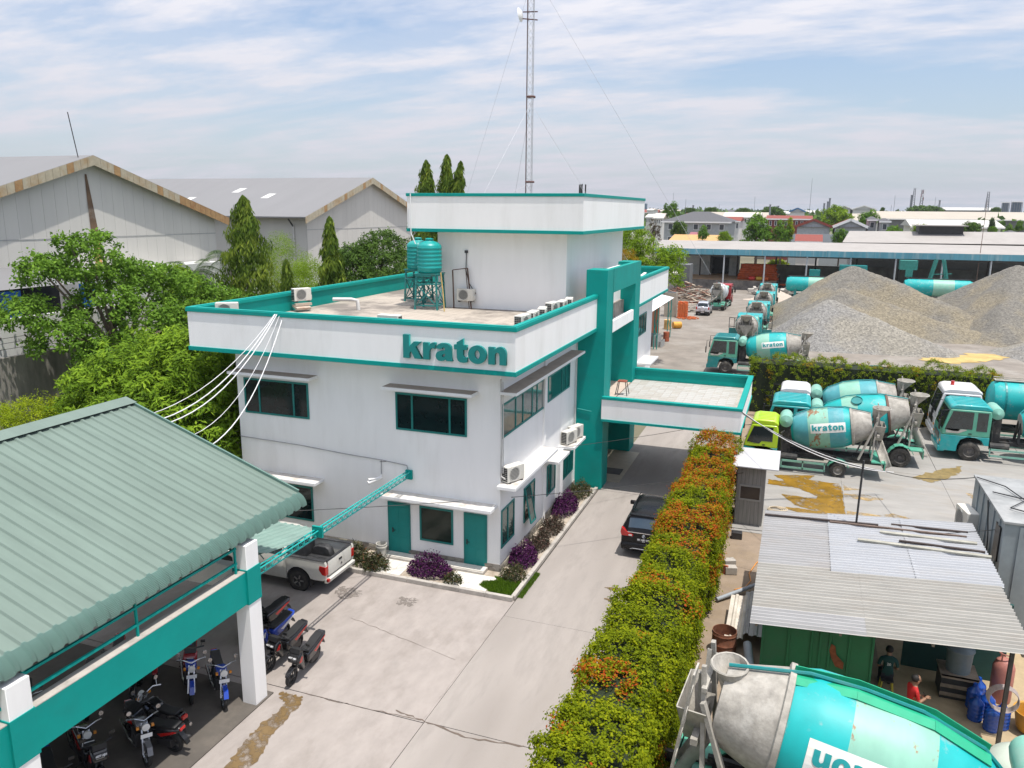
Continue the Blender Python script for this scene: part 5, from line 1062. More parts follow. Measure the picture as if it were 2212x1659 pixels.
MANGO=LF('mango_leaf',(0.0473, 0.1013, 0.0081),(0.1485, 0.2565, 0.0162),(0.297, 0.4455, 0.0338)); ACA=LF('acacia_leaf',(0.066, 0.132, 0.0165),(0.132, 0.253, 0.0275),(0.22, 0.374, 0.044)); YEL=LF('lime_leaf',(.14,.20,.008),(.24,.32,.012),(.36,.42,.02)); ASH=LF('ashoka_leaf',(0.052, 0.104, 0.0156),(0.156, 0.234, 0.0325),(0.325, 0.39, 0.052)); DKG=LF('dark_leaf',(0.0297, 0.0607, 0.0162),(0.081, 0.1485, 0.027),(0.1485, 0.2565, 0.0405)); PALM=LF('palm_leaf',(.03,.055,.02),(.07,.11,.045),(.13,.18,.09)); BAM=LF('bamboo_leaf',(.10,.18,.012),(.19,.30,.018),(.28,.40,.03)); MID=LF('mid_leaf',(0.0517, 0.115, 0.0138),(0.115, 0.23, 0.0253),(0.207, 0.3565, 0.0403)); ORG=LF('orange_leaf',(.16,.12,.01),(.28,.18,.01),(.38,.24,.02))
def blobs_in(c,r,n,br,seed,flat=.75):
    rg=np.random.default_rng(seed); o=[]
    for i in range(n):
        u=sph(1,rg)[0]; q=rg.uniform(.45,.85); s=rg.uniform(.7,1.25)*br; o.append((c[0]+u[0]*r[0]*q,c[1]+u[1]*r[1]*q,c[2]+u[2]*r[2]*q,s,s,s*flat))
    return o
tree('mango_tree','dense dome shaped mango tree against the left side of the office',(-19,8,0),[(-19.5,8,4.2,4.3,3.6,3.5),(-17.2,7.2,5.2,2.9,2.5,2.7),(-22,8,3.6,2.6,2.4,2.8),(-16.2,5.6,3.2,2.2,2.3,2.6),(-20,6,4.6,2.5,2.2,2.4),(-22.8,6.5,2.6,2,2,2.2),(-17.8,5.2,4.2,2.1,1.7,2.0),(-16.5,9.5,5.3,2.4,2.4,2.6)],2100,30,.34,.30,.085,MANGO,.3,seed=21,droop=.25,jit=.45)
tree('feathery_tree','yellow green feathery tree at the far left edge beyond the shed roof',(-25,5.5,0),blobs_in((-25.2,5.2,2.6),(2.6,2.4,2.5),9,1.5,22),600,34,.32,.12,.04,YEL,.12,seed=22)
tree('rain_tree','tall airy tree with forked limbs in front of the left warehouse',(-27.5,13,0),[(-28,12.4,9.9,1.6,1.6,1.2),(-28.5,10.2,9.6,1.4,1.3,1.1),(-28.5,8.6,7.6,1.5,1.3,1.2),(-27,9.6,6.4,1.8,1.6,1.2),(-28,14.5,9.0,2.0,1.8,1.2),(-28,16.8,8.6,1.8,1.8,1.2),(-28,18.8,7.8,1.8,1.8,1.3),(-27,12,7.8,1.9,1.9,1.3),(-27,14.8,7.0,2.1,2,1.2),(-26,17.2,6.4,2.2,2,1.4),(-25.5,11,5.6,1.9,1.8,1.2),(-27,20.5,6.6,1.8,1.8,1.5),(-28,11.2,11.0,.8,.8,.6),(-28,13.1,11.1,.9,.8,.6),(-28,9.3,9.9,.9,.8,.6)],900,34,.40,.22,.12,ACA,.28,seed=23)
tree('leafy_tree','rounded mid green tree between the airy tree and the roof parapet',(-22,17,0),blobs_in((-22.5,17,5.2),(4.2,4,2.6),10,2.0,24),800,28,.4,.18,.08,MID,.2,seed=24)
tree('leafy_tree','olive green tree just left of the office parapet corner',(-19.5,12.5,0),blobs_in((-19.5,12.5,6.2),(3,2.6,1.7),8,1.5,25),500,28,.36,.18,.07,YEL,.2,seed=25)
def ashoka(label,x,y,z0,z1,r,seed,n=5200,lean=(0,0),tops=1):
    rg=np.random.default_rng(seed); t=thing('ashoka_tree',label,'tree',(x,y,0),0,'columnar weeping trees')
    q=rg.uniform(0,1,n)**.8; a=rg.uniform(0,2*math.pi,n); z=z0+(z1-z0)*(1-q); prof=r*(q**.62)*(1+.22*np.sin(a*3+q*17)+.2*np.sin(q*43+a))
    rr=prof*rg.uniform(.55,1.05,n); P=np.stack([np.cos(a)*rr+lean[0]*(1-q),np.sin(a)*rr+lean[1]*(1-q),z],1); Nn=np.stack([np.cos(a),np.sin(a),np.full(n,.35)],1)
    ob('crown',leaf_mesh('crown',P,Nn,.42,.10,np.clip(rg.uniform(0,.55,n)+.45*(np.sin(q*30+a*2)*.5+.5)*(rr/prof-.5)*2,0,1),1.6,rg,.5),ASH,t)
    g=MB(); g.tube([(x,y,0),(x+lean[0]*.5,y+lean[1]*.5,(z0+z1)/2),(x+lean[0],y+lean[1],z1-.2)],[.16,.12,.03],7); ob('trunk',g,BARK,t)
ashoka('tallest columnar weeping tree left of the office, before the warehouses',-27.4,24,4,13.85,2.5,31,9000)
ashoka('slim columnar weeping tree rising in front of the right warehouse gable',-21.0,24,4,12.6,1.25,32,6000)
ashoka('shortest columnar weeping tree between the other two',-23.6,23,4,9.9,.9,33,3000)
ashoka('left crown of the three weeping trees peeking above the tower roof',-20.9,37.5,8,16.75,1.55,34,6500); ashoka('middle crown of the three weeping trees peeking above the tower roof',-19.3,37.2,8,17.1,1.4,35,6000,(.3,0)); ashoka('right leaning crown of the three weeping trees peeking above the tower roof',-18.7,37,8,16.6,1.2,36,6000,(.9,0))
tree('bamboo_clump','soft lime green bamboo clump behind the roof parapet',(-29,31,0),[(-30.5,32,7.6,2.4,2.2,2.6),(-28.5,30,6.6,2.5,2.2,2.4),(-31.5,33,9.6,1.2,1.2,1.6),(-27,30,7.2,1.8,1.8,2.2),(-26.3,29,5.6,2.2,2,2.4),(-27.6,31,8.7,.9,.9,1.0)],900,40,.5,.16,.03,BAM,.08,seed=41)
tree('leafy_tree','bright light green tree directly left of the tallest weeping tree',(-31,22,0),blobs_in((-30.6,22,6.6),(1.9,1.9,2.4),7,1.2,42),400,26,.36,.2,.1,BAM,.15,seed=42)
tree('broad_tree','dark broad tree in front of the right warehouse gable',(-22.5,33,0),[(-23,33,8,3.4,3,2.6),(-21,32,7.6,2.8,2.5,2.6),(-25,33,7.4,2.4,2.3,2.4),(-22.6,33.5,10.1,2.0,1.8,1.3),(-19.5,31,6.8,2.4,2.2,2.4),(-24.5,32,9.2,1.5,1.4,1.2)],1200,26,.38,.2,.1,DKG,.3,seed=43)
tree('leafy_tree','low green tree hugging the left parapet beside the weeping trees',(-24.5,19.5,0),blobs_in((-24.5,20,5.0),(3.2,2.6,2.2),9,1.6,44),600,28,.38,.18,.08,MID,.18,seed=44)
def palm(label,x,y,z,seed,fr=11,L=2.6):
    rg=np.random.default_rng(seed); t=thing('palm_tree',label,'palm',(x,y,0),0,'fan of feather palms'); V=[];T=[]
    for k in range(fr):
        a=2*math.pi*k/fr+rg.uniform(-.2,.2); el=rg.uniform(.25,1.25); d=np.array([math.cos(a),math.sin(a),0]); p=np.array([0,0,z]); prev=None
        sd=np.array([-d[1],d[0],0])
        for i in range(26):
            f=i/25; ang=el-f*1.9; q=p+(d*math.cos(ang)+np.array([0,0,math.sin(ang)]))*(L/26); tn=(q-p)/np.linalg.norm(q-p); p=q
            l=.62*math.sin(math.pi*min(f*.9+.12,1))
            for s in (-1,1):
                e=p+sd*s*l*.8+tn*l*.45+np.array([0,0,-l*.42]); w=tn*.035; V.append([p-w,p+w,e+w*.3,e-w*.3]); T.append(rg.uniform(0,1))
    ob('crown',quads_mesh('crown',np.array(V),np.array(T)),PALM,t); g=MB(); g.tube([(x,y,0),(x+.1,y,z*.5),(x,y,z+.1)],[.16,.12,.1],8); ob('trunk',g,BARKP,t)
palm('left feather palm in front of the left warehouse wall',-34.6,27,8.4,51,13,2.9); palm('right feather palm beside the tallest weeping tree',-32.0,28,9.3,52,12,2.8)
tree('leafy_tree','tall bright green tree behind the office back wing',(-8,49,0),[(-6.6,48,10.2,1.5,1.6,1.6),(-5.0,48,8.4,1.6,1.8,2.0),(-4.0,48.5,7.6,1.5,1.8,2.4),(-6.2,47,7.4,1.6,1.8,2),(-3.4,49,9.0,1.0,1.2,1.2),(-7.6,48,9.2,1.6,1.6,2.2)],800,24,.34,.18,.09,BAM,.2,seed=45)
tree('ornamental_tree','orange yellow leaved small tree beside the back roof',(-7,44.5,0),[(-6.6,44.5,8.9,1.1,1.1,1.0),(-7.4,44.5,8.4,1,1,.9)],200,22,.3,.12,.06,ORG,.1,seed=46)
# ================================================================ right foreground: booth, corrugated shed, containers
BO=thing('guard_booth','narrow grey plank guard booth with a white sheet roof behind the hedge','booth',(5.6,14.8,0))
GP=mat('grey_plank',(.27,.26,.24),.8,var=.15,vscale=3,stretch=(6,6,.5)); 
for k in range(7):
    x=4.98+k*.155
    if 1<=k<=5: ob('plank',MB().box(x+.004,x+.151,14.0,14.03,0,1.1),GP,BO); ob('plank',MB().box(x+.004,x+.151,14.0,14.03,1.78,2.62),GP,BO)
    else: ob('plank',MB().box(x+.004,x+.151,14.0,14.03,0,2.62),GP,BO)
    y=14.03+k*.18; ob('plank',MB().box(6.06,6.09,y+.004,y+.176,0,2.62),GP,BO); ob('plank',MB().box(4.95,4.98,y+.004,y+.176,0,2.62),GP,BO)
ob('inner_wall',MB().box(4.985,6.055,14.035,15.28,0,2.6),DARK,BO)
w=ob('window',MB().box(5.08,5.98,13.97,14.02,1.7,1.78).box(5.08,5.98,13.97,14.02,1.08,1.16).box(5.08,5.14,13.97,14.02,1.16,1.7).box(5.92,5.98,13.97,14.02,1.16,1.7),mat('grey_trim',(.33,.32,.3),.7),BO); ob('pane',MB().box(5.14,5.92,14.0,14.012,1.16,1.7),mat('booth_glass',(.05,.04,.035),.15),w)
ob('roof',MB().add([(4.75,13.55,2.66),(6.6,13.55,2.66),(6.6,15.4,2.95),(4.75,15.4,2.95),(4.75,13.55,2.70),(6.6,13.55,2.70),(6.6,15.4,2.99),(4.75,15.4,2.99)],[(0,3,2,1),(4,5,6,7),(0,1,5,4),(1,2,6,5),(2,3,7,6),(3,0,4,7)]),mat('sheet_white',(.45,.45,.46),.5,var=.06,dirt=(.5,.46,.42),dscale=1.5),BO)
# corrugated roof over the yard kitchen
CS=thing('corrugated_shed','low shed roofed with weathered white corrugated sheets at the bottom right','shed',(9.5,5,0))
CO=[mat('corr_old',(.37,.357,.325),.6,var=.1,vscale=1.4,dirt=(.33,.30,.26),dscale=.8,damt=.75,metal=.2,stretch=(.6,2,1)),mat('corr_new',(.46,.47,.485),.5,var=.06,vscale=1.2,dirt=(.5,.48,.45),dscale=.9,damt=.5,metal=.3,stretch=(.6,2,1)),mat('corr_mid',(.385,.38,.376),.55,var=.08,vscale=1.2,dirt=(.36,.33,.30),dscale=.8,damt=.7,metal=.2,stretch=(.6,2,1))]
def zroof(x): return 2.40+(x-6.3)/(12.75-6.3)*.44
def corr(x0,x1,y0,y1,m,dz,yaw=0.):
    rows=[]; 
    for x in (x0,x1):
        row=[]; y=y0
        while y<y1-1e-4:
            for dy,h in ((0,0),(.05,0),(.085,.07),(.12,.07),(.155,0)):
                if y+dy<=y1+1e-4: row.append((x,y+dy+(x-x0)*yaw,zroof(x)+h+dz))
            y+=.185
        rows.append(row)
    n=min(map(len,rows)); ob('roof_sheet',MB().grid([r[:n] for r in rows]),m,CS)
for i,(y0,y1) in enumerate(((1.0,2.0),(1.95,2.95),(2.9,3.9),(3.85,4.85))):
    corr(6.28,9.2+.1*(i%2),y0,y1,CO[2] if i<1 else CO[0],.012*i); corr(9.1,12.72,y0,y1,CO[0],.012*i+.008)
for i,(y0,y1) in enumerate(((4.8,5.8),(5.75,6.75),(6.7,7.7),(7.65,8.65),(8.5,9.15))): corr(6.28,8.45,y0,y1,CO[2],.05+.012*i)
for i,(y0,y1) in enumerate(((4.55,5.55),(5.5,6.5),(6.45,7.45),(7.4,8.4),(8.35,9.2))): corr(8.35,10.7,y0,y1,CO[1],.075+.012*i); corr(10.6,12.78,y0-.05,y1-.05,CO[1],.085+.012*i)
g=MB()
for x in (6.45,8.5,10.6,12.5): g.bar((x,1.05,zroof(x)-.06),(x,9.1,zroof(x)-.06),.06,.08)
ob('purlins',g,mat('old_timber',(.25,.2,.15),.9,var=.3),CS)
for x,y in ((12.35,1.35),(12.55,9.0),(6.5,9.0)): ob('post',MB().bar((x,y,0),(x,y,zroof(x)-.1),.09),mat('post_dark',(.07,.065,.06),.7,var=.3),CS)
# loose battens weighing the sheets down
BT=[mat('batten_dark',(.06,.045,.04),.9,var=.3),mat('batten_grey',(.34,.33,.28),.9,var=.2),mat('batten_brown',(.14,.10,.08),.9,var=.3)]
for k,(xa,ya,xb,yb,m,lab) in enumerate(((6.3,8.62,9.9,8.35,0,'long dark timber batten at the back of the corrugated roof'),(8.4,8.35,12.4,7.85,2,'brown batten crossing behind the corrugated roof patches'),(10.3,8.5,12.5,8.25,0,'short black batten near the wall air conditioner'),(9.9,7.75,12.6,7.35,1,'pale green grey plank lying across the corrugated roof'),(10.4,7.1,12.7,6.7,0,'dark batten below the grey green plank'),(9.2,6.95,12.8,6.35,1,'long pale plank lowest on the corrugated roof'))):
    a=Vector((xa,ya,zroof(xa)+.2));b=Vector((xb,yb,zroof(xb)+.2)); one('roof_batten',MB().bar(a,b,.09 if m!=1 else .16,.05),BT[m],lab,'batten',group='loose battens on the corrugated roof')
# green container under it
GC=thing('green_container','weathered green shipping container under the corrugated roof','container',(8.2,4,0))
GN=mat('container_green',(.012,.19,.075),.5,var=.12,vscale=2,dirt=(.03,.12,.06),dscale=1,damt=.6)
ob('walls',MB().box(6.6,9.45,2.3,6.5,.1,2.3),GN,GC); g=MB()
for x in (6.62,7.3,7.9,8.12,8.36,8.85,9.43): ob('rib',MB().box(x-.03,x+.03,2.25,2.31,.1,2.3),GN,GC,bevel=.008)
ob('rust_patch',MB().add([(8.40,2.24,1.55),(8.5,2.24,1.5),(8.55,2.24,1.25),(8.75,2.24,1.05),(8.75,2.24,.85),(8.55,2.24,.9),(8.42,2.24,1.15),(8.36,2.24,1.35)],[tuple(range(8))]),RUSTP,GC)
ob('inner_partition',MB().box(10.5,13.1,4.6,4.7,0,2.4),mat('dark_teal_wall',(.01,.06,.055),.7),GC)
struct('kitchen_floor',poly_sheet([(9.9,-1.5),(16,-1.5),(16,8),(9.9,8)],-.004),mat('sandy_floor',(.40,.31,.19),.9,var=.1,dirt=(.2,.15,.09),dscale=.9,damt=.5))
# big grey container / site office at the right
RC=thing('grey_container','tall grey panelled site container at the right edge with cables on its roof','container',(15.5,9,0))
GY=mat('container_grey',(.25,.29,.31),.55,var=.08,vscale=1.5,dirt=(.18,.2,.21),dscale=.7,damt=.6); GYT=mat('container_top',(.27,.28,.28),.75,var=.2,vscale=1.2,dirt=(.42,.42,.41),dscale=.7,damt=.7)
ob('walls',MB().box(13.15,20,6.9,11.4,0,3.95),GY,RC); ob('roof',MB().box(13.1,20,6.85,11.45,3.95,4.03),GYT,RC,bevel=.01)
for y in (7.4,8.2,9.0,9.8,10.6): ob('rib',MB().box(13.11,13.16,y-.05,y+.05,.1,3.9),GY,RC)
for x in (13.6,14.3,15.0,15.7,16.4,17.1): ob('rib',MB().box(x-.05,x+.05,6.86,6.91,.1,3.9),GY,RC)
ob('window',MB().box(13.1,13.16,7.15,7.7,2.6,3.7),BLACK,RC)
g=MB(); g.tube([(13.1,11,4.08),(13.8,10.2,4.1),(14.1,8.9,4.1),(13.5,8.0,4.1),(14.8,7.2,4.1)],.02,5); g.tube([(13.3,9.5,4.08),(14,9.0,4.12),(15,9.3,4.1)],.02,5); g.tube([(13.05,8.8,4.0),(13.05,8.2,3),(13.08,8.0,1.5)],.02,5); ob('roof_cable',g,BLACK,RC)
o=place(AC,False,(12.9,10.6,2.1),R(-80),'boxy air conditioner on the left wall of the grey container','outdoor air conditioner units'); o.scale=(1.25,1.25,1.5)
one('ac_support',MB().bar((13.1,10.2,2.05),(12.6,10.2,2.05),.06).bar((13.1,11.0,2.05),(12.6,11.0,2.05),.06).bar((12.6,10.2,2.05),(13.1,10.2,1.4),.05).bar((12.6,11.,2.05),(13.1,11.,1.4),.05),DARK,'dark steel bracket under the grey container air conditioner','bracket')
one('vent_cylinder',MB().cyl((15.2,8.3,4.3),(16.2,8.1,4.3),.22,n=14).bar((15.5,8.2,4.03),(15.5,8.2,4.2),.05).bar((16,8.15,4.03),(16,8.15,4.2),.05),mat('off_white_metal',(.6,.6,.58),.5),'white cylinder lying on the grey container roof','cylinder',smooth=40)
one('steel_post',MB().cyl((9.2,8.4,0),(9.25,8.4,5.0),.035,n=8),DARK,'thin black steel post sticking up behind the corrugated roof','post')
# goods under the roof edge
g=MB(); g.lathe([(.30,0),(.33,.62),(.36,.63),(.36,.66),(.32,.68),(.1,.76),(.001,.76)],22,Matrix.Translation((11.75,3.6,.72)),cap=False); t=thing('water_drum','lidded grey plastic drum on a low crate','drum',(11.75,3.6,.72)); ob('body',g,mat('grey_plastic',(.16,.20,.22),.4,var=.1),t,smooth=40); ob('handle',MB().bar((11.6,3.6,1.5),(11.9,3.6,1.5),.05),BLACK,t)
t=thing('crate_stand','rough wooden crate holding up the grey drum','crate',(11.75,3.6,0)); 
for z in (.1,.35,.62): ob('slat',MB().box(11.3,12.2,3.2,3.22,z,z+.1),mat('old_timber'),t)
ob('top',MB().box(11.28,12.22,3.2,4.0,.68,.72),mat('old_timber'),t); ob('inner',MB().box(11.32,12.18,3.24,3.98,0,.68),DARK,t)
JUG=mat('blue_jug',(.01,.07,.36),.18,var=.15,spec=.7)
def jug():
    t=thing('water_jug','x','water jug'); pr=[(.001,0),(.13,0),(.14,.03)]
    for k in range(4): pr+=[(.14,.05+k*.08),(.13,.075+k*.08),(.14,.10+k*.08)]
    pr+=[(.13,.38),(.05,.46),(.05,.5),(.001,.5)]; ob('body',MB().lathe(pr,18,cap=False),JUG,t,smooth=50); ob('cap',MB().cyl((0,0,.5),(0,0,.53),.04,n=10),JUG,t); return t
J=jug()
for k,(x,y,lab) in enumerate(((12.35,2.15,'blue water jug nearest the dark roof post'),(12.05,2.5,'blue water jug left of the nearest one'),(12.62,2.35,'blue water jug right of the roof post'),(12.35,2.75,'blue water jug in the middle of the group'),(12.1,3.05,'blue water jug behind the middle ones'),(12.25,3.4,'blue water jug farthest back beside the crate'))): place(J,k==0,(x,y,0),k,lab,'blue water jugs',1.35)
g=MB(); g.lathe([(.25,0),(.27,.05),(.27,1.0),(.2,1.18),(.1,1.25)],18,Matrix.Translation((12.85,3.7,0))); t=thing('gas_cylinder','tall faded pink gas cylinder with a ring handle','gas cylinder',(12.85,3.7,0)); ob('body',g,mat('pink_metal',(.40,.16,.13),.6,var=.15),t,smooth=40)
g=MB(); g.tube([(12.85+.16*math.cos(a),3.7+.16*math.sin(a),1.42) for a in np.linspace(0,6.28,14)],.02,5,False); 
for a in (0,2,4): g.bar((12.85+.16*math.cos(a),3.7+.16*math.sin(a),1.2),(12.85+.16*math.cos(a),3.7+.16*math.sin(a),1.42),.03)
ob('ring_handle',g,mat('pink_metal'),t)
g=MB()
for k in range(5): g.tube([(12.45+.33*math.cos(a)*(1+.02*k),1.75+.05*k,1.1+.33*math.sin(a)) for a in np.linspace(0,6.28,22)],.014,5,False)
one('hose_coil',g,mat('hose_grey',(.42,.36,.34),.6),'coil of grey hose hung on the roof post','hose')
g=MB(); g.lathe([(.001,.05),(.3,.05),(.34,.1),(.42,.55),(.45,.56),(.45,.6),(.4,.58),(.33,.12),(.001,.12)],22,Matrix.Translation((13.3,2.4,0)),cap=False); one('yellow_tub',g,mat('yellow_tub',(.5,.25,.03),.6,var=.15),'orange yellow tub at the right edge below the roof post','tub',smooth=40)
t=thing('pallet','wooden pallet on the sandy floor beside the foreground truck','pallet',(12.1,.3,0)); 
for k in range(5): ob('slat',MB().box(11.6,12.6,-.1+k*.2,.05+k*.2,.1,.13),mat('old_timber'),t)
for x in (11.65,12.1,12.5): ob('bearer',MB().box(x,x+.08,-.1,.85,0,.1),mat('old_timber'),t)
one('yard_tank',MB().lathe([(.001,1.9),(.5,1.85),(.85,1.6),(.95,1.2),(.95,.15),(.9,0)],26,Matrix.Translation((12.15,-2.05,.3)),cap=False),mat('pale_mint_tank',(.50,.55,.46),.5,var=.06),'pale domed tank at the bottom right corner behind the foreground truck','tank',smooth=50)
# scrap beside the hedge
PIPE=mat('pvc_blue_grey',(.30,.33,.36),.55,var=.15)
one('pvc_pipe',MB().cyl((5.0,6.55,.1),(6.3,8.1,.2),.07,n=10),PIPE,'long grey blue plastic pipe sticking out towards the hedge','pipe',smooth=40)
one('pvc_pipe',MB().cyl((6.35,2.2,.35),(6.2,3.6,.3),.13,n=12),PIPE,'fat grey pipe standing by the green container','pipe',smooth=40)
one('pvc_pipe',MB().cyl((4.95,-.2,.2),(5.25,.5,.3),.09,n=10),PIPE,'short grey pipe beside the hopper of the foreground truck','pipe',smooth=40)
one('pvc_pipe',MB().cyl((4.9,-1.3,.25),(5.6,-1.3,.25),.17,n=14),mat('cream_pipe',(.62,.55,.42),.6),'short cream pipe by the hedge at the foreground truck','pipe',smooth=40)
def scrap(y0,y1,x0,x1,z,lab,m):
    rows=[]
    for y,dz in ((y0,0),(y1,.25)):
        row=[]; x=x0
        while x<x1:
            for dx,h in ((0,0),(.12,0),(.16,.05),(.22,.05),(.26,0)): row.append((x+dx,y+.12*(x-x0),z+dz+h))
            x+=.28
        rows.append(row)
    one('scrap_sheet',MB().grid(rows),m,lab,'metal sheet')
SCR=mat('scrap_metal',(.34,.34,.33),.7,var=.2,vscale=3,dirt=(.5,.45,.38),dscale=2,damt=.6)
scrap(3.7,6.1,5.5,6.0,.35,'pale bent scrap sheet nearest the hedge',mat('scrap_pale',(.52,.47,.4),.7,var=.15,dirt=(.7,.68,.64),dscale=2)); scrap(4.0,6.4,5.95,6.5,.4,'grey corrugated scrap sheet beside the pale one',SCR); scrap(3.7,5.6,6.2,6.8,.55,'grey corrugated scrap sheet against the shed',SCR)
g=MB(); g.lathe([(.36,0),(.36,.3),(.375,.31),(.36,.33),(.36,.6),(.375,.61),(.36,.63),(.36,.7),(.345,.7),(.34,.05),(.001,.05)],24,Matrix.Translation((5.52,3.5,0)),cap=False); one('rusty_drum',g,mat('rust_drum',(.20,.075,.04),.85,var=.35,vscale=5,dirt=(.1,.12,.11),dscale=2),'open rusty steel drum above the foreground truck hopper','drum',smooth=40)
for k,(x,y,r,m,lab) in enumerate(((5.25,9.0,.3,CONC,'lower concrete block at the foot of the hedge'),(5.15,9.6,.5,CONC,'upper concrete block at the foot of the hedge'),(5.2,12.4,.1,DARK,'dark brick by the hedge near the guard booth'),(5.05,8.9,1.2,mat('red_brick',(.42,.13,.07),.9,var=.2),'single orange brick standing against the hedge'))): one('concrete_block' if k<3 else 'brick',MB().cbox((x,y,.14),(.42,.3,.28) if k<3 else (.08,.25,.4),r),m,lab,'block',bevel=.015)
one('orange_cable',MB().tube([(6.35,10.8,.02),(6.1,10.2,.02),(5.9,9.2,.02),(6.0,8.6,.02),(5.85,8.0,.03),(5.5,7.6,.05)],.02,5),mat('cable_orange',(.62,.24,.03),.5),'orange cable lying on the dirt beside the corrugated roof','cable')
g=MB(); 
for k in range(4): g.tube([(6.55+.3*math.cos(a)*(1+.1*k)+.05*k,16.2+.25*math.sin(a),.03+.02*k) for a in np.linspace(0,6.28,16)],.022,5,False)
one('hose_coil',g,mat('hose_cream',(.55,.46,.33),.7),'coil of pale hose on the ground behind the corrugated roof','hose')
g=MB(); rg=random.Random(5)
for k in range(70): x=4.95+rg.uniform(0,.35); y=-.6+rg.uniform(-.6,1.2); g.cbox((x,y,.03),(rg.uniform(.05,.14),rg.uniform(.04,.1),rg.uniform(.03,.08)),rg.uniform(0,3))
o=one('brick_rubble',g,mat('rubble_red',(.28,.09,.06),.9,var=.35,vscale=6),'heap of broken red brick at the hedge foot','rubble'); o['kind']='stuff'; del o['category']
# ================================================================ overhead cables
def sag(p,q,s,n=14): 
    p=Vector(p);q=Vector(q); return [p.lerp(q,i/n)-Vector((0,0,4*s*(i/n)*(1-i/n))) for i in range(n+1)]
CW=mat('white_cable',(.7,.7,.7),.5); CB=mat('black_cable',(.03,.03,.03),.6)
for k,(p,q,s,r,m,lab) in enumerate((((-11.15,4.95,9.2),(-12.6,-1.6,6.6),.9,.02,CW,'uppermost white cable drooping from parapet to shed'),((-11.12,4.95,9.2),(-12.0,-1.6,6.55),1.0,.03,CW,'second white cable drooping from parapet to shed'),((-11.05,4.95,9.2),(-11.6,-1.6,6.5),1.05,.03,CW,'third white cable drooping from parapet to shed'),((-10.95,4.95,9.15),(-10.6,-1.5,6.2),1.2,.016,CW,'fourth thin cable drooping from parapet to shed'),((-10.85,4.95,9.0),(-9.6,-1.3,5.9),1.0,.028,CW,'lowest white cable drooping from parapet to shed'))):
    o=one('overhead_cable',MB().tube(sag(p,q,s),r*.65,6,False),m,lab,'cable',group='cables between office and shed',smooth=True)
for p,q,s,r,lab in (((-11.8,-1.0,3.5),(5.2,13.95,2.3),.3,.012,'thin black wire crossing the driveway behind the black car'),((-7.4,5.7,3.78),(4.9,20,3.2),.35,.01,'thin grey wire passing the side ledge towards the porch'),((4.9,15.7,4.4),(9.22,8.4,4.9),.25,.012,'thin wire from the porch corner to the black post')): one('overhead_cable',MB().tube(sag(p,q,s),r,5,False),CB,lab,'cable',smooth=True)
for k in range(3): one('overhead_cable',MB().tube(sag((4.8+.05*k,15.8,4.45),(11.2+.2*k,20.0,1.2),.4+.1*k),.02,5,False),[CW,CB,CW][k],['upper white cable slanting across the lime truck','black cable slanting across the lime truck','lower white cable slanting across the lime truck'][k],'cable',smooth=True)
one('overhead_cable',MB().tube(sag((11.2,20.0,1.2),(13.2,11.4,3.95),.2),.016,5,False),CB,'dark cable running to the grey container roof','cable',smooth=True)
one('overhead_cable',MB().tube(sag((4.9,9.7,1.5),(14.8,7.4,4.05),.4),.012,5,False),CB,'thin black wire sagging over the corrugated roof','cable',smooth=True)
# ================================================================ gravel heaps and far yard
def gravelmat(name,a,b,c):
    m=bpy.data.materials.new(name); m.use_nodes=True; t=m.node_tree;n=t.nodes;l=t.links;bs=n['Principled BSDF'];bs.inputs['Roughness'].default_value=.95
    tc_=n.new('ShaderNodeTexCoord'); v=n.new('ShaderNodeTexVoronoi'); v.inputs['Scale'].default_value=6.5; l.new(tc_.outputs['Object'],v.inputs[0])
    cr_=n.new('ShaderNodeValToRGB'); e=cr_.color_ramp.elements; e[0].color=a+(1,); e[1].color=b+(1,); l.new(v.outputs['Color'],cr_.inputs[0])
    no=n.new('ShaderNodeTexNoise'); no.inputs['Scale'].default_value=.22; no.inputs['Detail'].default_value=4; l.new(tc_.outputs['Object'],no.inputs[0]); r=n.new('ShaderNodeMapRange'); r.inputs[1].default_value=.42; r.inputs[2].default_value=.6; l.new(no.outputs['Fac'],r.inputs[0])
    mx=n.new('ShaderNodeMix'); mx.data_type='RGBA'; l.new(r.outputs[0],mx.inputs[0]); l.new(cr_.outputs[0],mx.inputs[6]); m2=n.new('ShaderNodeMix'); m2.data_type='RGBA'; m2.blend_type='MULTIPLY'; m2.inputs[0].default_value=1; l.new(cr_.outputs[0],m2.inputs[6]); m2.inputs[7].default_value=c+(1,); l.new(m2.outputs[2],mx.inputs[7]); l.new(mx.outputs[2],bs.inputs['Base Color'])
    bp=n.new('ShaderNodeBump'); bp.inputs['Strength'].default_value=.6; bp.inputs['Distance'].default_value=.08; l.new(v.outputs['Distance'],bp.inputs['Height']); l.new(bp.outputs[0],bs.inputs['Normal']); return m
GV=gravelmat('crushed_stone',(.10,.094,.083),(.21,.197,.17),(1.3,1.2,.98)); GV2=gravelmat('grey_stone',(.12,.117,.112),(.28,.272,.255),(1.15,1.1,.98))
from mathutils import noise as MN
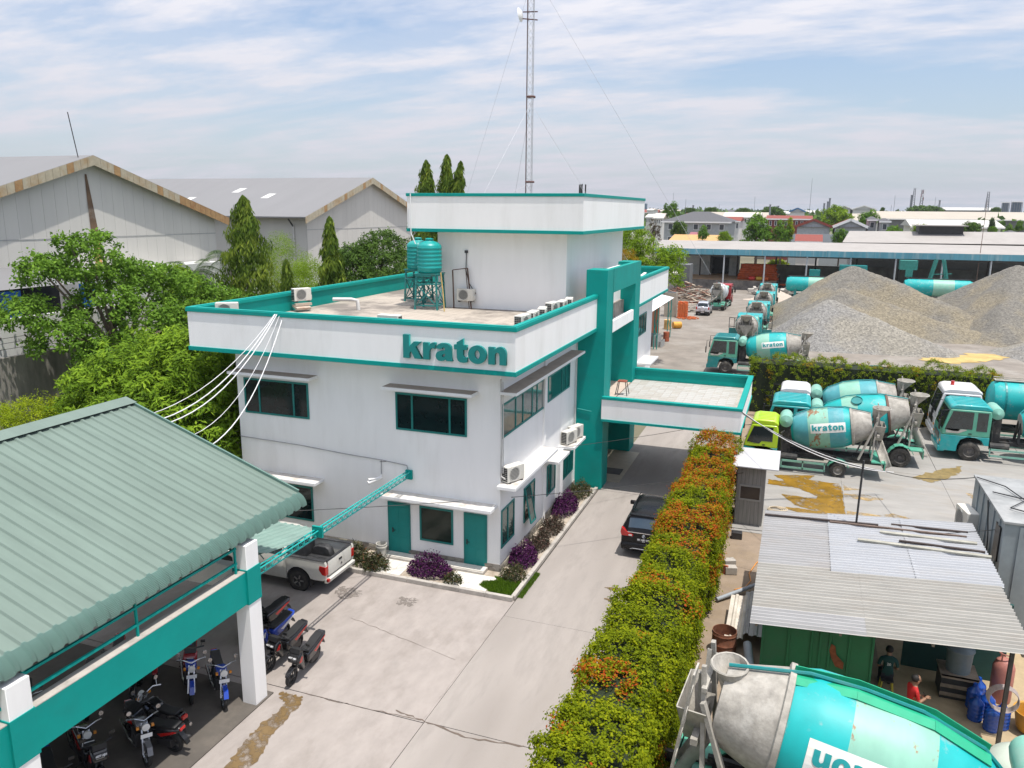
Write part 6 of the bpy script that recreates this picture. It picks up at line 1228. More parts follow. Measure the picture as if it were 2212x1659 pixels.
def heap(label,cx,cy,H,sl,seed,crest=None,m=GV,R_=None,cd_=.12,name='gravel_heap'):
    Rr=R_ or H/sl*1.08; n=80; vs=[];fs=[]; c2=crest or (cx,cy)
    for i in range(n+1):
        for j in range(n+1):
            x=-Rr+2*Rr*i/n; y=-Rr+2*Rr*j/n
            ax,ay=c2[0]-cx,c2[1]-cy; q=0 if ax==ay==0 else max(0,min(1,(x*ax+y*ay)/(ax*ax+ay*ay)))
            d=math.hypot(x-ax*q,y-ay*q); ang=math.atan2(y-ay*q,x-ax*q); p=Vector((x*.25+seed,y*.25,0))
            z=H*(1-cd_*q)-sl*d*(1+.06*math.sin(ang*3+seed)+.025*math.sin(ang*11))+MN.noise(p)*.4+MN.noise(p*3.3)*.12
            z=min(z,H*(1-cd_*q)-.06*H*math.exp(-d*1.2)); vs.append((cx+x,cy+y,max(z,-.15)))
    for i in range(n):
        for j in range(n):
            k=i*(n+1)+j; f=(k,k+n+1,k+n+2,k+1)
            if max(vs[a][2] for a in f)>-.14: fs.append(f)
    return one(name,MB().add(vs,fs),m,label,'gravel heap',(cx,cy,0),smooth=60)
heap('tall crushed stone heap left of centre in the far yard',13.0,87,7.0,.64,1.3,(23,80),R_=19,cd_=.55); heap('lower pointed stone heap in front of the tall left heap',9.9,67.5,4.6,.66,4.1,(20,63),m=GV2,R_=16,cd_=.8); heap('tall crushed stone heap cut by the right edge',30.2,86,7.6,.62,7.7,(27,74),R_=20,cd_=.7); heap('middle spur of stone spilling between the heaps',11.5,77,4.9,.6,5.5,(24,74),R_=18,cd_=.75); heap('low grey stone heap at the right edge of the far yard',31,66,2.6,.42,9.2,m=GV2); heap('small pale sand heap beyond the row of mixer trucks',3.4,106,1.7,.4,2.2,m=mat('pale_sand',(.42,.36,.30),.95,var=.15,bump=.3),name='sand_heap')
puddle([(17.5,60),(20,63.5),(24,66),(27,66.5),(24.5,62.5),(20.5,58.8)],'yellow sandy wet patch below the right stone heap',mat('yellow_sand',(.46,.33,.12),.9,var=.3,vscale=.5,dirt=(.25,.2,.12),dscale=.8),jit=.5,seed=21)
# sleepers that hold the heap back
SL=thing('sleeper_kerb','row of broken timber sleepers along the foot of the stone heaps','kerb',(3.7,78,0))
for k in range(26):
    y=61+k*1.75; ob('sleeper',MB().cbox((3.6+.25*math.sin(k*2.3),y,.25),(.28,1.5,.3+.25*((k*7)%3)),.12*math.sin(k*5.)),BT[2] if k%3 else CONC,SL)
n=900; P=np.stack([RNG.uniform(3.0,4.2,n),RNG.uniform(53,72,n),np.zeros(n)],1); o=ob('weeds',leaf_mesh('weeds',P,np.tile((0.,0,.3),(n,1)),.45,.09,RNG.uniform(0,1,n),droop=-1.5,jit=.6),YEL); o['kind']='stuff'; o['label']='patchy weeds between the truck row and the sleepers'
# ================================================================ long open shed with blue fascia
LS=thing('long_open_shed','long open shed with grey roof and faded blue fascia across the far yard','shed',(20,126,0))
RG_=mat('shed_roof_grey',(.33,.31,.29),.8,var=.06,vscale=.5,dirt=(.27,.25,.23),dscale=.2,damt=.5); BF=mat('blue_fascia',(.10,.30,.38),.6,var=.12,vscale=.6,dirt=(.36,.45,.46),dscale=.8,damt=.8,stretch=(1.5,1,.15))
ob('roof',MB().add([(-17.5,120,6.75),(62,120,7.1),(62,131,8.05),(-18.5,131,7.75),(62,142,6.9),(-18.5,142,6.6)],[(0,1,2,3),(3,2,4,5)]),RG_,LS)
for k in range(40): x=-17.5+k*1.99; z=6.75+(x+17.5)/79.5*.35; ob('fascia_sheet',MB().box(x+.01,x+1.97,119.9,119.96,z-.95,z+random.uniform(-.02,.03)),BF,LS)
PG=mat('post_grey',(.42,.44,.46),.6); PD=mat('post_dark')
for k in range(12):
    x=-12.3+k*6.6; ob('post',MB().cyl((x,120.1,0),(x,120.1,5.95),.13,n=8),PG,LS); ob('post',MB().cyl((x+1.5,130,0),(x+1.5,130,7.6),.14,n=8),PD,LS)
    ob('truss',MB().bar((x,120.2,5.8),(x,131,5.9),.12).bar((x,120.2,6.4),(x,131,7.6),.1),PD,LS)
ob('tie_beam',MB().bar((-17,120.3,5.75),(60,120.3,5.95),.12,.25),PD,LS)
struct('platform',MB().box(-17,3,121.5,142,0,1.5),mat('dark_rubble',(.17,.155,.14),.95,var=.4,vscale=.8,dirt=(.32,.27,.2),dscale=.4))
struct('platform_top',MB().quad((-17,121.6,1.52),(3,121.6,1.52),(3,142,1.52),(-17,142,1.52)),mat('orange_earth',(.5,.33,.19),.95,var=.2,vscale=.5))
t=thing('rusty_beam_stack','stack of rusty orange steel beams under the long open shed','steel beams',(-.4,130,1.5)); RB=mat('rust_orange',(.46,.09,.018),.85,var=.3,vscale=2)
for k in range(7):
    for j in range(3): y=123.2+j*.9; g=MB(); z=1.6+k*.38; xo=-3.6+.12*k+.2*math.sin(k*3+j); L_=6.6-.2*k; g.box(xo,xo+L_,y,y+.6,z,z+.07).box(xo,xo+L_,y,y+.6,z+.27,z+.34).box(xo,xo+L_,y+.26,y+.34,z+.07,z+.27); ob('beam',g,RB,t)
t=thing('rusty_beam_stack','low spread of rusty bars right of the beam stack','steel beams',(4,125,.6))
for k in range(16): ob('bar',MB().bar((3.2+.25*k,123,.8+.1*(k%3)),(6.0+.2*k,127,.9+.1*(k%2)),.16),RB,t)
for x,m,lab in ((-1.6,mat('drum_red',(.5,.03,.02),.5),'red oil drum in front of the rusty beams'),(-.4,mat('drum_yellow',(.5,.3,.03),.5),'yellow oil drum next to the red one under the shed'),(.6,RB,'rusty oil drum next to the yellow one under the shed')): one('oil_drum',MB().cyl((x,122.4,1.9),(x+.95,122.4,1.9),.33,n=14),m,lab,'drum',smooth=40)
def block(name,lab,cat,x0,x1,y0,y1,z0,z1,m): return one(name,MB().box(x0,x1,y0,y1,z0,z1),m,lab,cat)
t=thing('white_shed','whitewashed shed with a dark open doorway beneath the long roof','shed',(-11,132,0)); ob('wall',MB().box(-17,-9.3,132,140,0,5.2).box(-5.8,-4.5,132,140,0,5.2).box(-9.3,-5.8,136,140,0,5.2),mat('stained_white',(.5,.53,.53),.8,var=.1,dirt=(.2,.3,.32),dscale=.7,damt=.7),t); ob('doorway',MB().box(-9.2,-5.9,135.9,135.98,1.5,4.6),BLACK,t)  # black sheet in the doorway paints the shade inside
block('boundary_wall','dark boundary wall behind the long shed','wall',-4.4,70,141,141.4,0,3.2,mat('wall_dark',(.30,.30,.28),.9,var=.3,vscale=.6))
t=thing('tall_grey_box','tall dark grey steel box beside the timber pile','container',(-11,110,0)); ob('shell',MB().box(-13.4,-9.9,109,113,0,4.7),mat('steel_box',(.13,.135,.135),.7,var=.15),t)
t=thing('gate_hut','small flat roofed concrete hut behind the back wing','hut',(-12.6,104,0)); ob('wall',MB().box(-14.6,-12.2,103,106,0,3.6).box(-12.2,-11.4,103,103.3,0,3.6),CONC,t); ob('roof',MB().box(-15.2,-10.6,102.3,106.8,3.6,3.85),mat('hut_roof',(.55,.52,.47),.8),t); ob('scaffold',MB().bar((-11.9,102.5,0),(-11.9,102.5,4.5),.08).bar((-12.8,102.4,2),(-10.9,102.4,2),.06),STEEL,t)
t=thing('culvert_box','tall hollow concrete box beside the orange bricks','concrete box',(-8.4,81.5,0)); ob('shell',MB().box(-9.1,-7.7,80.6,82.4,0,3.0),mat('box_concrete',(.33,.29,.23),.9,var=.15,vscale=1.5,bump=.3),t); ob('hollow_shade',MB().box(-9.0,-7.8,80.7,82.3,3.0,3.01),DARK,t)  # dark sheet on the solid top paints the shade of the hollow
t=thing('brick_stack','tall stack of orange bricks with rubble at its foot','bricks',(-6.7,80.6,0)); OB=mat('orange_brick',(.58,.14,.04),.9,var=.15,vscale=6)
for z in range(10):
    for i in range(4):
        for j in range(3): ob('brick',MB().cbox((-7.2+i*.3+.02*math.sin(z*3),80.2+j*.32,.11+z*.2),(.27,.29,.18),.06*math.sin(z*5+i)),OB,t) if not(z>8 and (i+j)%2) else None
g=MB(); rg=random.Random(9)
for k in range(160): a=rg.uniform(0,6.28); q=rg.uniform(.2,1.5); g.cbox((-6.1+q*math.cos(a)*.9,80.2+q*math.sin(a),.06),(rg.uniform(.08,.24),.12,.1),a)
ob('rubble',g,OB,t,kind='stuff')
t=thing('timber_pile','big untidy pile of broken planks and formwork','timber pile',(-9.5,103,0)); TM=[mat('plank_a',(.30,.24,.18),.9,var=.2),mat('plank_b',(.17,.12,.09),.9,var=.2),mat('plank_c',(.42,.37,.31),.9,var=.2),mat('plank_d',(.2,.08,.05),.9,var=.2)]
rg=random.Random(3)
for k in range(240):
    x=rg.uniform(-12.8,-6.3); y=rg.uniform(92,112); top=2.4*max(0,1-((x+10)/3.6)**2)*max(.25,1-((y-103)/11)**2); z=rg.uniform(.05,1)*top+.1
    ob('plank',MB().cbox((x,y,z),(rg.uniform(.8,2.6),rg.uniform(.12,.4),rg.uniform(.05,.14)),rg.uniform(-.9,.9),rg.uniform(-.25,.25),rg.uniform(-.35,.35)),rg.choice(TM),t)
t=thing('slab_stack','stacked concrete slabs and planks behind the silver car','slabs',(-7.5,88,0))
for k in range(12): ob('slab',MB().cbox((-7.6+rg.uniform(-.6,.6),86.5+.4*k,.15+.14*(k%4)),(rg.uniform(1.8,3),.5,.12),rg.uniform(-.15,.15)),TM[2] if k%2 else CONC,t)
t=thing('rubble_bank','bank of broken concrete where the lane ends','rubble',(3,117,0))
for k in range(46): ob('chunk',MB().cbox((rg.uniform(-1,7),rg.uniform(113,119),rg.uniform(.1,.9)),(rg.uniform(.4,1.3),rg.uniform(.3,.8),rg.uniform(.2,.5)),rg.uniform(0,3),rg.uniform(-.4,.4)),CONC if k%3 else DR_C,t)
for lab,p,q,r,m in (('rusted orange drum beside the precast rings',(-5.65,61.3,0),(-5.65,61.3,.95),.31,mat('drum_rust_red',(.34,.09,.04),.8,var=.3,vscale=4)),('upright grey and orange drum by the lane',(-6.9,69.9,0),(-6.9,69.9,1.05),.42,mat('drum_mixed',(.5,.3,.1),.8,var=.4,vscale=2,dirt=(.45,.43,.4),dscale=1)),('yellow drum lying on its side by the lane',(-6.4,70.6,.38),(-5.6,71.1,.38),.38,mat('drum_amber',(.62,.30,.03),.6,var=.2))): one('oil_drum',MB().cyl(p,q,r,n=16),m,lab,'drum',smooth=40)
PC=MB().lathe([(.16,0),(.16,.55),(.12,.55),(.12,.05)],12,cap=True).mesh('ring'); PC.materials.append(mat('precast_grey',(.36,.36,.35),.9,var=.15))
t=thing('precast_ring_stack','cluster of grey precast concrete cylinders beside the brick pillars','concrete rings',(-6.3,58.3,0))
for k in range(5):
    for j in range(4):
        for z in range(2 if k<4 else 1): o=bpy.data.objects.new('ring',PC); COL.objects.link(o); o.parent=t; o.location=(-.7+k*.36,-.9+j*.5,z*.56)
# back extension: brick pillars under a white awning
t=thing('brick_annexe','unplastered brick annexe with a white awning and teal steel posts','annexe',(-8,57,0)); ob('wall',MB().box(-14,-7.4,52,65,0,3.9),WALL,t)
for y in (53,56.5,60,63.5): ob('brick_pillar',MB().box(-7.4,-7.0,y,y+1.2,0,3.6),mat('annexe_brick',(.48,.2,.11),.9,var=.15,vscale=5),t)
for y in (54.6,58.2,61.6): ob('window',MB().box(-7.38,-7.3,y,y+1.4,.9,2.6),GLASSG,t)
ob('awning',MB().add([(-7.6,50,4.5),(-5.6,50,4.1),(-5.6,65,4.1),(-7.6,65,4.5)],[(0,1,2,3)]),mat('awning_white',(.7,.7,.7),.5),t)
for y in (56,64): ob('post',MB().bar((-5.7,y,0),(-5.7,y,4.1),.08).bar((-6.0,y,0),(-6.0,y,4.1),.08).bar((-5.7,y,1),(-6.0,y,2),.05).bar((-5.7,y,3),(-6.0,y,2),.05),TEAL,t)
shade(WX,-1.75,30.2,33.2,3.5); 
# dish on the back roof
t=thing('satellite_dish','white satellite dish on the back roof behind the portal','dish',(-3.4,25.6,8.4)); ob('reflector',MB().lathe([(.001,0),(.3,.03),(.55,.12),(.7,.24)],22,Matrix.Translation((-3.4,25.6,9.2))@Matrix.Rotation(R(-50),4,'X')@Matrix.Rotation(R(40),4,'Y'),cap=False),WHITE,t,smooth=True); ob('stand',MB().bar((-3.4,25.7,8.4),(-3.4,25.7,9.2),.06).bar((-3.4,25.6,9.2),(-3.0,25.2,9.8),.03),STEEL,t)
one('leaning_plank',MB().bar((-3.0,28.6,8.5),(-2.2,29.6,9.3),.25,.04),WHITE,'white plank propped against the back roof parapet','plank')
# ================================================================ silo tanks and hopper tower in the far yard
def htank(lab,x0,x1,y,z,r):
    t=thing('silo_tank',lab,'silo',(x0,y,0)); pr=[(.001,x0),(r*.8,x0+.15),(r,x0+.6),(r,x1-.6),(r*.8,x1-.15),(.001,x1)]; ob('shell',MB().lathe(pr,28,Matrix.Translation((0,y,z))@MY,cap=False),DR_T,t,smooth=35)
    a=x0+(x1-x0)*.42; b=x0+(x1-x0)*.72; ob('band',MB().lathe([(r+.015,a),(r+.015,b)],28,Matrix.Translation((0,y,z))@MY,cap=False),DR_M,t,smooth=35); ob('walkway',MB().box(x0+.3,x1-.2,y-.3,y+.3,z+r,z+r+.1),DARK,t)
    for x in (x0+1.5,x1-1.5): ob('saddle',MB().box(x-.2,x+.2,y-r*.8,y+r*.8,0,z-r*.6),TRUCKDK,t)
htank('teal silo tank lying behind the left end of the stone heap',4.6,12.5,112,2.1,1.15); htank('teal silo tank with a mint band lying between the two tall heaps',21.2,30.5,112,2.25,1.25)
t=thing('batching_frame','teal steel batching frame with splayed legs under the long shed','steel frame',(26,115,0)); g=MB()
for x0,x1 in ((24.6,25.8),(28.2,26.8)): g.bar((x0,115,0),(x1,115,6.2),.28); g.bar((x0,117,0),(x1,117,6.2),.28)
for z in (2,4): g.bar((25.0,115,z),(28,115,z+.2),.12)
g.bar((25,115,2),(27.4,115,4),.1); g.box(20.8,23.2,114.5,116.5,4.6,6.0); g.box(21.6,22.6,114.3,114.5,3.6,4.6); g.bar((22,114.5,3.6),(23.4,114.5,.5),.15); ob('frame',g,mat('frame_green',(.03,.2,.17),.7,var=.2),t)
block('teal_container','dark teal container peeking over the stone heap by the shed','container',12.4,16.4,116,118.4,0,4.9,TRUCKDK); block('teal_container','small green box near the left silo under the shed','container',8.0,9.6,117,118.5,2.5,4.0,TRUCKDK)
# monitor roofed shed behind
t=thing('monitor_roof_shed','grey roofed shed with a raised ridge ventilator behind the long open shed','shed',(30,148,0)); ob('roof',MB().add([(13.5,142,7.6),(62,142,8.0),(62,152,9.9),(15,152,9.5),(62,162,8),(15,162,7.6)],[(0,1,2,3),(3,2,4,5)]),RG_,t); ob('monitor_roof',MB().box(26.3,34.9,148,156,10.7,10.85),RG_,t); ob('monitor_wall',MB().box(27,34.4,149.5,154.5,8.6,10.7),DARK,t); ob('wall',MB().box(15.5,62,143,161,0,7.5),mat('shed_wall_grey',(.3,.31,.32),.8),t)
block('grey_wall','long pale grey boundary wall with posts behind the shed','wall',3.5,26,170,170.4,0,8.3,mat('wall_grey_pale',(.36,.39,.41),.8,var=.06))
# ================================================================ houses, towers and trees on the skyline
HS=[
('villa', 'large villa with a dark grey hipped roof', 'hip', -26.5, -9.7, 178, 20, 10.64, 12.96, 'grey', 'slate', 5),
('house', 'pale house cluster left edge beyond the tower, first white gable', 'gable', -47.9, -45.1, 270, 12, 10.96, 11.92, 'white', 'cream', 4),
('house', 'white house just left of the villa', 'gable', -42.4, -38.6, 255, 12, 10.79, 12.32, 'white', 'cream', 4),
('house', 'low brick red roofed house right of the villa', 'gable', -14.6, -9.6, 205, 14, 10.56, 11.65, 'white', 'red', 4),
('row_house', 'long pale terrace behind the red roofs', 'gable', -21.6, -8.3, 280, 16, 11.2, 12.85, 'white', 'cream', 9),
('row_house', 'long dark red terrace beside the big round tree', 'gable', -3.8, 8.5, 215, 16, 11.27, 12.08, 'redwall', 'red', 8),
('house', 'white gabled house with red trim under the blue gable', 'gablef', 4.4, 12.8, 185, 16, 9.64, 11.29, 'greyb', 'redtrim', 0),
('house', 'grey gabled house with a dark red roof', 'gablef', 12.8, 20.4, 183, 16, 9.71, 11.45, 'greyb', 'red', 0),
('house', 'grey two storey house with left hipped roof', 'hip', 20.3, 22.8, 188, 8, 11.49, 12.16, 'grey', 'slate', 1),
('house', 'grey two storey house with right hipped roof', 'hip', 22.6, 25.3, 184, 8, 11.2, 11.82, 'grey', 'slate', 1),
('warehouse', 'small warehouse with a bright blue gable edge', 'gablef', 0.3, 6.5, 310, 20, 13.16, 14.52, 'white', 'blue', 0),
('warehouse', 'white warehouse with twin low gables, left bay', 'gablef', 21.3, 27.8, 420, 30, 15.0, 16.35, 'white', 'slate', 0),
('warehouse', 'white warehouse with twin low gables, right bay', 'gablef', 27.7, 39.3, 418, 30, 14.68, 16.49, 'white', 'slate', 0),
('warehouse', 'very long beige roofed warehouse near the horizon', 'gable', 30.2, 86.5, 290, 60, 11.12, 13.69, 'dark', 'beige', 0),
('warehouse', 'long white roofed warehouse in front of the beige one', 'gable', 33.8, 56.5, 225, 26, 9.51, 11.27, 'white', 'whitish', 6),
('warehouse', 'far pale warehouse on the horizon to the right', 'gable', 95.9, 129.1, 600, 40, 15.43, 17.23, 'dark', 'whitish', 0),
('house', 'orange roofed low building behind the long open shed', 'gable', -20.0, -9.5, 150, 16, 7.01, 8.08, 'white', 'orange', 0),
('house', 'purple roofed shed poking out above the orange roof', 'gable', -18.1, -15.0, 165, 10, 7.45, 8.32, 'white', 'purple', 0),
('house', 'red roofed low house left of the green shed tree', 'gable', 5.0, 10.3, 152, 12, 7.33, 8.55, 'white', 'red', 0),
('house', 'small grey hipped house at the right edge of the skyline', 'hip', 43.8, 46.5, 160, 10, 9.11, 9.81, 'white', 'slate', 0),
('house', 'low white house far left on the skyline beside the tower', 'gable', -94.5, -89.6, 520, 20, 13.71, 14.61, 'white', 'cream', 0),
]
TW= [('lattice_tower', 'thin guyed mast above the blue gable', 7.8, 330, 26.4, 'thin'), ('chimney_stack', 'short dark stack behind the round green tree', 17.3, 420, 20.1, 'stack'), ('lattice_tower', 'leaning lattice tower of the close pair', 79.8, 640, 31.1, 'lat'), ('chimney_stack', 'dark stack of the close pair of towers', 78.3, 640, 26.1, 'stack'), ('cell_tower', 'thick telecom tower crowded with antennas', 75.6, 560, 27.9, 'cell'), ('lattice_tower', 'lattice tower near the right silos', 120.2, 600, 27.5, 'lat'), ('steel_pole', 'thin brown pole rising from the long shed roof', 32.4, 121, 15.0, 'pole'), ('chimney_stack', 'short stack right of the crowded telecom tower', 97.1, 640, 22.4, 'stack'), ('chimney_stack', 'pair of short stacks beside the round tree, left one', 15.4, 450, 17.9, 'stack'), ('chimney_stack', 'small stack right of the round tree', 16.9, 440, 18.7, 'stack'), ('steel_pole', 'hair thin mast between the two tall pairs', 54.4, 500, 23.0, 'thin'), ('steel_pole', 'short post on the skyline left of centre', 51.2, 480, 17.4, 'thin'), ('steel_pole', 'faint mast over the crowded antennas', 102.1, 700, 25.7, 'thin'), ('steel_pole', 'thin antenna on the skyline left of the villa tree', -37.8, 300, 17.6, 'thin'), ('steel_pole', 'short chimney on the skyline over the villa roof', -41.4, 350, 15.7, 'stack'), ('steel_pole', 'faint mast right of the villa roof', -37.0, 420, 16.9, 'thin'), ('steel_pole', 'tall faint mast left of the round tree', -20.9, 450, 21.3, 'thin'), ('steel_pole', 'dark post above the red terrace', -6.3, 300, 15.8, 'stack'), ('steel_pole', 'short post above the green skyline trees', -6.0, 380, 15.9, 'stack'), ('steel_pole', 'faint mast left of the white houses', -73.8, 500, 24.4, 'thin')]
TR= [('bright green round tree beside the blue gable', 10.3, 19.9, 240, 10.0, 15.0, 'BAM'), ('dark tree between the white warehouse and grey houses', 19.4, 25.3, 215, 10.1, 13.4, 'MID'), ('spiky green tree in front of the grey wall', 11.6, 15.0, 150, 7.5, 10.1, 'MID'), ('yellow green tree at the left end of the red terrace', 3.2, 4.6, 148, 8.1, 12.0, 'YEL'), ('largest round green tree over the long open shed', -5.7, 1.3, 148, 7.2, 12.5, 'MID'), ('right lobe tree beside the largest round tree', 0.5, 4.6, 147, 7.4, 11.7, 'MID'), ('light green tree left of the largest round tree', -9.5, -6.8, 146, 7.2, 9.1, 'BAM'), ('leafless brown tree beside the villa', -19.6, -16.1, 120, 8.3, 11.8, 'DRY'), ('dark tree in front of the villa garage', -21.7, -17.1, 160, 8.3, 11.0, 'DKG'), ('small green tree in front of the villa wall', -14.0, -11.9, 150, 7.7, 10.3, 'MID'), ('tall dark tree left of the villa roof', -38.9, -33.5, 260, 11.6, 16.4, 'MID'), ('thin tree left of the tall dark one', -40.5, -37.9, 262, 11.2, 15.9, 'MID'), ('skyline tree right of the villa roof', -35.6, -28.0, 330, 12.3, 14.6, 'DKG'), ('broad skyline trees behind the white terrace', -26.2, -17.3, 380, 12.8, 14.5, 'DKG'), ('broad skyline tree left of the blue gable', -13.6, -1.1, 360, 12.1, 14.9, 'DKG'), ('green scrub under the long shed roof', -0.5, 4.8, 150, 2.3, 3.4, 'YEL'), ('skyline tree over the villa ridge', -44.4, -38.8, 340, 12.6, 14.4, 'DKG'), ('low green bush by the white roofed warehouse', 27.4, 31.7, 165, 8.9, 10.9, 'BAM'), ('dark palm clump left of the monitor roof end', 37.0, 41.8, 170, 8.9, 11.3, 'DKG'), ('slim palm beside the brown pole', 42.5, 43.8, 172, 9.4, 12.1, 'PALM'), ('small bush right of the slim palm', 41.5, 42.9, 165, 9.2, 10.5, 'MID'), ('pale tree at the right edge of the skyline', 59.6, 61.9, 230, 9.0, 11.3, 'MID'), ('dark scrub below the right warehouse', 51.4, 53.4, 200, 8.5, 10.1, 'DKG'), ('skyline scrub below the crowded telecom tower', 59.9, 81.5, 500, 14.8, 15.9, 'DKG'), ('skyline scrub before the right silos', 96.2, 101.5, 460, 14.5, 16.4, 'DKG'), ('green bushes left of the monitor shed', 22.3, 25.8, 168, 8.7, 10.3, 'MID'), ('skyline tree at the pale chimney house', 40.7, 43.1, 420, 13.9, 15.8, 'DKG')]

HM={'grey':mat('h_grey',(.36,.38,.38),.8),'white':mat('h_white',(.68,.67,.64),.8,var=.06,vscale=.4),'redwall':mat('h_redwall',(.22,.06,.05),.85),'greyb':mat('h_greyb',(.40,.42,.43),.8),'dark':mat('h_dark',(.16,.16,.16),.9)}
HR={'slate':mat('r_slate',(.085,.085,.09),.7,var=.1),'cream':mat('r_cream',(.55,.5,.45),.8),'red':mat('r_red',(.22,.05,.035),.8,var=.15),'redtrim':mat('r_redtrim',(.5,.42,.4),.7),'blue':mat('r_blue',(.04,.14,.3),.6),'beige':mat('r_beige',(.40,.36,.30),.8,var=.06,vscale=.2),'whitish':mat('r_whitish',(.50,.49,.46),.75,var=.06,vscale=.2),'orange':mat('r_orange',(.50,.30,.12),.8),'purple':mat('r_purple',(.28,.10,.12),.8)}
WIND=mat('far_window',(.05,.06,.07),.3)
def house(name,lab,kind,x0,x1,y,dep,ze,zr,wm,rm_,nw):
    t=thing(name,lab,'house' if 'house' in name or name=='villa' else 'warehouse',((x0+x1)/2,y+dep/2,0)); o_=.03*(x1-x0)+.3
    ob('wall',MB().box(x0+o_,x1-o_,y+.5,y+dep-.5,0,ze),HM[wm],t); cx_=(x0+x1)/2; a,b,c,d=(x0,y),(x1,y),(x1,y+dep),(x0,y+dep); v=[(p[0],p[1],ze) for p in (a,b,c,d)]
    if kind=='hip':
        q=min((x1-x0)*.38,dep*.45); v+=[(x0+q,y+dep/2,zr),(x1-q,y+dep/2,zr)]; f=[(0,1,5,4),(1,2,5),(2,3,4,5),(3,0,4),(0,3,2,1)]
    elif kind=='gable': v+=[(x0,y+dep/2,zr),(x1,y+dep/2,zr)]; f=[(0,1,5,4),(2,3,4,5),(0,4,3),(1,2,5),(0,3,2,1)]
    else: v+=[(cx_,y,zr),(cx_,y+dep,zr)]; f=[(0,4,5,3),(1,2,5,4),(0,3,2,1)]
    ob('roof',MB().add(v,f),HR[rm_],t)
    if kind=='gablef':
        ob('gable_wall',MB().add([(x0+o_,y+.4,ze-.02),(x1-o_,y+.4,ze-.02),(cx_,y+.4,zr-.15)],[(0,1,2)]),HM[wm],t); w_=(zr-ze)*.1+.12
        ob('barge_board',MB().bar((x0,y-.05,ze),(cx_,y-.05,zr),.15,w_*2).bar((x1,y-.05,ze),(cx_,y-.05,zr),.15,w_*2),HR['red'] if rm_=='redtrim' else (WHITE if rm_!='blue' else HR['blue']),t)
    else: ob('eaves',MB().box(x0+.05,x1-.05,y-.02,y+.2,ze-.35,ze-.01),WHITE,t)
    for k in range(nw):
        xx=x0+o_+(x1-x0-2*o_)*(k+.5)/nw; ww=min(1.1,(x1-x0)/max(nw,1)*.3)
        for zz_ in ((ze-1.9,),(ze-1.9,ze-5))[name=='villa']: w=ob('window',MB().box(xx-ww/2-.1,xx+ww/2+.1,y+.44,y+.5,zz_-.1,zz_+1.3),WHITE,t); ob('pane',MB().box(xx-ww/2,xx+ww/2,y+.41,y+.44,zz_,zz_+1.2),WIND,w)
for h in HS: house(*h)
RG7=random.Random(77); USED=set()
for k in range(46):   # the small pale roofs that fill the plain
    x=RG7.uniform(-150,170); y=RG7.uniform(240,760); ze=11.3+ (y-240)*.0045; w=RG7.uniform(6,16)*(1+y/600); rm_=RG7.choice(['cream','whitish','whitish','red','slate','beige'])
    lb_='%s roofed low building %s on the plain, %s'%({'cream':'cream','whitish':'white','red':'red','slate':'dark','beige':'beige'}[rm_],['far out','half way out','just beyond the trees'][0 if y>600 else 1 if y>420 else 2],['at the far left','left of the tower','right of the tower','under the skyline centre','right of centre','towards the right edge'][min(5,int((x/(y+19)+.45)/.17))])
    if lb_ in USED: continue
    USED.add(lb_); house('house',lb_,'gable',x,x+w,y,w*.7,ze-RG7.uniform(.2,1.5),ze+RG7.uniform(.6,1.4),'white',rm_,0)
for k,o in enumerate([q for q in bpy.data.objects if q.parent is None and 'on the plain' in str(q.get('label'))]): o['group']='small roofs on the plain'
TG=mat('tower_grey',(.20,.21,.23),.7); TRD=mat('tower_red',(.3,.12,.1),.7)
for n,lab,x,y,z,kind in TW:
    t=thing(n,lab,'tower' if 'tower' in n else 'pole' if 'pole' in n else 'chimney',(x,y,0)); s=y/600
    if kind in('thin','pole'): ob('shaft',MB().cyl((x,y,0),(x,y,z),.16*s+.03,.08*s+.02,n=6),TG if kind=='thin' else mat('pole_brown',(.2,.13,.1),.8),t)
    elif kind=='stack': ob('shaft',MB().cyl((x,y,0),(x,y,z),.75*s,.6*s,n=8),TG,t); ob('cap',MB().cyl((x,y,z-.3),(x,y,z),.8*s,n=8),TG,t)
    else:
        g=MB(); w=1.6 if kind=='lat' else 1.5; q=0
        for sx in (-1,1):
            for sy in (-1,1): g.bar((x+sx*w,y+sy*w,0),(x+sx*w*.3,y+sy*w*.3,z),.28)
        zz_=8
        while zz_<z-1.5:
            a=w*(1-.7*zz_/z); b=w*(1-.7*(zz_+1.5)/z); g.bar((x-a,y-a,zz_),(x+b,y-b,zz_+1.5),.18); g.bar((x+a,y-a,zz_),(x-b,y-b,zz_+1.5),.18); zz_+=1.5
        ob('lattice',g,TG,t)
        if kind=='cell':
            for k in range(7): ob('antenna',MB().box(x-1.3+.4*k,x-1.0+.4*k,y-1.2,y-.9,z-2.5-(k%3)*2.2,z-.5-(k%3)*2.2),TRD if k%2 else WHITE,t)
for x0,x1,z,lab in ((129,133.4,20.9,'left steel silo tower at the right skyline'),(134.6,140.8,21.3,'right wider steel silo tower at the right skyline')):
    t=thing('silo_tower',lab,'silo tower',((x0+x1)/2,600,0)); ob('core',MB().box(x0+.5,x1-.5,600,604,0,z-.6),mat('silo_blue',(.12,.17,.23),.7,var=.2,vscale=.6),t); ob('top',MB().box(x0,x1,599.6,604.4,z-.6,z),WHITE,t)
    for k in range(5): x=x0+.2+(x1-x0-.4)*k/4; ob('column',MB().bar((x,599.5,0),(x,599.5,z-.6),.35),TG,t)
for x0,x1,lab in ((-139,-134,'left blue storage block on the far left skyline'),(-133,-128.5,'right blue storage block on the far left skyline')): one('storage_block',MB().box(x0,x1,700,705,0,19.5),mat('silo_blue'),lab,'storage block')
LM={'BAM':BAM,'MID':MID,'YEL':YEL,'DKG':DKG,'PALM':PALM}
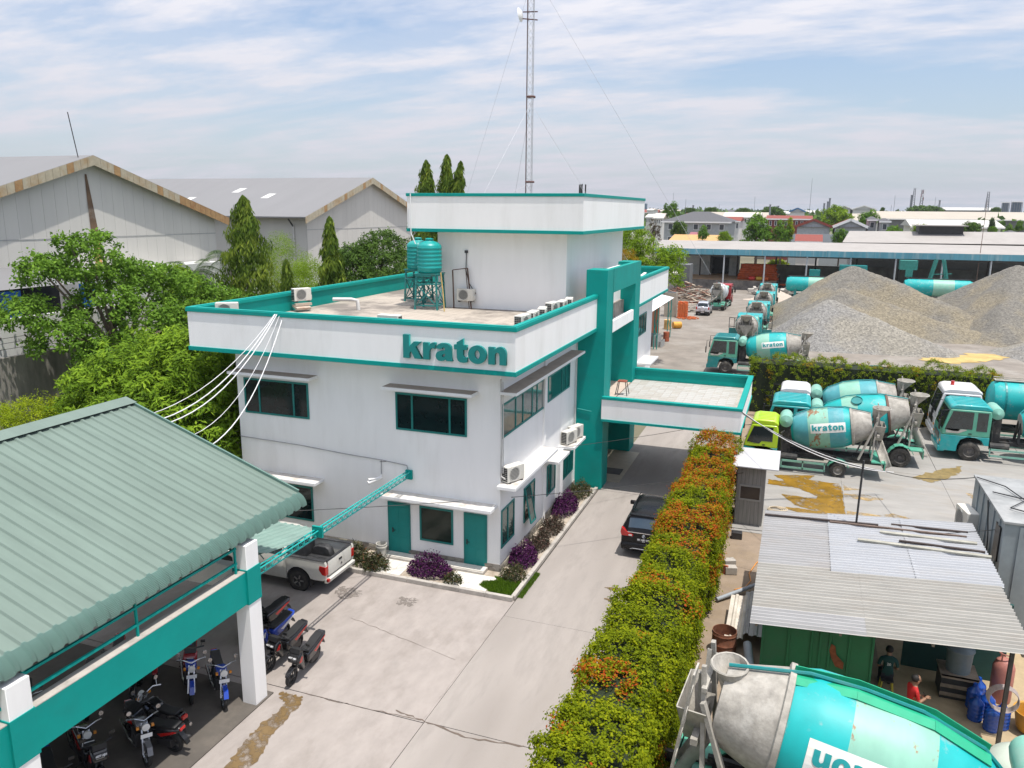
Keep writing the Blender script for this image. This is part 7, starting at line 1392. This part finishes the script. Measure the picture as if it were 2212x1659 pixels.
DRY=leafmat('dry_leaf',[(0,(.06,.045,.03)),(1,(.12,.10,.06))],.2)
for i,(lab,x0,x1,y,zb,zt,lm) in enumerate(TR):
    w=x1-x0; h=zt-zb; c=((x0+x1)/2,y,(zb+zt)/2); s=w/5
    zb-=h*.45; h=zt-zb
    bl=blobs_in((c[0],y,zb+h*.5),(w*.38,w*.3,h*.38),10,min(w*.24,h*.42),100+i,.85)+[(c[0],y,zb+h*.72,w*.26,w*.26,h*.28),(c[0],y,zb+h*.35,w*.4,w*.35,h*.35)]
    tree('skyline_tree' if y>300 else 'background_tree',lab,(c[0],y,0),bl,260 if lm!='DRY' else 70,22,max(.35,s*.36),max(.22,s*.30),max(.12,s*.17),LM.get(lm,DRY),.2*s+.05,seed=100+i)
rg=np.random.default_rng(5); n=52000; yy_=rg.uniform(270,1500,n); xx_=rg.uniform(-.62,.62,n)*(yy_+19)-.1*yy_; cl=np.sin(xx_*.05+np.sin(yy_*.02)*2)+np.sin(yy_*.035+xx_*.018)+.6*np.sin(xx_*.21)
k=cl>.0; P=np.stack([xx_,yy_,rg.uniform(.3,1,n)**.7*(9.6+.0022*yy_+2.2*np.sin(xx_*.13)*np.sin(yy_*.05))],1)[k]; sz=1.6+P[:,1]*.004
o=ob('far_woods',leaf_mesh('far_woods',P,np.tile((0.,-.6,.7),(len(P),1)),sz,sz*.7,rg.uniform(0,1,len(P)),rng=rg),DKG); o['kind']='stuff'; o['label']='far green tree cover of the plain up to the horizon'
# ================================================================ left warehouses
def wareh(lab,yc,lo,hi,half=12.4,xg=-36,zr=16.05,ze=12.1,L=60,ov=.62):
    t=thing('gable_warehouse',lab,'warehouse',(xg-L/2,yc,0)); WS=mat('clad_wall',(.56,.54,.50),.7,var=.06,vscale=.3,dirt=(.46,.44,.40),dscale=.15,damt=.5,stretch=(1,2.5,.25)); hw=half-1.0
    ob('wall',MB().box(xg-L,xg-ov-.02,yc-hw,yc+hw,0,ze+.05),WS,t)
    g=MB(); n=26
    for k in range(n):
        y0=yc-hw+2*hw*k/n; y1=y0+2*hw/n; zt=lambda y: ze+(zr-ze)*(1-abs(y-yc)/half)-.05
        pts=[(y0+.006,0),(y1-.006,0),(y1-.006,zt(y1))]+([(yc,zt(yc))] if y0<yc<y1 else [])+[(y0+.006,zt(y0))]
        ob('cladding_panel',MB().prism(pts,xg-ov,xg-ov+.04,'x'),WS,t)
    ob('girt_joint',MB().box(xg-ov+.04,xg-ov+.06,yc-hw,yc+hw,11.0,11.06),mat('joint_dark',(.36,.36,.35),.8),t)
    RM=mat('warehouse_roof',(.19,.19,.195),.7,var=.04,vscale=.2,stretch=(3,.3,1),metal=0)
    for s in (-1,1): ob('roof',MB().add([(xg,yc,zr),(xg-L,yc,zr),(xg-L,yc+s*half,ze),(xg,yc+s*half,ze),(xg,yc,zr+.12),(xg-L,yc,zr+.12),(xg-L,yc+s*half,ze+.12),(xg,yc+s*half,ze+.12)],[(0,3,2,1),(4,5,6,7),(0,1,5,4),(1,2,6,5),(2,3,7,6),(3,0,4,7)]),RM,t)
    FR=[mat('fascia_cream',(.42,.37,.27),.8,var=.12,dirt=(.35,.2,.07),dscale=.5,damt=.8),mat('fascia_rust',(.36,.22,.10),.85,var=.2,dirt=(.24,.09,.03),dscale=.8,damt=.9)]
    for s in (-1,1):
        for k in range(24):
            a=k/24;b=(k+1)/24-.002; y0,y1=yc+s*half*a,yc+s*half*b; z0,z1=zr+(ze-zr)*a,zr+(ze-zr)*b
            ob('fascia_panel',MB().add([(xg+.02,y0,z0+.1),(xg+.02,y1,z1+.1),(xg+.02,y1,z1-.5),(xg+.02,y0,z0-.5),(xg-.04,y0,z0+.1),(xg-.04,y1,z1+.1),(xg-.04,y1,z1-.5),(xg-.04,y0,z0-.5)],[(0,1,2,3),(7,6,5,4),(0,4,5,1),(1,5,6,2),(2,6,7,3),(3,7,4,0)]),FR[1 if (s>0 and k>13) or (k%7==3) else 0],t)
    for k in range(12): x=xg-2-k*4.8; ob('gutter_bracket',MB().bar((x,yc-half+.2,ze-.1),(x,yc-hw,ze-.9),.1),DARK,t); ob('downpipe',MB().cyl((x,yc-hw-.1,0),(x,yc-hw-.1,ze-.6),.1,n=6),mat('pvc_grey'),t) if k%3==0 else None
    for dx,f in ((8,.45),(13,.3),(17,.55)): a=f;b=f+.12; ob('roof_light',MB().add([(xg-dx,yc-half*a,zr+(ze-zr)*a+.14),(xg-dx-.9,yc-half*a,zr+(ze-zr)*a+.14),(xg-dx-.9,yc-half*b,zr+(ze-zr)*b+.14),(xg-dx,yc-half*b,zr+(ze-zr)*b+.14)],[(0,1,2,3)]),mat('roof_light',(.6,.6,.58),.5),t)
    return t
t=wareh('large grey gabled warehouse at the left edge with a rust streak on its wall',20.6,0,0)
ob('rust_streak',MB().add([(-36.55,20.3,15.0),(-36.55,20.45,15.0),(-36.55,20.72,13.0),(-36.55,20.95,11.1),(-36.55,20.35,11.1),(-36.55,20.3,13.0)],[(0,1,2,3,4,5)]),mat('streak_brown',(.14,.085,.05),.85,var=.3,vscale=.8,dirt=(.33,.33,.30),dscale=.5,damt=.7),t)
ob('rust_streak',MB().add([(-36.55,20.4,11.08),(-36.55,20.95,11.08),(-36.55,21.0,7),(-36.55,20.5,7)],[(0,1,2,3)]),mat('streak_orange',(.50,.30,.10),.8,var=.2,vscale=.6,stretch=(1,3,.3)),t)
ob('lightning_rod',MB().cyl((-36.6,20,16),(-36.8,19.75,18.7),.03,n=5),DARK,t)
wareh('second grey gabled warehouse farther back behind the weeping trees',55.7,0,0)
t=thing('loading_annexe','low loading annexe with a grey lean-to roof and blue edged doorway at the far left','annexe',(-33,11,0)); ob('roof',MB().add([(-37,2,9.6),(-37,15.5,9.6),(-33,15.5,8.6),(-33,2,8.6)],[(0,1,2,3)]).modifiers if False else MB().add([(-37,2,9.6),(-37,15.5,9.6),(-33,15.5,8.6),(-33,2,8.6)],[(0,1,2,3)]),mat('warehouse_roof'),t)
ob('blue_jamb',MB().box(-33.4,-33.1,11.2,12.2,0,8.5).box(-33.4,-33.1,16.2,17.2,0,8.5),mat('blue_paint',(.01,.10,.38),.5),t); ob('doorway_shade',MB().box(-36.8,-35,12.2,16.2,0,8.5),BLACK,t); ob('wall',MB().box(-36.5,-34.5,17.2,30,0,9.0),mat('bright_wall',(.62,.62,.6),.8),t)  # black block between the jambs paints the shade of the interior
t=thing('boundary_wall','stained concrete boundary wall topped with barbed wire at the far left','wall',(-30,8,0)); ob('wall',MB().box(-30.2,-30,-20,34,0,5.6),mat('stained_wall',(.30,.28,.25),.95,var=.15,dirt=(.12,.11,.10),dscale=.5,damt=.8,stretch=(1,1,.3)),t); ob('upper_wall',MB().box(-30.9,-30.7,-20,40,0,7.4),WHITE,t)
for k in range(18): y=-4+k*1.75; ob('wire_post',MB().bar((-30.1,y,5.6),(-30.1,y,6.3),.08).bar((-30.1,y,6.3),(-30.1,y-.22,6.6),.06).bar((-30.1,y,6.3),(-30.1,y+.22,6.6),.06),mat('rust_steel'),t)
g=MB(); 
for z,d in ((6.55,-.0),(6.3,0),(6.0,0)): g.tube([(-30.1,-6,z),(-30.1,28,z)],.012,4,False)
ob('barbed_wire',g,DARK,t)

# ================================================================ the air over the plain
hz_=MB().box(-5200,5200,-3100,8100,-1.1,34); h=ob('haze',hz_,[]); h['kind']='stuff'; h['label']='thin pale haze over the plain'
hm_=bpy.data.materials.new('haze_air'); hm_.use_nodes=True; n_=hm_.node_tree.nodes; n_.clear(); o_=n_.new('ShaderNodeOutputMaterial'); v_=n_.new('ShaderNodeVolumePrincipled'); v_.inputs['Color'].default_value=(.80,.87,.95,1); v_.inputs['Density'].default_value=.00012; v_.inputs['Anisotropy'].default_value=.2; hm_.node_tree.links.new(v_.outputs[0],o_.inputs['Volume']); h.data.materials.append(hm_)
# ================================================================ motorbikes (front wheel contact at the origin, nose to -x)
MBW=mat('bike_rubber',(.02,.02,.02),.8,var=.2); CHR=mat('bike_chrome',(.45,.45,.46),.25,metal=.9)
def bike_wheel(t,x,r,w=.09,spokes=6):
    M=Matrix.Translation((x,0,r))@Matrix.Rotation(R(90),4,'X'); o=ob('wheel',MB().lathe([(r*.72,-w/2),(r*.93,-w/2),(r,0),(r*.93,w/2),(r*.72,w/2)],22,M,cap=False),MBW,t,smooth=40,world=False); g=MB(); g.lathe([(r*.74,-.03),(r*.7,0),(r*.74,.03)],22,M,cap=False); g.lathe([(.001,-.05),(.04,-.05),(.04,.05),(.001,.05)],10,M,cap=False)
    for k in range(spokes): a=2*math.pi*k/spokes; g.bar(M@Vector((.03*math.cos(a),.03*math.sin(a),0)),M@Vector((r*.73*math.cos(a),r*.73*math.sin(a),0)),.02,.03)
    ob('rim',g,CHR if spokes>8 else DARK,o,world=False)
def scooter(paint,accent,plate=None):
    t=thing('scooter','x','motorbike'); bike_wheel(t,0,.27); bike_wheel(t,1.26,.27,.1)
    ob('front_fork',MB().bar((.02,-.07,.27),(.22,-.05,.8),.035).bar((.02,.07,.27),(.22,.05,.8),.035),DARK,t,world=False)
    ob('front_mudguard',MB().prism([(-.27,.38),(-.2,.5),(0,.58),(.2,.52),(.26,.38),(.2,.42),(0,.53),(-.18,.46)],-.07,.07),paint,t,bevel=.02,world=False)
    ob('apron',MB().prism([(.02,.66),(.06,.86),(.18,.96),(.28,.94),(.46,.38),(.36,.32),(.2,.6)],-.18,.18),paint,t,bevel=.05,world=False)
    ob('floorboard',MB().box(.38,.72,-.14,.14,.28,.35),BLACK,t,bevel=.02,world=False)
    ob('tail_body',MB().prism([(.66,.34),(.62,.64),(.8,.68),(1.5,.82),(1.64,.86),(1.58,.72),(1.36,.56),(1.08,.38)],-.15,.15),paint,t,bevel=.06,world=False)
    ob('seat',MB().prism([(.64,.68),(.66,.77),(1.0,.77),(1.15,.83),(1.5,.87),(1.52,.83),(1.1,.72)],-.13,.13),mat('bike_seat',(.012,.012,.013),.6),t,bevel=.03,world=False)
    for s in (-1,1): ob('side_stripe',MB().prism([(.95,.56),(1.45,.74),(1.56,.75),(1.4,.66),(1.05,.5)],min(s*.145,s*.156),max(s*.145,s*.156)),accent,t,world=False); ob('apron_stripe',MB().prism([(.08,.70),(.2,.84),(.24,.82),(.22,.66)],min(s*.17,s*.186),max(s*.17,s*.186)),accent,t,world=False)
    ob('handlebar',MB().tube([(.34,-.34,1.0),(.24,-.15,1.02),(.22,0,1.0),(.24,.15,1.02),(.34,.34,1.0)],.02,6).cbox((.2,0,.98),(.2,.3,.13),0,0,.3),BLACK,t,world=False)
    for s in (-1,1): ob('mirror',MB().bar((.3,s*.26,1.02),(.26,s*.3,1.18),.012).cbox((.26,s*.31,1.2),(.03,.12,.07)),BLACK,t,world=False)
    ob('headlight',MB().cbox((.07,0,.8),(.05,.2,.1),0,0,.4),LAMPW,t,bevel=.02,world=False); ob('tail_light',MB().cbox((1.62,0,.79),(.05,.16,.06)),RED,t,world=False)
    ob('engine',MB().box(.85,1.3,-.13,.05,.2,.42).cyl((1.05,.1,.33),(1.65,.15,.42),.05,n=8),DARK,t,bevel=.02,world=False); ob('rear_mudguard',MB().prism([(1.5,.72),(1.68,.5),(1.74,.38),(1.7,.38),(1.62,.5),(1.45,.68)],-.06,.06),BLACK,t,world=False); ob('stand',MB().bar((.95,.12,.25),(1.05,.3,0),.025),DARK,t,world=False)
    if plate:
        p=ob('number_plate',MB().cbox((-.0,0,.86),(.012,.28,.1),0,0,.35),BLACK,t,world=False); flat_text(plate,.06,p,Matrix.Translation((-.012,0,.86))@Matrix.Rotation(.35,4,'Y')@Matrix(((0,0,-1,0),(-1,0,0,0),(0,1,0,0),(0,0,0,1))),PLW)
    return t
def motorcycle(paint):
    t=thing('motorcycle','x','motorbike'); bike_wheel(t,0,.3,.09,14); bike_wheel(t,1.28,.3,.1,14)
    ob('front_fork',MB().bar((.0,-.08,.3),(.3,-.06,.95),.035).bar((.0,.08,.3),(.3,.06,.95),.035),CHR,t,world=False); ob('front_mudguard',MB().prism([(-.3,.42),(-.2,.58),(0,.65),(.2,.6),(.3,.45),(.2,.54),(0,.6),(-.2,.53)],-.06,.06),paint,t,world=False)
    ob('fuel_tank',MB().prism([(.36,.72),(.4,.9),(.6,.94),(.82,.82),(.84,.7)],-.14,.14),paint,t,bevel=.06,world=False); ob('seat',MB().prism([(.78,.7),(.8,.8),(1.2,.82),(1.5,.9),(1.52,.84),(1.2,.72)],-.13,.13),mat('bike_seat'),t,bevel=.03,world=False)
    ob('engine',MB().box(.45,.85,-.14,.14,.26,.6).cyl((.6,-.16,.4),(.6,.16,.4),.12,n=12),DARK,t,bevel=.02,world=False); ob('frame',MB().tube([(.3,0,.85),(.42,0,.35),(.9,0,.3),(1.28,0,.3)],.03,6).tube([(.3,0,.85),(.85,0,.65),(1.5,0,.8)],.03,6).bar((1.28,.1,.3),(1.15,.1,.7),.05).bar((1.28,-.1,.3),(1.15,-.1,.7),.05),DARK,t,world=False)
    ob('handlebar',MB().tube([(.45,-.36,1.05),(.34,-.2,1.08),(.3,0,1.0),(.34,.2,1.08),(.45,.36,1.05)],.018,6),CHR,t,world=False); ob('headlight',MB().lathe([(.001,-.06),(.06,-.05),(.09,.02),(.09,.05),(.001,.06)],14,Matrix.Translation((.16,0,.92))@Matrix.Rotation(R(-90),4,'Y'),cap=False),LAMPW,t,smooth=40,world=False)
    for s in (-1,1): ob('mirror',MB().bar((.4,s*.28,1.06),(.34,s*.33,1.24),.012).cyl((.33,s*.33,1.26),(.35,s*.33,1.26),.055,n=10),CHR,t,world=False); ob('indicator',MB().cbox((.2,s*.17,.9),(.06,.06,.06)),LAMPO,t,world=False)
    ob('tail',MB().prism([(1.3,.74),(1.62,.86),(1.74,.55),(1.68,.55),(1.55,.78)],-.09,.09),paint,t,bevel=.02,world=False); ob('tail_light',MB().cbox((1.68,0,.78),(.06,.15,.08)),RED,t,world=False); ob('exhaust',MB().tube([(.5,.12,.3),(.9,.16,.25),(1.6,.18,.4)],.045,8),CHR,t,world=False)
    p=ob('number_plate',MB().cbox((.06,0,.74),(.012,.26,.1)),WHITE,t,world=False); return t
BP=lambda n,c: mat('bike_'+n,c,.2,var=.1,coat=.6)
pk,pb,pr,pw=BP('black',(.012,.012,.014)),BP('blue',(.01,.05,.36)),BP('red',(.34,.015,.02)),BP('silver',(.12,.12,.125))  # silver is darkened to deepen the shade among the parked bikes
def setb(o,x,y,deg,lab,lean=6):
    o.location=(x,y,0.03 if y<-3.1 else 0); o.rotation_euler=(R(lean),0,R(deg)); o['label']=lab; o['group']='parked motorbikes'
B1_=scooter(pk,RED,'6877 AJH'); setb(B1_,-5.62,-2.62,94,'black scooter with red flashes standing alone outside the shed post')
def cp(src,*a,**k): setb(copy_tree(src),*a,**k)
cp(B1_,-6.6,-2.3,88,'black scooter with a red side stripe just behind the shed post'); BL=scooter(pb,LAMPW); setb(BL,-7.4,-1.9,86,'blue and black scooter second from the shed post outside'); cp(B1_,-8.2,-1.2,80,'dark scooter farthest left of those outside the shed')
SB=motorcycle(pb); setb(SB,-6.65,-4.15,140,'blue sporty motorcycle nearest the shed post inside'); MC=motorcycle(pk); setb(MC,-8.15,-5.35,-8,'black motorcycle with a round chrome headlamp in the middle of the shed')
cp(B1_,-7.85,-5.95,0,'black scooter with its tail towards the sunlit yard'); MS=motorcycle(pw); setb(MS,-6.85,-6.6,150,'silver motorcycle with orange indicators near the bottom of the shed')
RS=scooter(pr,pk); setb(RS,-8.2,-3.7,130,'red scooter behind the shed post in the shade'); cp(RS,-9.2,-3.9,128,'second red scooter deeper in the shade'); cp(SB,-7.6,-4.3,135,'second blue motorcycle behind the first one'); cp(MC,-7.9,-7.3,150,'black motorcycle beside the silver one at the bottom left'); cp(B1_,-8.8,-7.9,140,'black scooter at the bottom left corner of the shed'); cp(MC,-9.6,-8.3,150,'farthest black motorcycle in the dark corner of the shed'); cp(B1_,-9.0,-4.9,125,'black scooter in the dark middle of the shed'); cp(BL,-7.35,-8.6,150,'blue scooter low in the corner by the near shed post')
# ================================================================ people
def skin_body(joints,edges,rad,root=0):
    me=bpy.data.meshes.new('body'); me.from_pydata([Vector(j) for j in joints],edges,[]); o=bpy.data.objects.new('tmp',me); COL.objects.link(o); m=o.modifiers.new('s','SKIN'); m.use_smooth_shade=True
    for i,r in enumerate(rad): me.skin_vertices[0].data[i].radius=(r,r) if not hasattr(r,'__len__') else r
    me.skin_vertices[0].data[root].use_root=True
    sb=o.modifiers.new('d','SUBSURF'); sb.levels=2; sb.render_levels=2; dg=bpy.context.evaluated_depsgraph_get(); dg.update(); r=bpy.data.meshes.new_from_object(o.evaluated_get(dg)); bpy.data.objects.remove(o); return r
SKIN=mat('skin',(.28,.15,.09),.6,var=.08); HAIR=mat('hair',(.01,.008,.007),.7)
def person(label,pose,shirt,trousers,loc,rz,text=None,bald=False):
    t=thing('person',label,'person',loc,rz); J=pose['j']; E=[(0,1),(1,2),(2,3),(3,4),(2,5),(5,6),(6,7),(2,8),(8,9),(9,10),(0,11),(11,12),(12,13),(13,14),(0,15),(15,16),(16,17),(17,18)]
    rad=[(.15,.11),(.14,.10),(.16,.10),(.055,.055),(.095,.105),.06,.045,.035,.06,.045,.035,.085,.065,.045,.04,.085,.065,.045,.04]
    me=skin_body(J,E,rad); 
    for m_ in (SKIN,shirt,trousers,HAIR): me.materials.append(m_)
    neck=Vector(J[3]); hip=Vector(J[0])
    for p in me.polygons:
        c=p.center; dist=lambda a,b:(c-(Vector(a)+(Vector(b)-Vector(a))*max(0,min(1,(c-Vector(a)).dot(Vector(b)-Vector(a))/max((Vector(b)-Vector(a)).length_squared,1e-6))))).length
        ds=[dist(J[a],J[b]) for a,b in E]; k=min(range(len(ds)),key=lambda i:ds[i])
        p.material_index=1 if k in (0,1,4,5,7,8) else 2 if k>=10 else 0
        if k==2 : p.material_index=1 if (c-Vector(J[2])).length<.12 else 0
        if k in (5,8): p.material_index=1 if (c-Vector(J[5 if k==5 else 8])).length<.2 else 0
    ob('body',me,[],t,world=False,smooth=60)
    h=Vector(J[4]); f=Vector(pose['look']); s=Vector((0,0,1)).cross(f).normalized()
    hd=ob('head',MB().lathe([(.001,-.125),(.05,-.115),(.075,-.06),(.085,0),(.09,.05),(.075,.1),(.04,.125),(.001,.13)],16,Matrix.Translation(h),cap=False),SKIN,t,smooth=60,world=False)
    g=MB(); g.cbox(h+f*.1-Vector((0,0,.01)),(.03,.03,.05),math.atan2(f.y,f.x)); ob('nose',g,SKIN,hd,world=False)
    for q in (-1,1): ob('eye',MB().cbox(h+f*.085+s*q*.032+Vector((0,0,.015)),(.015,.02,.012),math.atan2(f.y,f.x)),HAIR,hd,world=False); ob('ear',MB().cbox(h+s*q*.09,(.04,.02,.055),math.atan2(f.y,f.x)),SKIN,hd,world=False)
    ob('mouth',MB().cbox(h+f*.083-Vector((0,0,.055)),(.012,.045,.01),math.atan2(f.y,f.x)),mat('lip',(.22,.08,.06),.6),hd,world=False)
    hz_=-.0 if not bald else -.02; ob('hair',MB().lathe([(.096,.0),(.1,.06),(.083,.108),(.045,.135),(.001,.142)],16,Matrix.Translation(h-f*.012+Vector((0,0,.0)))@Matrix.Rotation(.35,4,(f.cross(Vector((0,0,1)))).normalized()),cap=False),HAIR,hd,smooth=60,world=False)
    for a,b in ((6,7),(9,10)):   # hands: palm, four fingers and a thumb
        w=Vector(J[b]); d=(w-Vector(J[a])).normalized(); sd=d.cross(Vector((0,0,1))).normalized(); up_=sd.cross(d); hm=ob('hand',MB().cbox(w+d*.045,(.085,.075,.028),math.atan2(d.y,d.x),0,-math.asin(max(-1,min(1,d.z)))),SKIN,t,bevel=.01,world=False)
        for k in range(4): l=(.065,.075,.07,.055)[k]; p0=w+d*.085+sd*(-.028+.019*k); p1=p0+d*l*.55-up_*.01; ob('finger',MB().tube([p0,p1,p1+d*l*.35-up_*.03],[.009,.0085,.007],6),SKIN,hm,world=False)
        p0=w+d*.03+sd*.04; ob('thumb',MB().tube([p0,p0+sd*.03+d*.02,p0+sd*.035+d*.05],[.011,.01,.008],6),SKIN,hm,world=False)
    for q in (14,18): ob('shoe',MB().cbox(Vector(J[q])+f*.06+Vector((0,0,-.03)),(.25,.09,.07),math.atan2(f.y,f.x)),DARK,t,bevel=.02,world=False)
    if text:
        c=Vector(J[1]).lerp(Vector(J[2]),.6)-f*.125; me=text_mesh(text,.11,.001,.002); M=Matrix((tuple(-s)+(0,),(0,0,1,0),tuple(-f)+(0,),(0,0,0,1))).transposed(); M.translation=c; me.transform(M); ob('shirt_print',me,PLW,t,world=False)
    return t
st_={'look':(0.94,.34,0),'j':[(0,0,.92),(0,0,1.12),(.0,0,1.36),(.01,0,1.48),(.05,.01,1.6),(-.06,.18,1.36),(.0,.22,1.1),(.22,.1,1.14),(.06,-.18,1.36),(.12,-.2,1.1),(.3,-.02,1.16),(0,.09,.86),(.02,.1,.46),(0,.1,.1),(.0,.1,.06),(0,-.09,.86),(.02,-.1,.46),(0,-.1,.1),(0,-.1,.06)]}
P1=person('person in a red shirt standing and looking down at a phone under the shed edge',st_,mat('shirt_red',(.45,.012,.012),.8,var=.08),mat('trousers_dark',(.03,.03,.04),.9),(10.3,1.1,0),0)
one('phone',MB().cbox((10.58,1.15,1.2),(.012,.075,.15),.35,0,-.5),BLACK,'small dark phone in the hands of the red shirted person','phone')
sit={'look':(0,1,0),'j':[(0,0,.5),(0,.02,.72),(0,.05,.98),(0,.08,1.08),(0,.13,1.2),(-.19,.04,.97),(-.25,.05,.72),(-.15,.28,.62),(.19,.04,.97),(.25,.05,.72),(.15,.28,.62),(-.1,.05,.48),(-.13,.42,.5),(-.13,.45,.12),(-.13,.45,.07),(.1,.05,.48),(.13,.42,.5),(.13,.45,.12),(.13,.45,.07)]}
person('person in a dark green shirt sitting with the back turned beside the green container',sit,mat('shirt_green',(.008,.055,.05),.85,var=.08),mat('trousers_dark'),(9.95,3.0,0),0,'20',True)
t=thing('stool','low yellow legged stool under the sitting person','stool',(9.95,3.0,0)); ob('seat',MB().box(9.79,10.11,2.83,3.15,.38,.42),DARK,t,world=True)
for sx in (-1,1):
    for sy in (-1,1): ob('leg',MB().bar((9.95+sx*.13,2.99+sy*.13,.38),(9.95+sx*.17,2.99+sy*.17,0),.04),mat('yellow_leg',(.5,.4,.05),.6),t)
one('plastic_bag',MB().lathe([(.001,0),(.13,.02),(.17,.12),(.13,.25),(.05,.33),(.07,.4)],14,Matrix.Translation((9.62,2.5,0)),cap=False),mat('bag_green',(.16,.3,.14),.6,var=.3),'pale green plastic bag on the floor by the sitting person','bag',smooth=50)
cp(B1_,-9.6,-5.8,135,'black scooter deep in the shade behind the chrome headlamp bike'); cp(MC,-10.3,-7.0,140,'black motorcycle farthest from the yard in the shed'); cp(RS,-10.0,-4.6,130,'third red scooter farthest back in the shade'); cp(B1_,-7.2,-7.6,155,'black scooter squeezed between the silver motorcycle and the beam')
